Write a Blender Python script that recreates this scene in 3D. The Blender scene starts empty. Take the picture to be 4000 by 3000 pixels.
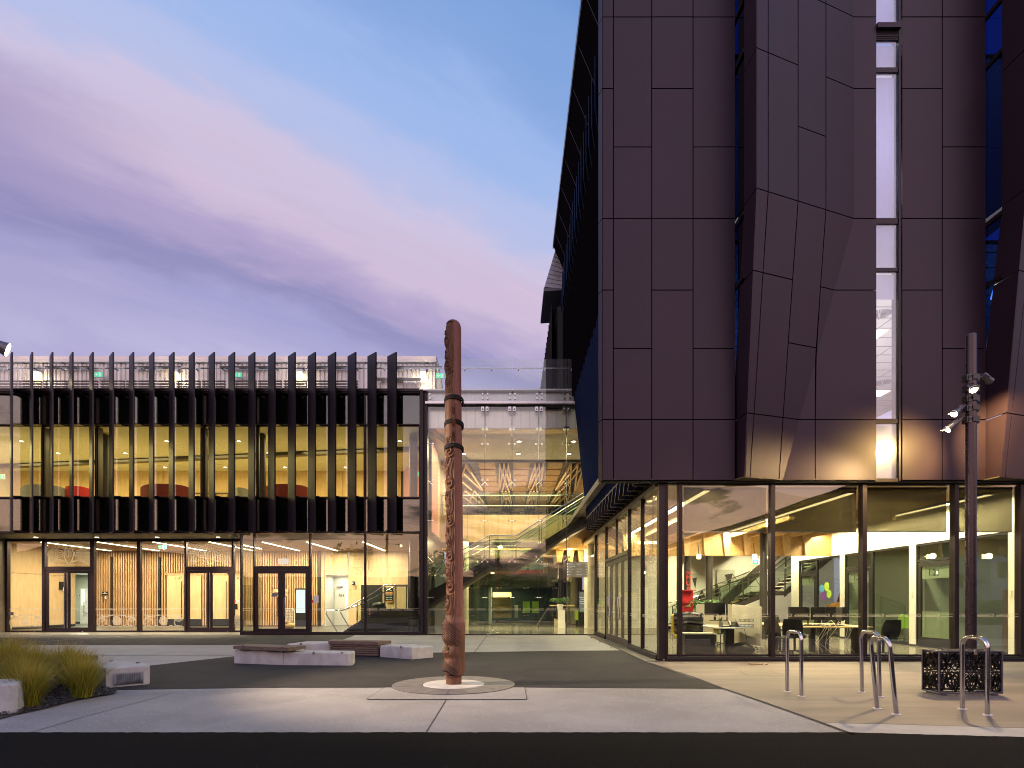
import bpy, math, random
import numpy as np
from mathutils import Vector, Matrix
random.seed(7)
PI = math.pi
S = bpy.context.scene
C = bpy.data.collections.new("scene"); S.collection.children.link(C)

# ------------------------------------------------------------------ camera
CAMH, FPX, CX, HY = 1.35, 2200.0, 2000.0, 2348.0      # camera height, focal length in photo pixels, principal point, horizon row
cam = bpy.data.cameras.new("camera"); camo = bpy.data.objects.new("camera", cam); C.objects.link(camo)
camo.location = (0, 0, CAMH); camo.rotation_euler = (PI/2, 0, 0)
cam.sensor_width = 36; cam.lens = 36*FPX/4000; cam.shift_y = (HY-1500)/4000
cam.clip_start = .05; cam.clip_end = 2000
S.camera = camo
def X(px, D): return (px-CX)/FPX*D                    # survey: photo column at distance D -> metres
def Z(py, D): return CAMH+(HY-py)/FPX*D               # photo row at distance D -> height
def GD(py): return CAMH*FPX/(py-HY)                   # ground point's distance from its photo row

# ------------------------------------------------------------------ render
S.render.engine = 'CYCLES'
S.cycles.use_denoising = True
S.cycles.max_bounces = 8; S.cycles.transparent_max_bounces = 24
S.cycles.diffuse_bounces = 3; S.cycles.glossy_bounces = 4
S.cycles.pixel_filter_type = 'BLACKMAN_HARRIS'; S.cycles.filter_width = 1.0
S.cycles.sample_clamp_indirect = 3.0; S.cycles.sample_clamp_direct = 0
S.cycles.caustics_reflective = False; S.cycles.caustics_refractive = False
S.view_settings.view_transform = 'Standard'; S.view_settings.look = 'None'
S.view_settings.exposure = 0; S.view_settings.gamma = 1; S.view_settings.use_curve_mapping = False

def lin(r, g, b):
    f = lambda c: (c/255/12.92) if c/255 <= .04045 else ((c/255+.055)/1.055)**2.4
    return (f(r), f(g), f(b), 1)

# ------------------------------------------------------------------ world: dusk sky
W = bpy.data.worlds.new("World"); S.world = W; W.use_nodes = True
nt = W.node_tree; nt.nodes.clear()
class G:
    def __init__(s, nt): s.nt = nt; s.n = nt.nodes; s.l = nt.links
    def new(s, t, **k):
        n = s.n.new(t)
        for a, b in k.items(): setattr(n, a, b)
        return n
    def put(s, sock, v):
        if hasattr(v, 'is_linked') or hasattr(v, 'links'): s.l.new(v, sock)
        else: sock.default_value = v
    def m(s, op, a, b=0.0, c=None, clamp=False):
        n = s.new('ShaderNodeMath', operation=op, use_clamp=clamp)
        s.put(n.inputs[0], a); s.put(n.inputs[1], b)
        if c is not None: s.put(n.inputs[2], c)
        return n.outputs[0]
    def ramp(s, f, pts, interp='EASE'):
        n = s.new('ShaderNodeValToRGB'); n.color_ramp.interpolation = interp
        e = n.color_ramp.elements
        while len(e) < len(pts): e.new(.5)
        for i, (p, c) in enumerate(pts):
            e[i].position = p; e[i].color = c if not isinstance(c, (int, float)) else (c, c, c, 1)
        s.put(n.inputs[0], f); return n.outputs[0]
    def mix(s, f, a, b, mode='MIX'):
        n = s.new('ShaderNodeMix', data_type='RGBA', blend_type=mode)
        s.put(n.inputs[0], f); s.put(n.inputs[6], a); s.put(n.inputs[7], b); return n.outputs[2]
    def noise(s, vec, scale, detail=4, rough=.5, dist=0):
        n = s.new('ShaderNodeTexNoise'); n.inputs['Scale'].default_value = scale
        n.inputs['Detail'].default_value = detail; n.inputs['Roughness'].default_value = rough
        n.inputs['Distortion'].default_value = dist
        if vec is not None: s.l.new(vec, n.inputs['Vector'])
        return n.outputs[0]
    def mapping(s, vec, scale=(1,1,1), rot=(0,0,0), loc=(0,0,0)):
        n = s.new('ShaderNodeMapping'); s.l.new(vec, n.inputs[0])
        n.inputs['Scale'].default_value = scale; n.inputs['Rotation'].default_value = rot; n.inputs['Location'].default_value = loc
        return n.outputs[0]
    def comb(s, a, b, c):
        n = s.new('ShaderNodeCombineXYZ'); s.put(n.inputs[0], a); s.put(n.inputs[1], b); s.put(n.inputs[2], c); return n.outputs[0]
g = G(nt)
tc = g.new('ShaderNodeTexCoord'); sep = g.new('ShaderNodeSeparateXYZ'); g.l.new(tc.outputs['Generated'], sep.inputs[0])
dx, dy, dz = sep.outputs
# cloud sheet: streaks lie along one great circle that runs from the upper left down to the right
t0 = g.m('DIVIDE', g.m('SUBTRACT', g.m('ADD', dz, g.m('MULTIPLY', dx, .39)), g.m('MULTIPLY', dy, .493)), 1.18)
along = g.m('SUBTRACT', dx, g.m('MULTIPLY', dz, .39))
cv = g.comb(g.m('MULTIPLY', along, 1.0), g.m('MULTIPLY', t0, 3.2), dy)
n1 = g.noise(cv, 2.3, 5, .55, .35); n2 = g.noise(cv, 5.5, 8, .62, .5)
t = g.m('ADD', t0, g.m('ADD', g.m('MULTIPLY', g.m('SUBTRACT', n1, .5), .13), g.m('MULTIPLY', g.m('SUBTRACT', n2, .5), .09)))
f = g.m('MULTIPLY', g.m('ADD', t, .5), 1.0, clamp=True)
sky = g.ramp(f, [(.10, lin(188,178,220)), (.27, lin(180,171,213)), (.33, lin(178,172,213)), (.385, lin(160,156,204)), (.425, lin(137,132,182)), (.465, lin(172,156,197)),
                 (.52, lin(208,187,213)), (.585, lin(205,194,222)), (.635, lin(180,190,230)), (.70, lin(156,182,232)), (.78, lin(132,165,221)), (.95, lin(100,142,204))])
# the far left end of the cloud bank is thicker and duskier
sky = g.mix(g.m('MULTIPLY', g.ramp(g.m('MULTIPLY', dx, -1.0), [(.40, 0.0), (.64, .75)]), g.ramp(f, [(.40, .4), (.53, 1.0), (.60, 0.0)])), sky, lin(134,126,176))
streak = g.m('MULTIPLY', g.ramp(t0, [(0.0, .55), (.10, .30), (.16, 0.0)]), .24)
sky = g.mix(streak, sky, g.ramp(g.noise(g.comb(g.m('MULTIPLY', along, .6), g.m('MULTIPLY', t0, 4.5), g.m('MULTIPLY', dy, .35)), 6.0, 8, .6, .6), [(.30, lin(150,148,196)), (.50, lin(186,174,212)), (.70, lin(224,206,226))]))
# low sky brightens to lavender
low = g.ramp(dz, [(0.0, 1.0), (.30, .55), (.45, 0.0)])
sky = g.mix(g.m('MULTIPLY', low, .55), sky, g.ramp(n2, [(.34, lin(154,150,198)), (.50, lin(188,180,218)), (.66, lin(212,203,230))]))
# sunset side, behind the camera: the glass of the facades reflects it
back = g.ramp(g.m('MULTIPLY', dy, -1.0), [(0.0, 0.0), (.45, 1.0)])
cb = g.comb(g.m('MULTIPLY', dx, 2.2), g.m('MULTIPLY', dy, 2.2), g.m('MULTIPLY', dz, 11.0))
n3 = g.noise(cb, 1.5, 6, .6, .5)
sun_c = g.ramp(dz, [(0.0, (1.9,1.05,.62,1)), (.07, (2.3,1.35,.90,1)), (.16, (2.0,1.22,1.05,1)), (.30, (1.25,1.00,1.15,1)), (.55, (.80,.74,1.05,1)), (.9, (.32,.38,.64,1))], 'LINEAR')
cl = g.m('MULTIPLY', g.ramp(n3, [(.50, 0.0), (.58, 1.0)]), g.ramp(dz, [(0.0, 1.0), (.17, .95), (.32, 0.15), (.5, 0.0)]))
sun_c = g.mix(cl, sun_c, (.10, .085, .13, 1))
sky = g.mix(back, sky, sun_c)
nis = g.new('ShaderNodeTexSky', sky_type='NISHITA'); nis.sun_disc = False
nis.sun_elevation = math.radians(4); nis.sun_rotation = math.radians(150)
bc = g.new('ShaderNodeBackground'); g.l.new(sky, bc.inputs[0]); bc.inputs[1].default_value = 1.0
bn = g.new('ShaderNodeBackground'); g.l.new(nis.outputs[0], bn.inputs[0]); bn.inputs[1].default_value = .02
ads = g.new('ShaderNodeAddShader'); g.l.new(bc.outputs[0], ads.inputs[0]); g.l.new(bn.outputs[0], ads.inputs[1])
wo = g.new('ShaderNodeOutputWorld'); g.l.new(ads.outputs[0], wo.inputs[0])
W.cycles.sampling_method = 'MANUAL'; W.cycles.sample_map_resolution = 512

# afterglow of the sun that has just set behind the camera's right shoulder
sl = bpy.data.lights.new("sun", 'SUN'); sl.energy = .35; sl.angle = math.radians(50); sl.color = (1.0, .72, .72)
so = bpy.data.objects.new("sun", sl); C.objects.link(so)
so.rotation_euler = Vector((-.62, .9, -.72)).to_track_quat('-Z', 'Y').to_euler()

# ------------------------------------------------------------------ materials
def principled(name, col, rough=.5, metal=0.0, spec=.5, var=0.0, vscale=4.0, stretch=(1,1,1), bump=0.0, bscale=60.0,
               col2=None, speck=None, emit=None, estr=0, coords='Object', detail=5):
    m = bpy.data.materials.new(name); m.use_nodes = True
    k = G(m.node_tree); k.n.clear()
    b = k.new('ShaderNodeBsdfPrincipled'); o = k.new('ShaderNodeOutputMaterial'); k.l.new(b.outputs[0], o.inputs[0])
    c = tuple(col[:3])+(1,)
    b.inputs['Roughness'].default_value = rough; b.inputs['Metallic'].default_value = metal
    b.inputs['Specular IOR Level'].default_value = spec
    tcn = k.new('ShaderNodeTexCoord'); vec = k.mapping(tcn.outputs[coords], stretch)
    base = None
    if var or col2:
        nz = k.noise(vec, vscale, detail, .6, .3)
        c2 = tuple(col2[:3])+(1,) if col2 else tuple(x*(1-var) for x in c[:3])+(1,)
        c1 = c if col2 else tuple(min(1, x*(1+var*.6)) for x in c[:3])+(1,)
        base = k.mix(k.ramp(nz, [(.3, 0.0), (.7, 1.0)]), c2, c1)
        k.put(b.inputs['Roughness'], k.m('ADD', k.m('MULTIPLY', nz, .16), max(0, rough-.08)))
    if speck:
        vs, thr, sc = speck
        v = k.new('ShaderNodeTexVoronoi'); v.inputs['Scale'].default_value = vs; k.l.new(tcn.outputs[coords], v.inputs['Vector'])
        msk = k.ramp(v.outputs['Distance'], [(0.0, 1.0), (thr, 1.0), (thr+.04, 0.0)], 'LINEAR')
        sp = k.new('ShaderNodeSeparateColor'); k.l.new(v.outputs['Color'], sp.inputs[0])
        pick = k.ramp(sp.outputs[0], [(.62, 0.0), (.66, 1.0)])
        tone = k.ramp(sp.outputs[1], [(0.0, tuple(sc[0])+(1,)), (.45, tuple(sc[1])+(1,)), (1.0, tuple(sc[2])+(1,))], 'CONSTANT')
        base = k.mix(k.m('MULTIPLY', msk, pick), base if base is not None else c, tone)
    if base is None: b.inputs['Base Color'].default_value = c
    else: k.l.new(base, b.inputs['Base Color'])
    if bump:
        bn_ = k.new('ShaderNodeBump'); bn_.inputs['Strength'].default_value = bump; bn_.inputs['Distance'].default_value = .02
        k.l.new(k.noise(vec, bscale, 5, .6), bn_.inputs['Height']); k.l.new(bn_.outputs[0], b.inputs['Normal'])
    if emit:
        b.inputs['Emission Color'].default_value = tuple(emit)+(1,); b.inputs['Emission Strength'].default_value = estr
    return m
def glass(name, tint=(.93,.95,.93), refl=.045, rough=0.0, wav=.02, milk=0.0, milkcol=(.8,.8,.8)):
    m = bpy.data.materials.new(name); m.use_nodes = True; k = G(m.node_tree); k.n.clear()
    o = k.new('ShaderNodeOutputMaterial'); tr = k.new('ShaderNodeBsdfTransparent'); gl = k.new('ShaderNodeBsdfGlossy')
    tr.inputs[0].default_value = tuple(tint)+(1,); gl.inputs['Roughness'].default_value = rough
    fr = k.new('ShaderNodeFresnel'); geo = k.new('ShaderNodeNewGeometry')      # same reflectance on a sheet's back face as on its front
    k.put(fr.inputs[0], k.m('ADD', 1.45, k.m('MULTIPLY', geo.outputs['Backfacing'], 1/1.45-1.45)))
    bp = k.new('ShaderNodeBump'); bp.inputs['Strength'].default_value = wav; bp.inputs['Distance'].default_value = .05
    tcn = k.new('ShaderNodeTexCoord'); k.l.new(k.noise(tcn.outputs['Object'], .9, 1, .4), bp.inputs['Height'])
    k.l.new(bp.outputs[0], gl.inputs['Normal'])
    mx = k.new('ShaderNodeMixShader'); k.put(mx.inputs[0], k.m('ADD', fr.outputs[0], refl, clamp=True))
    k.l.new(tr.outputs[0], mx.inputs[1]); k.l.new(gl.outputs[0], mx.inputs[2])
    out = mx.outputs[0]
    if milk:
        df = k.new('ShaderNodeBsdfDiffuse'); df.inputs[0].default_value = tuple(milkcol)+(1,)
        tl = k.new('ShaderNodeBsdfTranslucent'); tl.inputs[0].default_value = tuple(milkcol)+(1,)
        a = k.new('ShaderNodeMixShader'); a.inputs[0].default_value = .5; k.l.new(df.outputs[0], a.inputs[1]); k.l.new(tl.outputs[0], a.inputs[2])
        b = k.new('ShaderNodeMixShader'); b.inputs[0].default_value = milk; k.l.new(out, b.inputs[1]); k.l.new(a.outputs[0], b.inputs[2]); out = b.outputs[0]
    k.l.new(out, o.inputs[0]); return m
def emitter(name, col, s):
    m = bpy.data.materials.new(name); m.use_nodes = True; k = G(m.node_tree); k.n.clear()
    o = k.new('ShaderNodeOutputMaterial'); e = k.new('ShaderNodeEmission'); e.inputs[0].default_value = tuple(col)+(1,); e.inputs[1].default_value = s
    k.l.new(e.outputs[0], o.inputs[0]); return m
def wood(name, c1, c2, grain=(18, 18, 1.2), rough=.5, spec=.4, bump=.15, scale=2.0):
    m = principled(name, c1, rough, 0, spec, vscale=scale, stretch=grain, col2=c2, bump=bump, bscale=scale*3)
    return m
M = dict(
 road=principled('road_asphalt', (.0055,.0050,.0056), .95, spec=.10, var=.35, vscale=1.3, bump=.9, bscale=90, speck=(240,.18,((.02,.02,.02),(.012,.012,.012),(.035,.03,.03)))),
 asphalt=principled('plaza_asphalt', (.038,.035,.036), .85, spec=.3, var=.3, vscale=1.1, bump=.7, bscale=110, speck=(190,.25,((.09,.085,.085),(.03,.03,.03),(.13,.12,.115)))),
 conc=principled('exposed_aggregate_concrete', (.295,.283,.276), .72, spec=.35, var=.18, vscale=.9, bump=.25, bscale=120, speck=(62,.30,((.60,.57,.54),(.26,.22,.20),(.70,.68,.66)))),
 conc2=principled('smooth_concrete_paving', (.215,.172,.140), .62, spec=.35, var=.30, vscale=.7, stretch=(.5,2.2,1), bump=.12, bscale=40),
 concl=principled('light_concrete_paving', (.32,.31,.30), .7, spec=.35, var=.14, vscale=.8, bump=.12, bscale=60, speck=(70,.22,((.5,.48,.46),(.26,.24,.23),(.5,.5,.5)))),
 kerb=principled('pale_kerb_concrete', (.36,.34,.325), .7, var=.15, vscale=2, bump=.15, bscale=60),
 joint=principled('joint_sealant', (.03,.028,.028), .8),
 tile=principled('dark_stone_tile', (.085,.075,.068), .45, var=.3, vscale=3),
 tileg=principled('grey_basalt_paver', (.155,.14,.135), .6, var=.2, vscale=4, bump=.1, bscale=80),
 white_conc=principled('white_terrazzo', (.55,.53,.51), .6, var=.12, vscale=5, bump=.05, bscale=80),
 bench_conc=principled('precast_bench_concrete', (.47,.46,.455), .7, spec=.35, var=.2, vscale=3.5, stretch=(1,1,1), bump=.15, bscale=50, speck=(75,.16,((.12,.12,.12),(.2,.2,.2),(.16,.16,.16)))),
 bench_wood=wood('weathered_hardwood', (.19,.135,.11), (.10,.068,.055), grain=(1.5,9,22), rough=.65, bump=.3),
 bench_end=wood('hardwood_end_grain', (.15,.085,.055), (.07,.042,.03), grain=(8,8,3), rough=.7, bump=.3),
 clad=principled('aubergine_metal_cladding', (.033,.0165,.031), .46, .25, .35, var=.14, vscale=.8, bump=.03, bscale=260),
 clad_in=principled('black_cladding_cavity', (.006,.005,.006), .8),
 dark=principled('dark_bronze_aluminium', (.030,.020,.024), .38, .6, .5, var=.15, vscale=6),
 fin=principled('dark_anodised_fin', (.020,.014,.021), .42, .3, .5, var=.15, vscale=3, stretch=(3,3,.4)),
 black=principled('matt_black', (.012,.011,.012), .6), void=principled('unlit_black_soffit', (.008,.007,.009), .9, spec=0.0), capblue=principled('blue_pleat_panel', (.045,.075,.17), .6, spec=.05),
 spandrel=principled('black_spandrel_glass', (.006,.006,.008), .12, 0, .6),
 blue=principled('blue_grey_side_cladding', (.017,.024,.062), .7, .0, .0, var=.12, vscale=1.2),
 roofmet=principled('pale_metal_soffit', (.42,.41,.46), .4, .5, .5, var=.12, vscale=4),
 corr=principled('pale_corrugated_steel', (.80,.74,.76), .42, .35, .5, var=.08, vscale=2),
 white=principled('white_paint', (.74,.72,.68), .6),
 whitewall=principled('white_plasterboard', (.78,.76,.68), .7, var=.04, vscale=3),
 palegreen=principled('pale_corridor_paint', (.50,.50,.42), .7),
 fascia=principled('pale_metal_fascia', (.85,.82,.83), .30, .65, .5, var=.08, vscale=1.2, stretch=(6,1,.3)),
 ply=wood('birch_plywood_panel', (.70,.51,.30), (.61,.42,.22), grain=(7,7,.9), rough=.45, bump=.03, scale=1.6),
 plyd=wood('oiled_plywood_ceiling', (.50,.31,.12), (.38,.22,.08), grain=(9,.8,9), rough=.45, bump=.03),
 batten=wood('cedar_batten', (.62,.40,.22), (.42,.24,.12), grain=(9,9,.8), rough=.5, bump=.06),
 lattice=wood('laminated_pine_lattice', (.58,.40,.20), (.48,.30,.14), grain=(6,6,2), rough=.5, bump=.03),
 ceil=principled('cream_acoustic_ceiling', (.60,.56,.42), .8, var=.05, vscale=2),
 ceilg=principled('timber_slat_ceiling', (.36,.23,.12), .6, var=.3, vscale=3, stretch=(.6,20,1)),
 soffit=principled('bronze_soffit_panel', (.13,.105,.075), .5, .3, var=.1, vscale=2),
 floor=principled('polished_concrete_floor', (.24,.22,.17), .12, 0, .5, var=.15, vscale=2),
 floord=principled('dark_vinyl_floor', (.10,.095,.08), .35, 0, .5, var=.1, vscale=3),
 steel=principled('stainless_steel', (.58,.56,.57), .16, 1.0, .5, var=.06, vscale=20, stretch=(1,1,.2)),
 chrome=principled('polished_steel', (.75,.75,.78), .12, 1.0),
 lampgrey=principled('grey_cast_aluminium', (.16,.15,.18), .4, .5, var=.1, vscale=10),
 polem=principled('bronze_pole', (.070,.052,.058), .28, .75, .5, var=.1, vscale=8),
 column=principled('dark_steel_column', (.045,.038,.034), .35, .3),
 colconc=principled('concrete_column', (.36,.32,.23), .6, var=.15, vscale=3, bump=.05, bscale=30),
 etch=glass('frosted_glass_film', (.9,.88,.84), 0, milk=.62, milkcol=(.72,.66,.58), wav=0),
 green=principled('exit_sign_green', (0,.25,.12), .5, emit=(.05,.75,.4), estr=1.2),
 paper=principled('glowing_white_print', (.8,.8,.8), .6, emit=(1,1,1), estr=.5),  # emission built in, also on papers and door panels that are no lamps
 red=principled('red_fabric', (.42,.015,.02), .8, var=.1, vscale=30), greyf=principled('grey_fabric', (.24,.24,.22), .85, var=.1, vscale=30),
 maroon=principled('maroon_fabric', (.20,.02,.018), .8, var=.1, vscale=30),
 teal=principled('teal_fabric', (.05,.20,.17), .7), lime=principled('lime_plastic', (.42,.62,.06), .5), yellow=principled('yellow_shell', (.72,.52,.03), .5),
 orange=principled('orange_fabric', (.72,.25,.04), .7), tealwall=principled('teal_wall', (.012,.030,.034), .6),
 plastic=principled('black_plastic', (.014,.013,.013), .4), screen=principled('grey_monitor_back', (.10,.095,.085), .45),
 desk=principled('white_desk_laminate', (.75,.73,.66), .35), deskw=wood('oak_desk_laminate', (.66,.47,.22), (.58,.40,.18), grain=(1.2,9,9), rough=.4, bump=.02),
 cream=principled('cream_screen_fabric', (.68,.62,.50), .85, var=.04, vscale=40),
 leaf=principled('palm_leaf', (.05,.12,.025), .5), 
 text_dark=principled('black_lettering', (.01,.01,.01), .6), text_red=principled('red_lettering', (.6,.03,.03), .5),
 text_white=principled('glowing_white_lettering', (.85,.85,.8), .5, emit=(1,1,.9), estr=.6),  # letters emit a little to stay bright
 signg=principled('glowing_grey_sign_face', (.20,.18,.16), .5, emit=(.5,.42,.33), estr=.25),  # slight emission in the board face brightens it
 bark=principled('bark_mulch', (.045,.036,.034), .85, var=.5, vscale=40), barkl=principled('pale_bark_chip', (.14,.12,.115), .85, var=.4, vscale=30),
 rope=principled('tarred_rope', (.012,.010,.010), .8, bump=.5, bscale=80),
 mesh=principled('perforated_black_panel', (.012,.010,.010), .45, .3), frame_l=principled('lavender_grey_frame', (.17,.155,.21), .35, .6),
 brass=principled('brass_padlock', (.45,.30,.18), .35, .8), box_in=principled('grey_wire', (.35,.35,.4), .4, .8),
 warm=emitter('warm_lamp_face', (1,.80,.48), 14), warmstrip=emitter('warm_linear_tube', (1,.86,.58), 15), flood=emitter('flood_lamp_face', (1,.74,.36), 26),
 walllamp=emitter('wall_lamp_diffuser', (1,.80,.46), 4), scr=emitter('display_screen', (.75,.86,.9), 1.6), scrb=emitter('kiosk_screen', (.25,.27,.24), .8),
 blind=principled('roller_blind_mesh', (.10,.09,.07), .8, var=.25, vscale=60, stretch=(1,1,8)),
 hill=principled('dark_hill', (.02,.024,.016), .9, var=.4, vscale=.05),
 bldg=principled('dark_far_building', (.035,.032,.034), .7, var=.2, vscale=.3),
 g_front=glass('curtain_wall_glass', (.93,.95,.89), .05, wav=.03), g_atr=glass('atrium_glass', (.95,.97,.93), .065, wav=.03), g_bal=glass('balustrade_glass', (.94,.97,.96), .03, milk=.05),
 g_in=glass('interior_glass', (.86,.92,.86), .04), g_fasc=glass('milky_fascia_glass', (.9,.94,.93), .03, milk=.35, milkcol=(.7,.72,.72)),
 g_slot=glass('slot_window_glass', (.86,.87,.95), .12, wav=.01), g_slotr=glass('hazed_slot_glass', (.86,.87,.95), .12, rough=.16, wav=.0), g_blue=glass('sky_colour_tint_glass', (.07,.15,.40), .0, wav=.01),  # sky blue seen in the side slots is put into the last tint
 blindw=glass('white_translucent_blind', (.75,.75,.85), 0, milk=.75, milkcol=(.78,.77,.90)),
)
def mesh_blind():
    return glass('open_weave_blind', (.42,.40,.34), 0, milk=.30, milkcol=(.16,.14,.10), wav=0)
M['blind'] = mesh_blind()

# ------------------------------------------------------------------ mesh helpers
class MB:
    def __init__(s): s.v = []; s.f = []
    def add(s, vs, fs):
        o = len(s.v); s.v += [tuple(v) for v in vs]; s.f += [tuple(i+o for i in f) for f in fs]; return s
    def box(s, x0, x1, y0, y1, z0, z1):
        return s.add([(x0,y0,z0),(x1,y0,z0),(x1,y1,z0),(x0,y1,z0),(x0,y0,z1),(x1,y0,z1),(x1,y1,z1),(x0,y1,z1)],
                     [(0,3,2,1),(4,5,6,7),(0,1,5,4),(1,2,6,5),(2,3,7,6),(3,0,4,7)])
    def cbox(s, x0, x1, y0, y1, z0, z1, b=.01):                       # box with chamfered vertical and top edges
        pts = [(x0+b,y0),(x1-b,y0),(x1,y0+b),(x1,y1-b),(x1-b,y1),(x0+b,y1),(x0,y1-b),(x0,y0+b)]
        return s.chamf(pts, z0, z1, b)
    def chamf(s, poly, z0, z1, b=.012):
        n = len(poly); cx = sum(p[0] for p in poly)/n; cy = sum(p[1] for p in poly)/n
        top = []
        for p in poly:
            d = math.hypot(cx-p[0], cy-p[1]) or 1; top.append((p[0]+(cx-p[0])/d*b, p[1]+(cy-p[1])/d*b))
        vs = [(p[0],p[1],z0) for p in poly]+[(p[0],p[1],z1-b) for p in poly]+[(p[0],p[1],z1) for p in top]
        fs = [tuple(reversed(range(n))), tuple(range(2*n, 3*n))]
        for k in (0, 1):
            for i in range(n): j = (i+1) % n; fs.append((k*n+i, k*n+j, (k+1)*n+j, (k+1)*n+i))
        return s.add(vs, fs)
    def prism(s, poly, z0, z1):
        n = len(poly); vs = [(p[0],p[1],z0) for p in poly]+[(p[0],p[1],z1) for p in poly]
        return s.add(vs, [tuple(reversed(range(n))), tuple(range(n, 2*n))]+[(i,(i+1)%n,n+(i+1)%n,n+i) for i in range(n)])
    def slab(s, pts, off):                                            # 3-D polygon extruded by a vector
        n = len(pts); off = Vector(off)
        vs = [tuple(p) for p in pts]+[tuple(Vector(p)+off) for p in pts]
        return s.add(vs, [tuple(range(n)), tuple(reversed(range(n, 2*n)))]+[((i+1)%n,i,n+i,n+(i+1)%n) for i in range(n)])
    def bar(s, p, q, w, h=None, up=(0,0,1)):
        h = h or w; p = Vector(p); q = Vector(q); d = (q-p).normalized(); u = Vector(up)
        if abs(d.dot(u)) > .99: u = Vector((0,1,0))
        a = d.cross(u).normalized()*w/2; b = a.cross(d).normalized()*h/2
        vs = [p-a-b, p+a-b, p+a+b, p-a+b, q-a-b, q+a-b, q+a+b, q-a+b]
        return s.add(vs, [(0,1,2,3),(7,6,5,4),(0,4,5,1),(1,5,6,2),(2,6,7,3),(3,7,4,0)])
    def tube(s, path, r, seg=10, caps=True):
        path = [Vector(p) for p in path]; n = len(path); rs = r if isinstance(r, (list, tuple)) else [r]*n
        ref = None; vs = []; fs = []
        for i, p in enumerate(path):
            d = (path[min(i+1,n-1)]-path[max(i-1,0)]).normalized()
            if ref is None:
                ref = Vector((0,0,1)) if abs(d.z) < .9 else Vector((1,0,0))
                ref = (ref-d*ref.dot(d)).normalized()
            else: ref = (ref-d*ref.dot(d)).normalized()
            b = d.cross(ref)
            for k in range(seg):
                a = 2*PI*k/seg; vs.append(p+(ref*math.cos(a)+b*math.sin(a))*rs[i])
        for i in range(n-1):
            for k in range(seg):
                k2 = (k+1) % seg; fs.append((i*seg+k, i*seg+k2, (i+1)*seg+k2, (i+1)*seg+k))
        if caps: fs += [tuple(reversed(range(seg))), tuple(range((n-1)*seg, n*seg))]
        return s.add(vs, fs)
    def cyl(s, x, y, z0, z1, r, seg=20, r2=None): return s.tube([(x,y,z0),(x,y,z1)], [r, r if r2 is None else r2], seg)
    def ball(s, c, r, seg=10, sc=(1,1,1)):
        vs = []; fs = []; n = seg//2+1
        for i in range(n+1):
            a = PI*i/n
            for k in range(seg):
                b = 2*PI*k/seg; vs.append((c[0]+r*sc[0]*math.sin(a)*math.cos(b), c[1]+r*sc[1]*math.sin(a)*math.sin(b), c[2]+r*sc[2]*math.cos(a)))
        for i in range(n):
            for k in range(seg):
                k2 = (k+1) % seg; fs.append((i*seg+k, (i+1)*seg+k, (i+1)*seg+k2, i*seg+k2))
        return s.add(vs, fs)
    def build(s, name, mat, parent=None, smooth=False, loc=None, **props):
        me = bpy.data.meshes.new(name); o = bpy.data.objects.new(name, me)
        L = Vector((0,0,0))
        if parent is not None:
            o.parent = parent; L = wloc(parent)
        if loc is not None: o.location = Vector(loc)-L; L = Vector(loc)
        me.from_pydata([tuple(Vector(v)-L) for v in s.v], [], s.f); me.update()
        mats = mat if isinstance(mat, (list, tuple)) else [mat]
        for m in mats: me.materials.append(m if not isinstance(m, str) else M[m])
        if smooth:
            me.polygons.foreach_set('use_smooth', [True]*len(me.polygons)); me.set_sharp_from_angle(angle=math.radians(38))
        C.objects.link(o)
        for a, b in props.items(): o[a] = b
        return o
def wloc(o):
    v = Vector((0,0,0))
    while o is not None: v += o.location; o = o.parent
    return v
def box(name, mat, parent, *b, **k): return MB().box(*b).build(name, mat, parent, **k)
def tag(o, label, cat, group=None):
    o['label'] = label; o['category'] = cat
    if group: o['group'] = group
    return o
def thing(name, label, cat, loc=(0,0,0), group=None):
    o = bpy.data.objects.new(name, None); o.empty_display_size = .2; C.objects.link(o); o.location = loc
    return tag(o, label, cat, group)
def struct(o): o['kind'] = 'structure'; return o
def kids(o): return [c for c in list(bpy.data.objects) if c.parent == o]
def copy_tree(o, parent=None, tree=None):
    c = o.copy(); C.objects.link(c)
    if parent is not None: c.parent = parent
    for ch in list(o.children): copy_tree(ch, c)
    return c
def clone(o, loc, rz=0, label=None):
    c = copy_tree(o); c.location = loc; c.rotation_euler = (0,0,rz)
    if label: c['label'] = label
    return c
def inst(src, loc):                                                   # another piece of the same part, sharing its mesh
    c = src.copy(); C.objects.link(c); c.location = Vector(loc)-(wloc(c.parent) if c.parent else Vector((0,0,0))); return c
def lamp(kind, name, parent, loc, power, col=(1,.82,.55), size=1, size_y=None, aim=None, spot=None, blend=.5, radius=.05):
    l = bpy.data.lights.new(name, kind); l.energy = power; l.color = col
    o = bpy.data.objects.new(name, l); C.objects.link(o)
    if parent is not None: o.parent = parent; o.location = Vector(loc)-wloc(parent)
    else: o.location = loc
    if kind == 'AREA':
        l.size = size
        if size_y: l.shape = 'RECTANGLE'; l.size_y = size_y
    else: l.shadow_soft_size = radius
    if kind == 'SPOT': l.spot_size = math.radians(spot); l.spot_blend = blend
    if aim is not None: o.rotation_euler = (Vector(aim)-Vector(loc)).to_track_quat('-Z', 'Y').to_euler()
    return o
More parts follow.
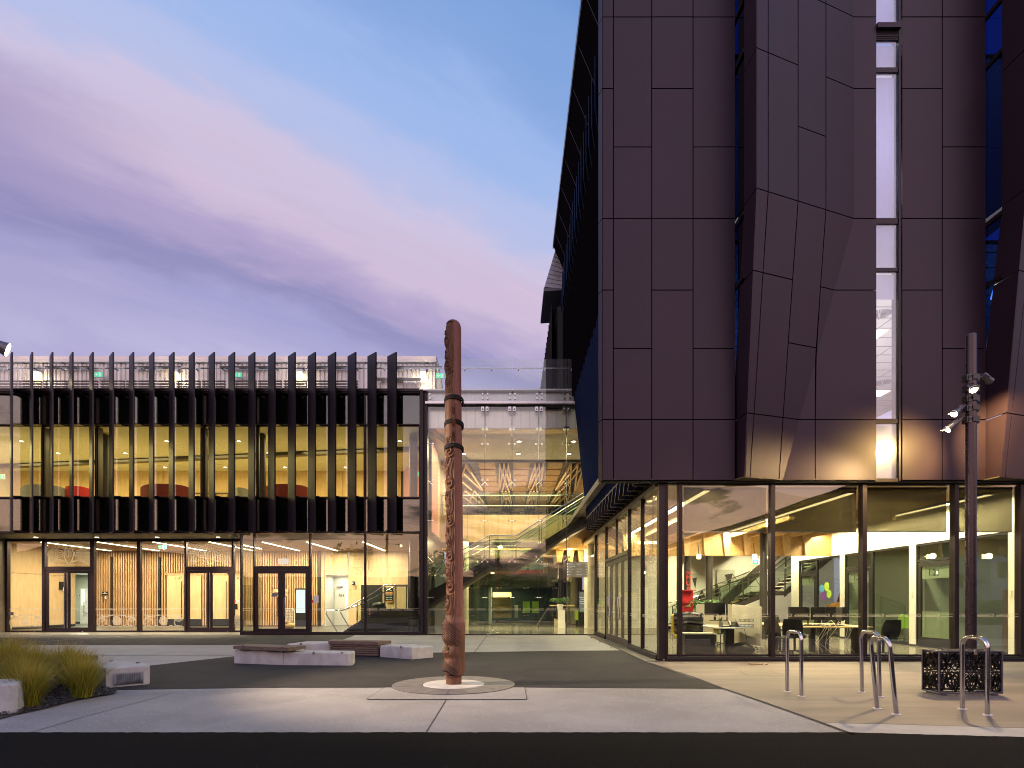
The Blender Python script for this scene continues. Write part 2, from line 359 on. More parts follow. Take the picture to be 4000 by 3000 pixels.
def text(name, body, size, mat, parent, loc, rot=(PI/2,0,0), align='LEFT', bold=0, name_obj=None, depth=.002):
    cu = bpy.data.curves.new(name, 'FONT'); cu.body = body; cu.size = size; cu.align_x = align; cu.extrude = depth; cu.offset = bold; cu.resolution_u = 2
    to = bpy.data.objects.new(name, cu); S.collection.objects.link(to)
    dg = bpy.context.evaluated_depsgraph_get(); me = bpy.data.meshes.new_from_object(to.evaluated_get(dg))
    bpy.data.objects.remove(to); me.materials.clear(); me.materials.append(M[mat])
    o = bpy.data.objects.new(name, me); C.objects.link(o)
    if parent is not None: o.parent = parent; o.location = Vector(loc)-wloc(parent)
    else: o.location = loc
    o.rotation_euler = rot; return o
# flat ribbons for etched film and cut patterns, drawn in (u, w) and lifted into 3-D by place()
def ribbon(mb, pts, wd, place, th=None):
    n = len(pts); L = []; R = []
    for i in range(n):
        a = pts[max(i-1,0)]; b = pts[min(i+1,n-1)]; d = Vector((b[0]-a[0], b[1]-a[1])); d = d.normalized() if d.length else Vector((1,0))
        w = (wd if not callable(wd) else wd(i/(n-1)))/2
        L.append((pts[i][0]-d.y*w, pts[i][1]+d.x*w)); R.append((pts[i][0]+d.y*w, pts[i][1]-d.x*w))
    vs = [place(*p) for p in L]+[place(*p) for p in R]
    mb.add(vs, [(i, n+i, n+i+1, i+1) for i in range(n-1)])
def spiral(cx, cz, r0, r1, turns, a0=0, sgn=1, n=None):
    n = n or int(14*abs(turns))+6
    return [(cx+(r0+(r1-r0)*i/(n-1))*math.cos(a0+sgn*2*PI*turns*i/(n-1)), cz+(r0+(r1-r0)*i/(n-1))*math.sin(a0+sgn*2*PI*turns*i/(n-1))) for i in range(n)]
def band_motif(mb, u0, u1, z, place, sc=1.0):
    p = .42*sc; h = .030*sc; w = .0085*sc; u = u0
    while u < u1-.05:
        e = min(u+p, u1)
        if e-u > p*.95:
            ribbon(mb, [(u+.05*sc,z+h),(u+p-.045*sc,z+h)]+spiral(u+p-.045*sc, z+h*.35, h*.65, h*.15, 1.0, PI/2, -1, 12), w, place)
            ribbon(mb, [(u+p-.02*sc,z-h),(u+.045*sc,z-h)]+spiral(u+.045*sc, z-h*.35, h*.65, h*.15, 1.0, -PI/2, -1, 12), w, place)
            ribbon(mb, [(u+.06*sc,z+h*.12),(u+p-.10*sc,z+h*.12)], w*.9, place); ribbon(mb, [(u+.10*sc,z-h*.42),(u+p-.06*sc,z-h*.42)], w*.7, place)
        else: ribbon(mb, [(u,z+h),(e,z+h)], w, place); ribbon(mb, [(u,z-h),(e,z-h)], w, place)
        u += p
# ================================================================== ground
def sheet(name, mat, poly, z, holes=None):
    o = MB().add([(x, y, z) for x, y in poly], [tuple(range(len(poly)))]).build(name, mat)
    return struct(o)
def gp(px, py): D = GD(py); return (X(px, D), D)
sheet('ground', 'asphalt', [(-400,-400),(400,-400),(400,400),(-400,400)], -.02)
sheet('concrete_paving', 'conc', [(-30,5.2),(30,5.2),(30,8.9),(-30,8.9)], 0.0)
struct(box('road', 'road', None, -40, 40, -14, 5.2, -.019, -.012))
# ragged near edge of the road surfacing, laid over the concrete
rd = [(-40, 5.1)]
rr = random.Random(3)
xs = np.linspace(-12, 12, 420)
for x in xs:
    e = 5.745 if x < 3.43 else 5.745-(x-3.43)*.125
    rd.append((float(x), e+rr.uniform(-.010,.010)))
rd += [(40, 5.1)]
m_ = MB(); rr_ = rd[1:-1]; nq = len(rr_); m_.add([(x,y,.0125) for x,y in rr_]+[(x,5.0,.0125) for x,y in rr_]+[(x,y+.004,.0005) for x,y in rr_], [(i,nq+i,nq+i+1,i+1) for i in range(nq-1)]+[(2*nq+i,i,i+1,2*nq+i+1) for i in range(nq-1)])
struct(m_.build('road_edge', 'road'))
struct(MB().add([(-40,-14,.0105),(40,-14,.0105),(40,5.02,.0105),(-40,5.02,.0105)], [(0,1,2,3)]).build('road_surface', 'road'))
# plaza surfaces
sheet('plaza_paving', 'concl', [(-40,8.9),(3.6,8.9),(3.6,24.6),(-40,24.6)], 0.0)
mid = [gp(440,2696), gp(1000,2687), gp(2000,2685.5), gp(2828,2691), gp(2700,2648), gp(2534,2589.5), (2.99,13.4), (2.99,15.38), gp(2200,2543), gp(1696,2550), gp(1400,2553), gp(911,2565), gp(583,2601), gp(430,2640), gp(395,2690)]
sheet('asphalt_plaza', 'asphalt', mid, .006)
sheet('asphalt_strip', 'asphalt', [(-40, GD(2520)), gp(1277,2520), gp(1382,2484), (X(1382,24.35),24.35), (-40,24.35)], .006)
sheet('threshold_paving', 'concl', [(-26.5,23.35),(X(941,23.35),23.35),(X(941,24.35),24.35),(-26.5,24.35)], .010)
curve = [gp(2534,2590), gp(2706,2646), gp(2833,2694), gp(2987,2746), gp(3200,2822), gp(3313,2864)]
sheet('smooth_paving', 'conc2', [(3.33,12.55)]+[gp(2534,2590)]+curve[1:]+[(3.6,5.65),(30,5.1),(30,12.7),(3.33,12.7)], .008)
sheet('kerb_strip', 'kerb', [gp(3218,2827), gp(3500,2833), gp(4000,2848), (12, 5.35), (12, 4.85), (4.5,5.55), gp(3313,2865)], .0098)
# control joints: narrow recess-coloured strips
def joint(pts, w=.012, z=.0125, name='paving_joint', mat='joint'):
    mb = MB()
    for a, b in zip(pts[:-1], pts[1:]):
        d = Vector((b[0]-a[0], b[1]-a[1])).normalized(); n = Vector((-d.y, d.x))*w/2
        mb.add([(a[0]-n.x,a[1]-n.y,z),(b[0]-n.x,b[1]-n.y,z),(b[0]+n.x,b[1]+n.y,z),(a[0]+n.x,a[1]+n.y,z)], [(0,1,2,3)])
    return struct(mb.build(name, mat))
joint(curve+[gp(3335,2875)], .03); joint([gp(1742,2736), gp(1662,2866)], .011, .005)
joint([gp(115,2864), gp(330,2800), gp(680,2707)], .010, .005); joint([gp(1902,2484), gp(1853,2549)], .02, .005)
joint([gp(3218,2827), gp(3500,2833), gp(4000,2848), (12,5.35)], .012)
joint([gp(-200,2560), gp(911,2560)], .05, .005); joint([gp(1290,2515), gp(2380,2516)], .015, .005)
joint([gp(80,2512), gp(600,2478)], .05, .009, mat='concl')
joint([gp(2600,2693), gp(4000,2698)], .008, .0105); joint([gp(3000,2590), gp(4200,2730)], .008, .0105)
joint([gp(2893,2624), gp(3008,2624), gp(3064,2641), gp(2920,2641), gp(2893,2624)], .010, .0105)
# stone tiles along the glazed side of the tower
root = thing('tile_strip', 'narrow strip of dark stone tiles along the foot of the glazed side wall', 'paving', (3.15,17.4,0))
n = 24; y = 12.45; first = None
for i in range(33):
    for j in range(2):
        xx = 3.035+j*.16
        if first is None:
            first = MB().cbox(xx-.076, xx+.076, y, y+.295, .0085, .0145, .002).build('tile', 'tile', root, loc=(xx,y,0))
        else: inst(first, (xx, y, 0))
    y += .302
# square slab and stone ring round the carved post
PX, PY = -.93, 9.03
sheet('pebble_slab', 'tileg', [(-1.98,8.76),(.18,8.76),(.2,10.02),(-1.96,10.02)], .0095).data.materials[0] = M['asphalt']
sheet('post_slab', 'conc', [(-1.99,7.69),(.2,7.69),(.19,8.745),(-1.98,8.745)], .0095)
joint([(-1.99,7.69),(.2,7.69),(.2,10.03),(-1.96,10.03),(-1.99,7.69)], .006, .0105)
ringt = thing('stone_ring', 'round ring of wedge-shaped basalt pavers round the foot of the carved post', 'paving', (PX,PY,0))
for i in range(20):
    a0 = 2*PI*i/20+.006; a1 = 2*PI*(i+1)/20-.006; poly = []
    for k in range(7): a = a0+(a1-a0)*k/6; poly.append((PX+.975*math.cos(a), PY+.975*math.sin(a)))
    for k in range(5): a = a1+(a0-a1)*k/4; poly.append((PX+.50*math.cos(a), PY+.50*math.sin(a)))
    MB().prism(poly, .010, .019+rr.uniform(0,.002)).build('paver', 'tileg', ringt)
MB().chamf([(PX+.492*math.cos(2*PI*k/40), PY+.492*math.sin(2*PI*k/40)) for k in range(40)], .010, .026, .006).build('centre_disc', 'white_conc', ringt)
# drain cover and ground studs
t_ = thing('drain_cover', 'small rusty drain grate in the tan concrete near the corner glazing', 'drain cover', gp(2960,2597)+(0,))
dc = gp(2960,2597); mb = MB()
for k in range(9): mb.box(dc[0]-.17+k*.04, dc[0]-.15+k*.04, dc[1]-.09, dc[1]+.09, .012, .020)
mb.build('grate_bar', 'brass', t_); box('frame', 'black', t_, dc[0]-.18, dc[0]+.18, dc[1]-.10, dc[1]+.10, .009, .012)
for k, (a, b) in enumerate([(134,2471),(323,2471),(701,2471),(889,2471),(968,2484.5),(1190,2484.5),(2309,2495),(2343,2511),(2388,2533),(2470,2509)][:9]):
    d = GD(b); o = MB().cyl(X(a,d), d, .006, .045, .022, 10).ball((X(a,d), d, .047), .022, 8, (1,1,.5)).build('ground_stud', 'steel')
    tag(o, ['small metal stud before the plywood wall, leftmost of the row', 'small metal stud before the left glass doors', 'small metal stud in front of the pane left of the second door pair', 'small metal stud below the second door pair', 'small metal stud below the narrow corner pane', 'small metal stud right of the third door pair', 'small black stud by the stone tiles, farthest of three', 'small black stud by the stone tiles, middle of three', 'small black stud by the stone tiles, nearest of three'][k], 'ground stud', 'small studs set in the paving before the glazing')

# hills and buildings across the road, behind the camera: the facades mirror them
mb = MB(); n = 90; vs = []
for i in range(n+1):
    a = PI+PI*i/n; r = 170+20*math.sin(a*3)
    h = 14+5*math.sin(a*5+1)+3*math.sin(a*13)+1.5*math.sin(a*31)
    vs += [(r*math.cos(a), r*math.sin(a), -1), ((r+40)*math.cos(a), (r+40)*math.sin(a), max(4, h))]
mb.add(vs, [(2*i, 2*i+1, 2*i+3, 2*i+2) for i in range(n)]); struct(mb.build('hills', 'hill'))
o = thing('distant_building', 'long dark building with a shallow sloping roof across the road, mirrored in the corner glazing', 'building', (34,-26,0))
MB().slab([(16,-20,0),(60,-20,0),(60,-20,9.5),(27,-20,10.2),(18,-20,7.0),(16,-20,6.5)], (0,-14,0)).build('wall', 'bldg', o)
MB().slab([(15.5,-19.6,6.6),(18,-19.6,7.2),(27,-19.6,10.4),(60.5,-19.6,9.7),(60.5,-19.6,10.0),(27,-19.6,10.7),(18,-19.6,7.5),(15.5,-19.6,6.9)], (0,-15,0)).build('roof', 'bldg', o)
o = thing('distant_building', 'low dark building across the road, mirrored in the left facade', 'building', (-22,-40,0))
box('wall', 'bldg', o, -60, 6, -52, -40, 0, 4.6); box('roof', 'bldg', o, -60.5, 6.5, -52.5, -39.5, 4.6, 5.0)
for i, (tx, ty, th) in enumerate([(-20,-26,9),(-9,-32,8.5),(-3,-36,7)]):
    t_ = thing('tree', 'dark leafy tree mirrored in the left facade, %s of three' % ['largest and leftmost','middle one','smallest and rightmost'][i], 'tree', (tx,ty,0), 'trees across the road')
    MB().tube([(tx,ty,0),(tx+.2,ty,th*.45),(tx,ty+.2,th*.7)], [.22,.15,.08], 8).build('trunk', 'bark', t_)
    mb = MB(); r2 = random.Random(i)
    for k in range(900):
        a = r2.uniform(0, 2*PI); e = r2.gauss(0,.4); rad = r2.uniform(.3,1)*2.6
        c = Vector((tx+rad*math.cos(a), ty+rad*math.sin(a), th*.72+e*1.8)); u = Vector((r2.uniform(-1,1),r2.uniform(-1,1),r2.uniform(-1,1)))*.28; w = Vector((r2.uniform(-1,1),r2.uniform(-1,1),r2.uniform(-1,1)))*.28
        mb.add([c-u, c+w, c+u, c-w], [(0,1,2,3)])
    mb.build('crown', 'leaf', t_, kind='stuff')

# ================================================================== left building
YF, YR, YB = 22.4, 24.3, 30.0                                          # front plane, recessed ground floor, lobby back wall
LB = thing('left_building', 'two-storey glazed building on the left with tall angled dark fins over a lit timber lobby', 'building', (-14,YF,0))
XL, XRt = -27.0, X(1671, YF)
XC = X(941, YF)                                                        # where the recess stops
def glz(x0, x1, z0, z1, y, parent, mat='g_front', name='pane', th=.012): return box(name, mat, parent, x0, x1, y-th/2, y+th/2, z0, z1)
def fr(x0, x1, z0, z1, y, parent, name='mullion', dep=.14, mat='dark', dy=0): return box(name, mat, parent, x0, x1, y-dep/2+dy, y+dep/2+dy, z0, z1)
# fins
f0 = None
for k in range(20):
    xf = X(51.6+78.9*k, 21.8)
    if f0 is None:
        mb = MB(); a = Vector((0,0)); d = Vector((-.42,.40)); nrm = Vector((.40,.42)).normalized()*.055
        mb.prism([(0,0),(d.x,d.y),(d.x-nrm.x,d.y-nrm.y),(-nrm.x,-nrm.y)][::1], 4.03, 10.98)
        f0 = MB(); f0.v = [(v[0]+xf, v[1]+21.8, v[2]) for v in mb.v]; f0.f = mb.f
        f0 = f0.build('fin', 'fin', LB, loc=(xf,21.8,0))
    else: inst(f0, (xf, 21.8, 0))
br = None
for k in range(20):
    xf = X(51.6+78.9*k, 21.8)
    for zz in (9.50, 8.30, 5.45, 4.10):
        if br is None: br = MB().box(xf-.40, xf-.02, 22.15, 22.36, zz, zz+.035).build('fin_bracket', 'dark', LB, loc=(xf,22.2,zz))
        else: inst(br, (xf, 22.2, zz))
# spandrels and vision glass bays
mx = [X(p, YF) for p in (-245,-37,171,380,589,798,1007,1217,1426,1641)]
mx[0] = XL
for i in range(len(mx)-1):
    a, b = mx[i]+.025, mx[i+1]-.025
    last = i == len(mx)-2
    box('spandrel_panel', 'spandrel', LB, a, b, YF+.03, YF+.09, 8.36, 9.55); box('spandrel_panel', 'spandrel', LB, a, b, YF+.03, YF+.09, 4.12, 5.42)
    w = MB(); 
    for (x0,x1,z0,z1) in ((a,b,5.46,5.50),(a,b,8.29,8.33),(a,a+.03,5.50,8.29),(b-.03,b,5.50,8.29)): w.box(x0,x1,YF-.03,YF+.05,z0,z1)
    wo_ = w.build('window', 'dark', LB); glz(a+.03, b-.03, 5.50, 8.29, YF, wo_)
    glz(a, b, 8.36, 9.55, YF, LB, 'g_front', 'spandrel_glass'); glz(a, b, 4.12, 5.42, YF, LB, 'g_front', 'spandrel_glass')
for x in mx[1:-1]: fr(x-.02, x+.02, 4.1, 9.58, YF, LB, dep=.16)
for z, h in ((9.57,.16),(8.33,.03),(5.42,.04),(4.04,.07)): fr(XL, X(1638,YF), z, z+h, YF, LB, 'transom', .22, dy=-.02)
box('roof_edge', 'dark', LB, XL, X(1640,YF), YF-.20, YF+.2, 9.62, 9.735)
box('corner_column', 'dark', LB, X(1641,YF)+.005, X(1654,YF), YF-.12, YF+.2, 0, 9.72)
box('corner_column', 'black', LB, X(1654,YF), X(1662,YF), YF-.02, YF+.2, 0, 9.72)
box('corner_column', 'dark', LB, X(1662,YF), X(1671,YF), YF-.09, YF+.2, 0, 9.6)
# rivet line up the corner
mb = MB()
for k in range(15): mb.ball((X(1645,YF), YF-.122, .8+k*.6), .012, 6)
mb.build('rivet', 'steel', LB)
# upper floor interior
box('floor_slab', 'ceil', LB, XL, X(1650,YF), YF+.12, 34.0, 4.35, 5.0)
box('upper_ceiling', 'ceil', LB, XL, -3.45, YF+.12, 31, 8.36, 8.5)
box('roof', 'dark', LB, XL, -3.5, YF+.2, 34, 9.3, 9.6)
px_ = [-60,85,150,240,327,430,560,640,740,830,917,1040,1160,1240,1340,1440,1530,1568]
for a, b in zip(px_[:-1], px_[1:]):
    zs = rr.choice([6.9,7.05,6.9]); xa, xb = X(a,30.4), X(b,30.4)
    MB().box(xa+.008, xb-.008, 30.36, 30.42, 5.0, zs).build('wall_panel', 'ply', LB); MB().box(xa+.008, xb-.008, 30.36, 30.42, zs+.012, 8.36).build('wall_panel', 'ply', LB)
box('back_wall', 'plastic', LB, XL, -5.8, 30.43, 30.6, 5.0, 8.36)
MB().slab([(-5.85,30.4,5),(-3.7,26.5,5),(-3.7,26.5,8.36),(-5.85,30.4,8.36)], (.1,.06,0)).build('salmon_wall', principled('salmon_paint',(.55,.22,.17),.6), LB)
box('end_wall', 'black', LB, -3.64, -3.58, YF+.21, 30.9, 4.1, 9.3)
box('side_wall', 'white', LB, XL-.1, XL, YF, 31, 4.1, 8.4)
MB().bar((X(-150,29.3),29.3,8.27), (-4.0,25.6,8.27), .34, .16).build('ceiling_track', 'column', LB)
for px0 in (395, 1006, 1600):
    xx = X(px0+15, 23.6); MB().cyl(xx, 23.6, 5.0, 8.3, .175, 24).build('round_column', 'column', LB, smooth=True)
for px0 in (171, 379, 789):
    xx = X(px0+11, 22.9); box('inner_post', 'column', LB, xx-.1, xx+.1, 22.75, 22.95, 5.0, 8.35)
# doors in the upper back wall
for a, b in ((655,838),(838,942)):
    mb = MB(); x0, x1 = X(a,30.3), X(b,30.3)
    mb.box(x0,x1,30.28,30.33,7.12,7.18).box(x0,x0+.05,30.28,30.33,5,7.12).box(x1-.05,x1,30.28,30.33,5,7.12).box((x0+x1)/2-.02,(x0+x1)/2+.02,30.3,30.35,5,7.12)
    mb.build('door_frame', 'column', LB)
# roof terrace: corrugated wall
cw = MB(); x = XL; x_end = X(1700,26)
y0 = 26.0
prof = []
while x < x_end:
    prof += [(x,y0),(x+.12,y0),(x+.14,y0+.045),(x+.18,y0+.045)]; x += .20
n = len(prof); cw.add([(p[0],p[1],9.6) for p in prof]+[(p[0],p[1],12.35) for p in prof], [(i,i+1,n+i+1,n+i) for i in range(n-1)])
cw.build('corrugated_wall', 'corr', LB)
box('wall_capping', 'corr', LB, XL, X(1705,26), 25.9, 26.25, 12.36, 12.62)
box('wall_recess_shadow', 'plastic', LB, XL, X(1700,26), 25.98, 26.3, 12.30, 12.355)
MB().slab([(X(1700,26),26.0,9.6),(X(1735,26)+.05,26.0,9.6),(X(1731,26),26.0,11.0),(X(1706,26),26.0,12.6),(X(1700,26),26.0,12.6)], (0,.6,0)).build('end_cheek', 'bench_conc', LB)
box('terrace_floor', 'conc2', LB, XL, X(1640,YF), YF+.2, 26, 9.605, 9.7)
mb = MB()
for k in range(6):
    x0 = XL+1.6+k*4.0; mb.box(x0, x0+2.2, 25.80, 25.85, 12.0, 12.12)
mb.build('louvre_hood', 'column', LB)
for a, b in ((1325,1380),(1488,1575)):
    box('terrace_door', 'corr', LB, X(a,25.9), X(b,25.9), 25.90, 25.96, 9.7, Z(1490,25.9))
box('shelf', 'white', LB, X(1470,25.7), X(1645,25.7), 25.5, 25.9, Z(1483,25.7), Z(1480,25.7))
text('terrace_door_number', '3.11', .16, 'text_dark', LB, (X(1552,25.88),25.89,Z(1496,25.88)), depth=.001)

# ---- ground floor, recessed part
def door_leaf(x0, x1, z0, z1, y, parent, fw=.11, mat='dark', handle=None, hx=None):
    mb = MB(); 
    mb.box(x0,x0+fw,y-.03,y+.03,z0,z1).box(x1-fw,x1,y-.03,y+.03,z0,z1).box(x0+fw,x1-fw,y-.03,y+.03,z0,z0+fw*1.3).box(x0+fw,x1-fw,y-.03,y+.03,z1-fw,z1)
    d = mb.build('door', mat, parent); glz(x0+fw, x1-fw, z0+fw*1.3, z1-fw, y, d)
    if handle == 'tall':
        h = MB(); 
        for yy in (-.09,): h.tube([(hx,y+yy,z0+.12),(hx,y+yy,z1-.10)], .022, 10)
        for zz in (.35,1.0,1.55,2.3): h.bar((hx,y-.09,z0+zz),(hx,y,z0+zz),.02)
        h.build('handle', 'chrome', d, smooth=True)
    if handle == 'd':
        h = MB(); h.tube([(hx,y-.02,.75),(hx,y-.09,.78),(hx,y-.09,1.48),(hx,y-.02,1.52)], .017, 8); h.build('handle', 'steel', d, smooth=True)
    return d
zt = 3.93
struct_x = lambda p: X(p, YR)
for a, b in ((26,35),(169,180),(357,372),(539,552),(724,731),(908,916)): fr(X(a,YR), X(b,YR), 0, zt, YR, LB, dep=.16)
fr(X(26,YR), XC+.9, zt-.02, zt+.10, YR, LB, 'transom', .14); fr(X(26,YR), XC+.9, .008, .06, YR, LB, 'sill', .12)
box('side_cladding', 'soffit', LB, XL, X(26,YR), YR-.5, YR+.05, 0, 4.0)
for a, b in ((35,169),(372,539),(552,724),(916,1022)):
    w_ = fr(X(a,YR), X(b,YR), .06, .085, YR, LB, 'window', .06); glz(X(a,YR), X(b,YR), .09, zt-.02, YR, w_)
for a, b, m in ((180,357,264),(731,908,819)):
    x0, x1, xm = X(a,YR), X(b,YR), X(m,YR)
    fr(x0, x1, 2.68, 2.82, YR, LB, 'transom', .13); w_ = fr(x0, x1, 2.822, 2.84, YR, LB, 'window', .06); glz(x0+.06, x1-.03, 2.84, zt-.02, YR, w_)
    door_leaf(x0+.005, xm-.004, .06, 2.675, YR-.01, LB, .12, handle='tall', hx=xm-.06); door_leaf(xm+.004, x1-.005, .06, 2.675, YR-.01, LB, .12, handle='tall', hx=xm+.06)
# soffit over the recess, with its panels
xs_ = [XL+.1]+[X(p,23.3) for p in (40,280,520,760)]+[XC]
for a, b in zip(xs_[:-1], xs_[1:]):
    for (y0,y1) in ((YF+.10,23.05),(23.06,23.7),(23.71,YR-.07)): box('soffit_panel', 'soffit', LB, a+.005, b-.005, y0, y1, 4.02, 4.05)
box('soffit_backing', 'plastic', LB, XL, XC, YF+.1, YR, 4.06, 4.1)
# ---- ground floor, forward part under the last fins
fr(XC, X(1641,YF), .0, .09, YF, LB, 'sill', .16)
for a, b in ((941,947),(992,996),(1209,1216),(1424,1430)): fr(X(a,YF), X(b,YF), .09, 4.03, YF, LB, dep=.14)
for a, b in ((947,992),(1216,1424),(1430,1637)):
    w_ = fr(X(a,YF), X(b,YF), .09, .125, YF, LB, 'window', .06); glz(X(a,YF), X(b,YF), .13, 4.03, YF, w_)
x0, x1, xm = X(996,YF), X(1209,YF), X(1101,YF)
fr(x0, x1, 2.58, 2.72, YF, LB, 'transom', .13); w_ = fr(x0, x1, 2.722, 2.74, YF, LB, 'window', .06); glz(x0, x1, 2.74, 4.03, YF, w_)
door_leaf(x0+.005, xm-.004, .09, 2.575, YF-.01, LB, .13, handle='d', hx=xm-.13); door_leaf(xm+.004, x1-.005, .09, 2.575, YF-.01, LB, .13, handle='d', hx=xm+.13)
glz_side = box('return_pane', 'g_front', LB, XC-.006, XC+.006, YF+.07, YR, .09, 4.0)
# manifestation bands and etched panels on the glass
mb = MB(); yb = YR-.011
for a, b in ((35,169),(191,354),(372,539),(552,724),(742,896),(916,940)): band_motif(mb, X(a,YR), X(b,YR), 1.0, lambda u, w: (u, yb, w), 1.15)
mb.build('etched_band', 'etch', LB, kind='stuff')
mb = MB(); yb = YF-.011
for a, b in ((947,992),(1010,1090),(1112,1195),(1216,1424),(1430,1637)): band_motif(mb, X(a,YF), X(b,YF), 1.02, lambda u, w: (u, yb, w), 1.15)
mb.build('etched_band', 'etch', LB, kind='stuff')
yb = YR-.010
def swirl_panel(x0, x1, z0, z1, top=False):
    mb = MB(); pl = lambda u, w: (u, yb, w); cx = (x0+x1)/2; cz = (z0+z1)/2; H = z1-z0; wd = x1-x0
    if not top:
        for s_ in (-1, 1):
            ribbon(mb, spiral(cx, cz, H*.04, H*.36, 2.4, 0 if s_ > 0 else PI, 1), .024, pl)
            for q in (.40,.45,.50): ribbon(mb, spiral(cx+s_*wd*.36, cz-H*.12, H*q*.75, H*q*.75, .8, s_*.5), .012, pl)
            for q in (.10,.16,.22,.27): ribbon(mb, spiral(cx+s_*wd*.36, cz+H*.18, H*q, H*q*.8, .9, PI-s_*1.2), .012, pl)
            ribbon(mb, [(cx+s_*wd*(.10+.03*math.sin(k*.9)+.028*k), cz+H*(.45-.02*k)-.03*math.sin(k*1.4)) for k in range(12)], .035, pl)
            ribbon(mb, [(cx+s_*wd*(.05+.035*k), cz-H*(.40+.05*math.sin(k*1.3))) for k in range(12)], .03, pl)
        for q in (0,.03,.05): ribbon(mb, [(x0+.02,z1-q*1.2),(x1-.02,z1-q*1.2)], .008, pl); ribbon(mb, [(x0+.02,z0+q),(x1-.02,z0+q)], .008, pl)
    else:
        for s_ in (-1, 1):
            c = cx+s_*wd*.215
            ribbon(mb, spiral(c, cz+H*.02, H*.03, H*.20, 2.2, 0 if s_>0 else PI, s_), .030, pl)
            for q in (.26,.31,.36,.40): ribbon(mb, spiral(c, cz+H*.0, H*q, H*q, .56, PI*.0 if s_ > 0 else PI, s_ if s_>0 else -1), .016, pl)
            for q in (.05,.09,.13): ribbon(mb, spiral(cx+s_*wd*.43, cz-H*.02, H*q, H*q, .95, 0), .016, pl); ribbon(mb, spiral(cx+s_*wd*.40, cz-H*.28, H*q, H*q, .95, 0), .014, pl)
            for q in (.04,.08): ribbon(mb, spiral(cx+s_*wd*.30, cz-H*.16, H*q, H*q, .95, 0), .014, pl)
            for q in range(4): ribbon(mb, [(cx+s_*wd*(.06+.03*k), cz-H*(.25+.02*q+.03*math.sin(k*.8+q*.3))) for k in range(12)], .010, pl)
            ribbon(mb, [(cx+s_*wd*(.02+.09*math.sin(k/12*PI)), cz+H*(.40-.068*k)) for k in range(13)], .030, pl)
            for q in (0,.025): ribbon(mb, [(cx, z1-.03-q),(cx+s_*(wd/2-.04-q), z1-.03-q),(cx+s_*(wd/2-.04-q), z0+.05+q),(cx, z0+.05+q)], .008, pl)
    return mb.build('etched_swirl', 'etch', LB)
for a, b in ((38,168),(376,538),(556,722),(918,940)): swirl_panel(X(a,YR), X(b,YR), .22, .78)
for a, b in ((186,352),(740,904)): swirl_panel(X(a,YR), X(b,YR), 2.86, 3.90, True)
# ---- lobby
box('lobby_floor', 'floord', LB, XL, -3.65, YF+.09, 34, .001, .012)
box('lobby_ceiling', 'ceilg', LB, -24, -3.65, YR+.1, YB, 4.0, 4.06); box('lobby_ceiling', 'ceilg', LB, XC+.05, -3.65, YF+.1, YR+.1, 4.05, 4.08)
# plywood side wall on the left
ys_ = [YR+.2, 26.2, 28.2, YB]
for a, b in zip(ys_[:-1], ys_[1:]):
    MB().box(-23.32,-23.27,a+.006,b-.006,.14 if a > 25 else .03,2.66).build('wall_panel','ply',LB); MB().box(-23.30,-23.25,a+.006,b-.006,2.675,4.0).build('wall_panel','ply',LB)
box('skirting', 'plastic', LB, -23.3, -23.26, 26.2, YB, .012, .135)
# battens on the back wall, with door openings left out
doors = [(-18.3,-17.42),(-17.2,-16.5),(-15.85,-15.05),(-15.0,-14.25)]
x = X(374,YB); b0 = None; nb = 0
while x < X(1245,YB):
    ind = any(a-.08 < x+.03 < b+.08 for a, b in doors)
    key = 'hi' if ind else 'lo'
    w_ = .06
    if not ind:
        if b0 is None: b0 = MB().box(x,x+.062,YB-.12,YB-.02,.06,4.0).build('batten','batten',LB, loc=(x,YB-.1,0))
        else: inst(b0, (x, YB-.1+rr.uniform(-.02,.02), 0))
    x += .128; nb += 1
hb = None; x = X(374,YB)
while x < X(1245,YB):
    if any(a-.08 < x+.03 < b+.08 for a, b in doors):
        if hb is None: hb = MB().box(x,x+.062,YB-.12,YB-.02,2.85,4.0).build('batten','batten',LB, loc=(x,YB-.1,0))
        else: inst(hb, (x, YB-.1, 0))
    x += .128
box('batten_backing', wood('dark_cedar_board', (.34,.18,.08), (.24,.12,.05), grain=(6,6,.8)), LB, X(374,YB), X(1245,YB), YB-.02, YB+.05, .0, 4.0)
for i, (a, b) in enumerate(doors):
    d = box('lobby_door', 'ply', LB, a, b, YB-.13, YB-.08, .40, 2.72)
    box('kick_plate', 'plastic', d, a, b, YB-.135, YB-.09, .03, .398)
    if i in (0, 2): MB().tube([(b-.07,YB-.2,.35),(b-.07,YB-.2,2.4)], .02, 8).build('handle', 'plastic', d, smooth=True)
    box('door_head', 'batten', LB, a-.06, b+.06, YB-.16, YB-.03, 2.73, 2.82)
text('door_number', '1.07', .22, 'text_dark', LB, (-17.88,YB-.136,2.50), depth=.001)
text('door_number', '1.07', .22, 'text_dark', LB, (-14.74,YB-.136,2.50), depth=.001)
for a in (442, 626):
    box('dark_post', 'plastic', LB, X(a,YB), X(a+8,YB), YB-.2, YB-.1, .06, 3.7)
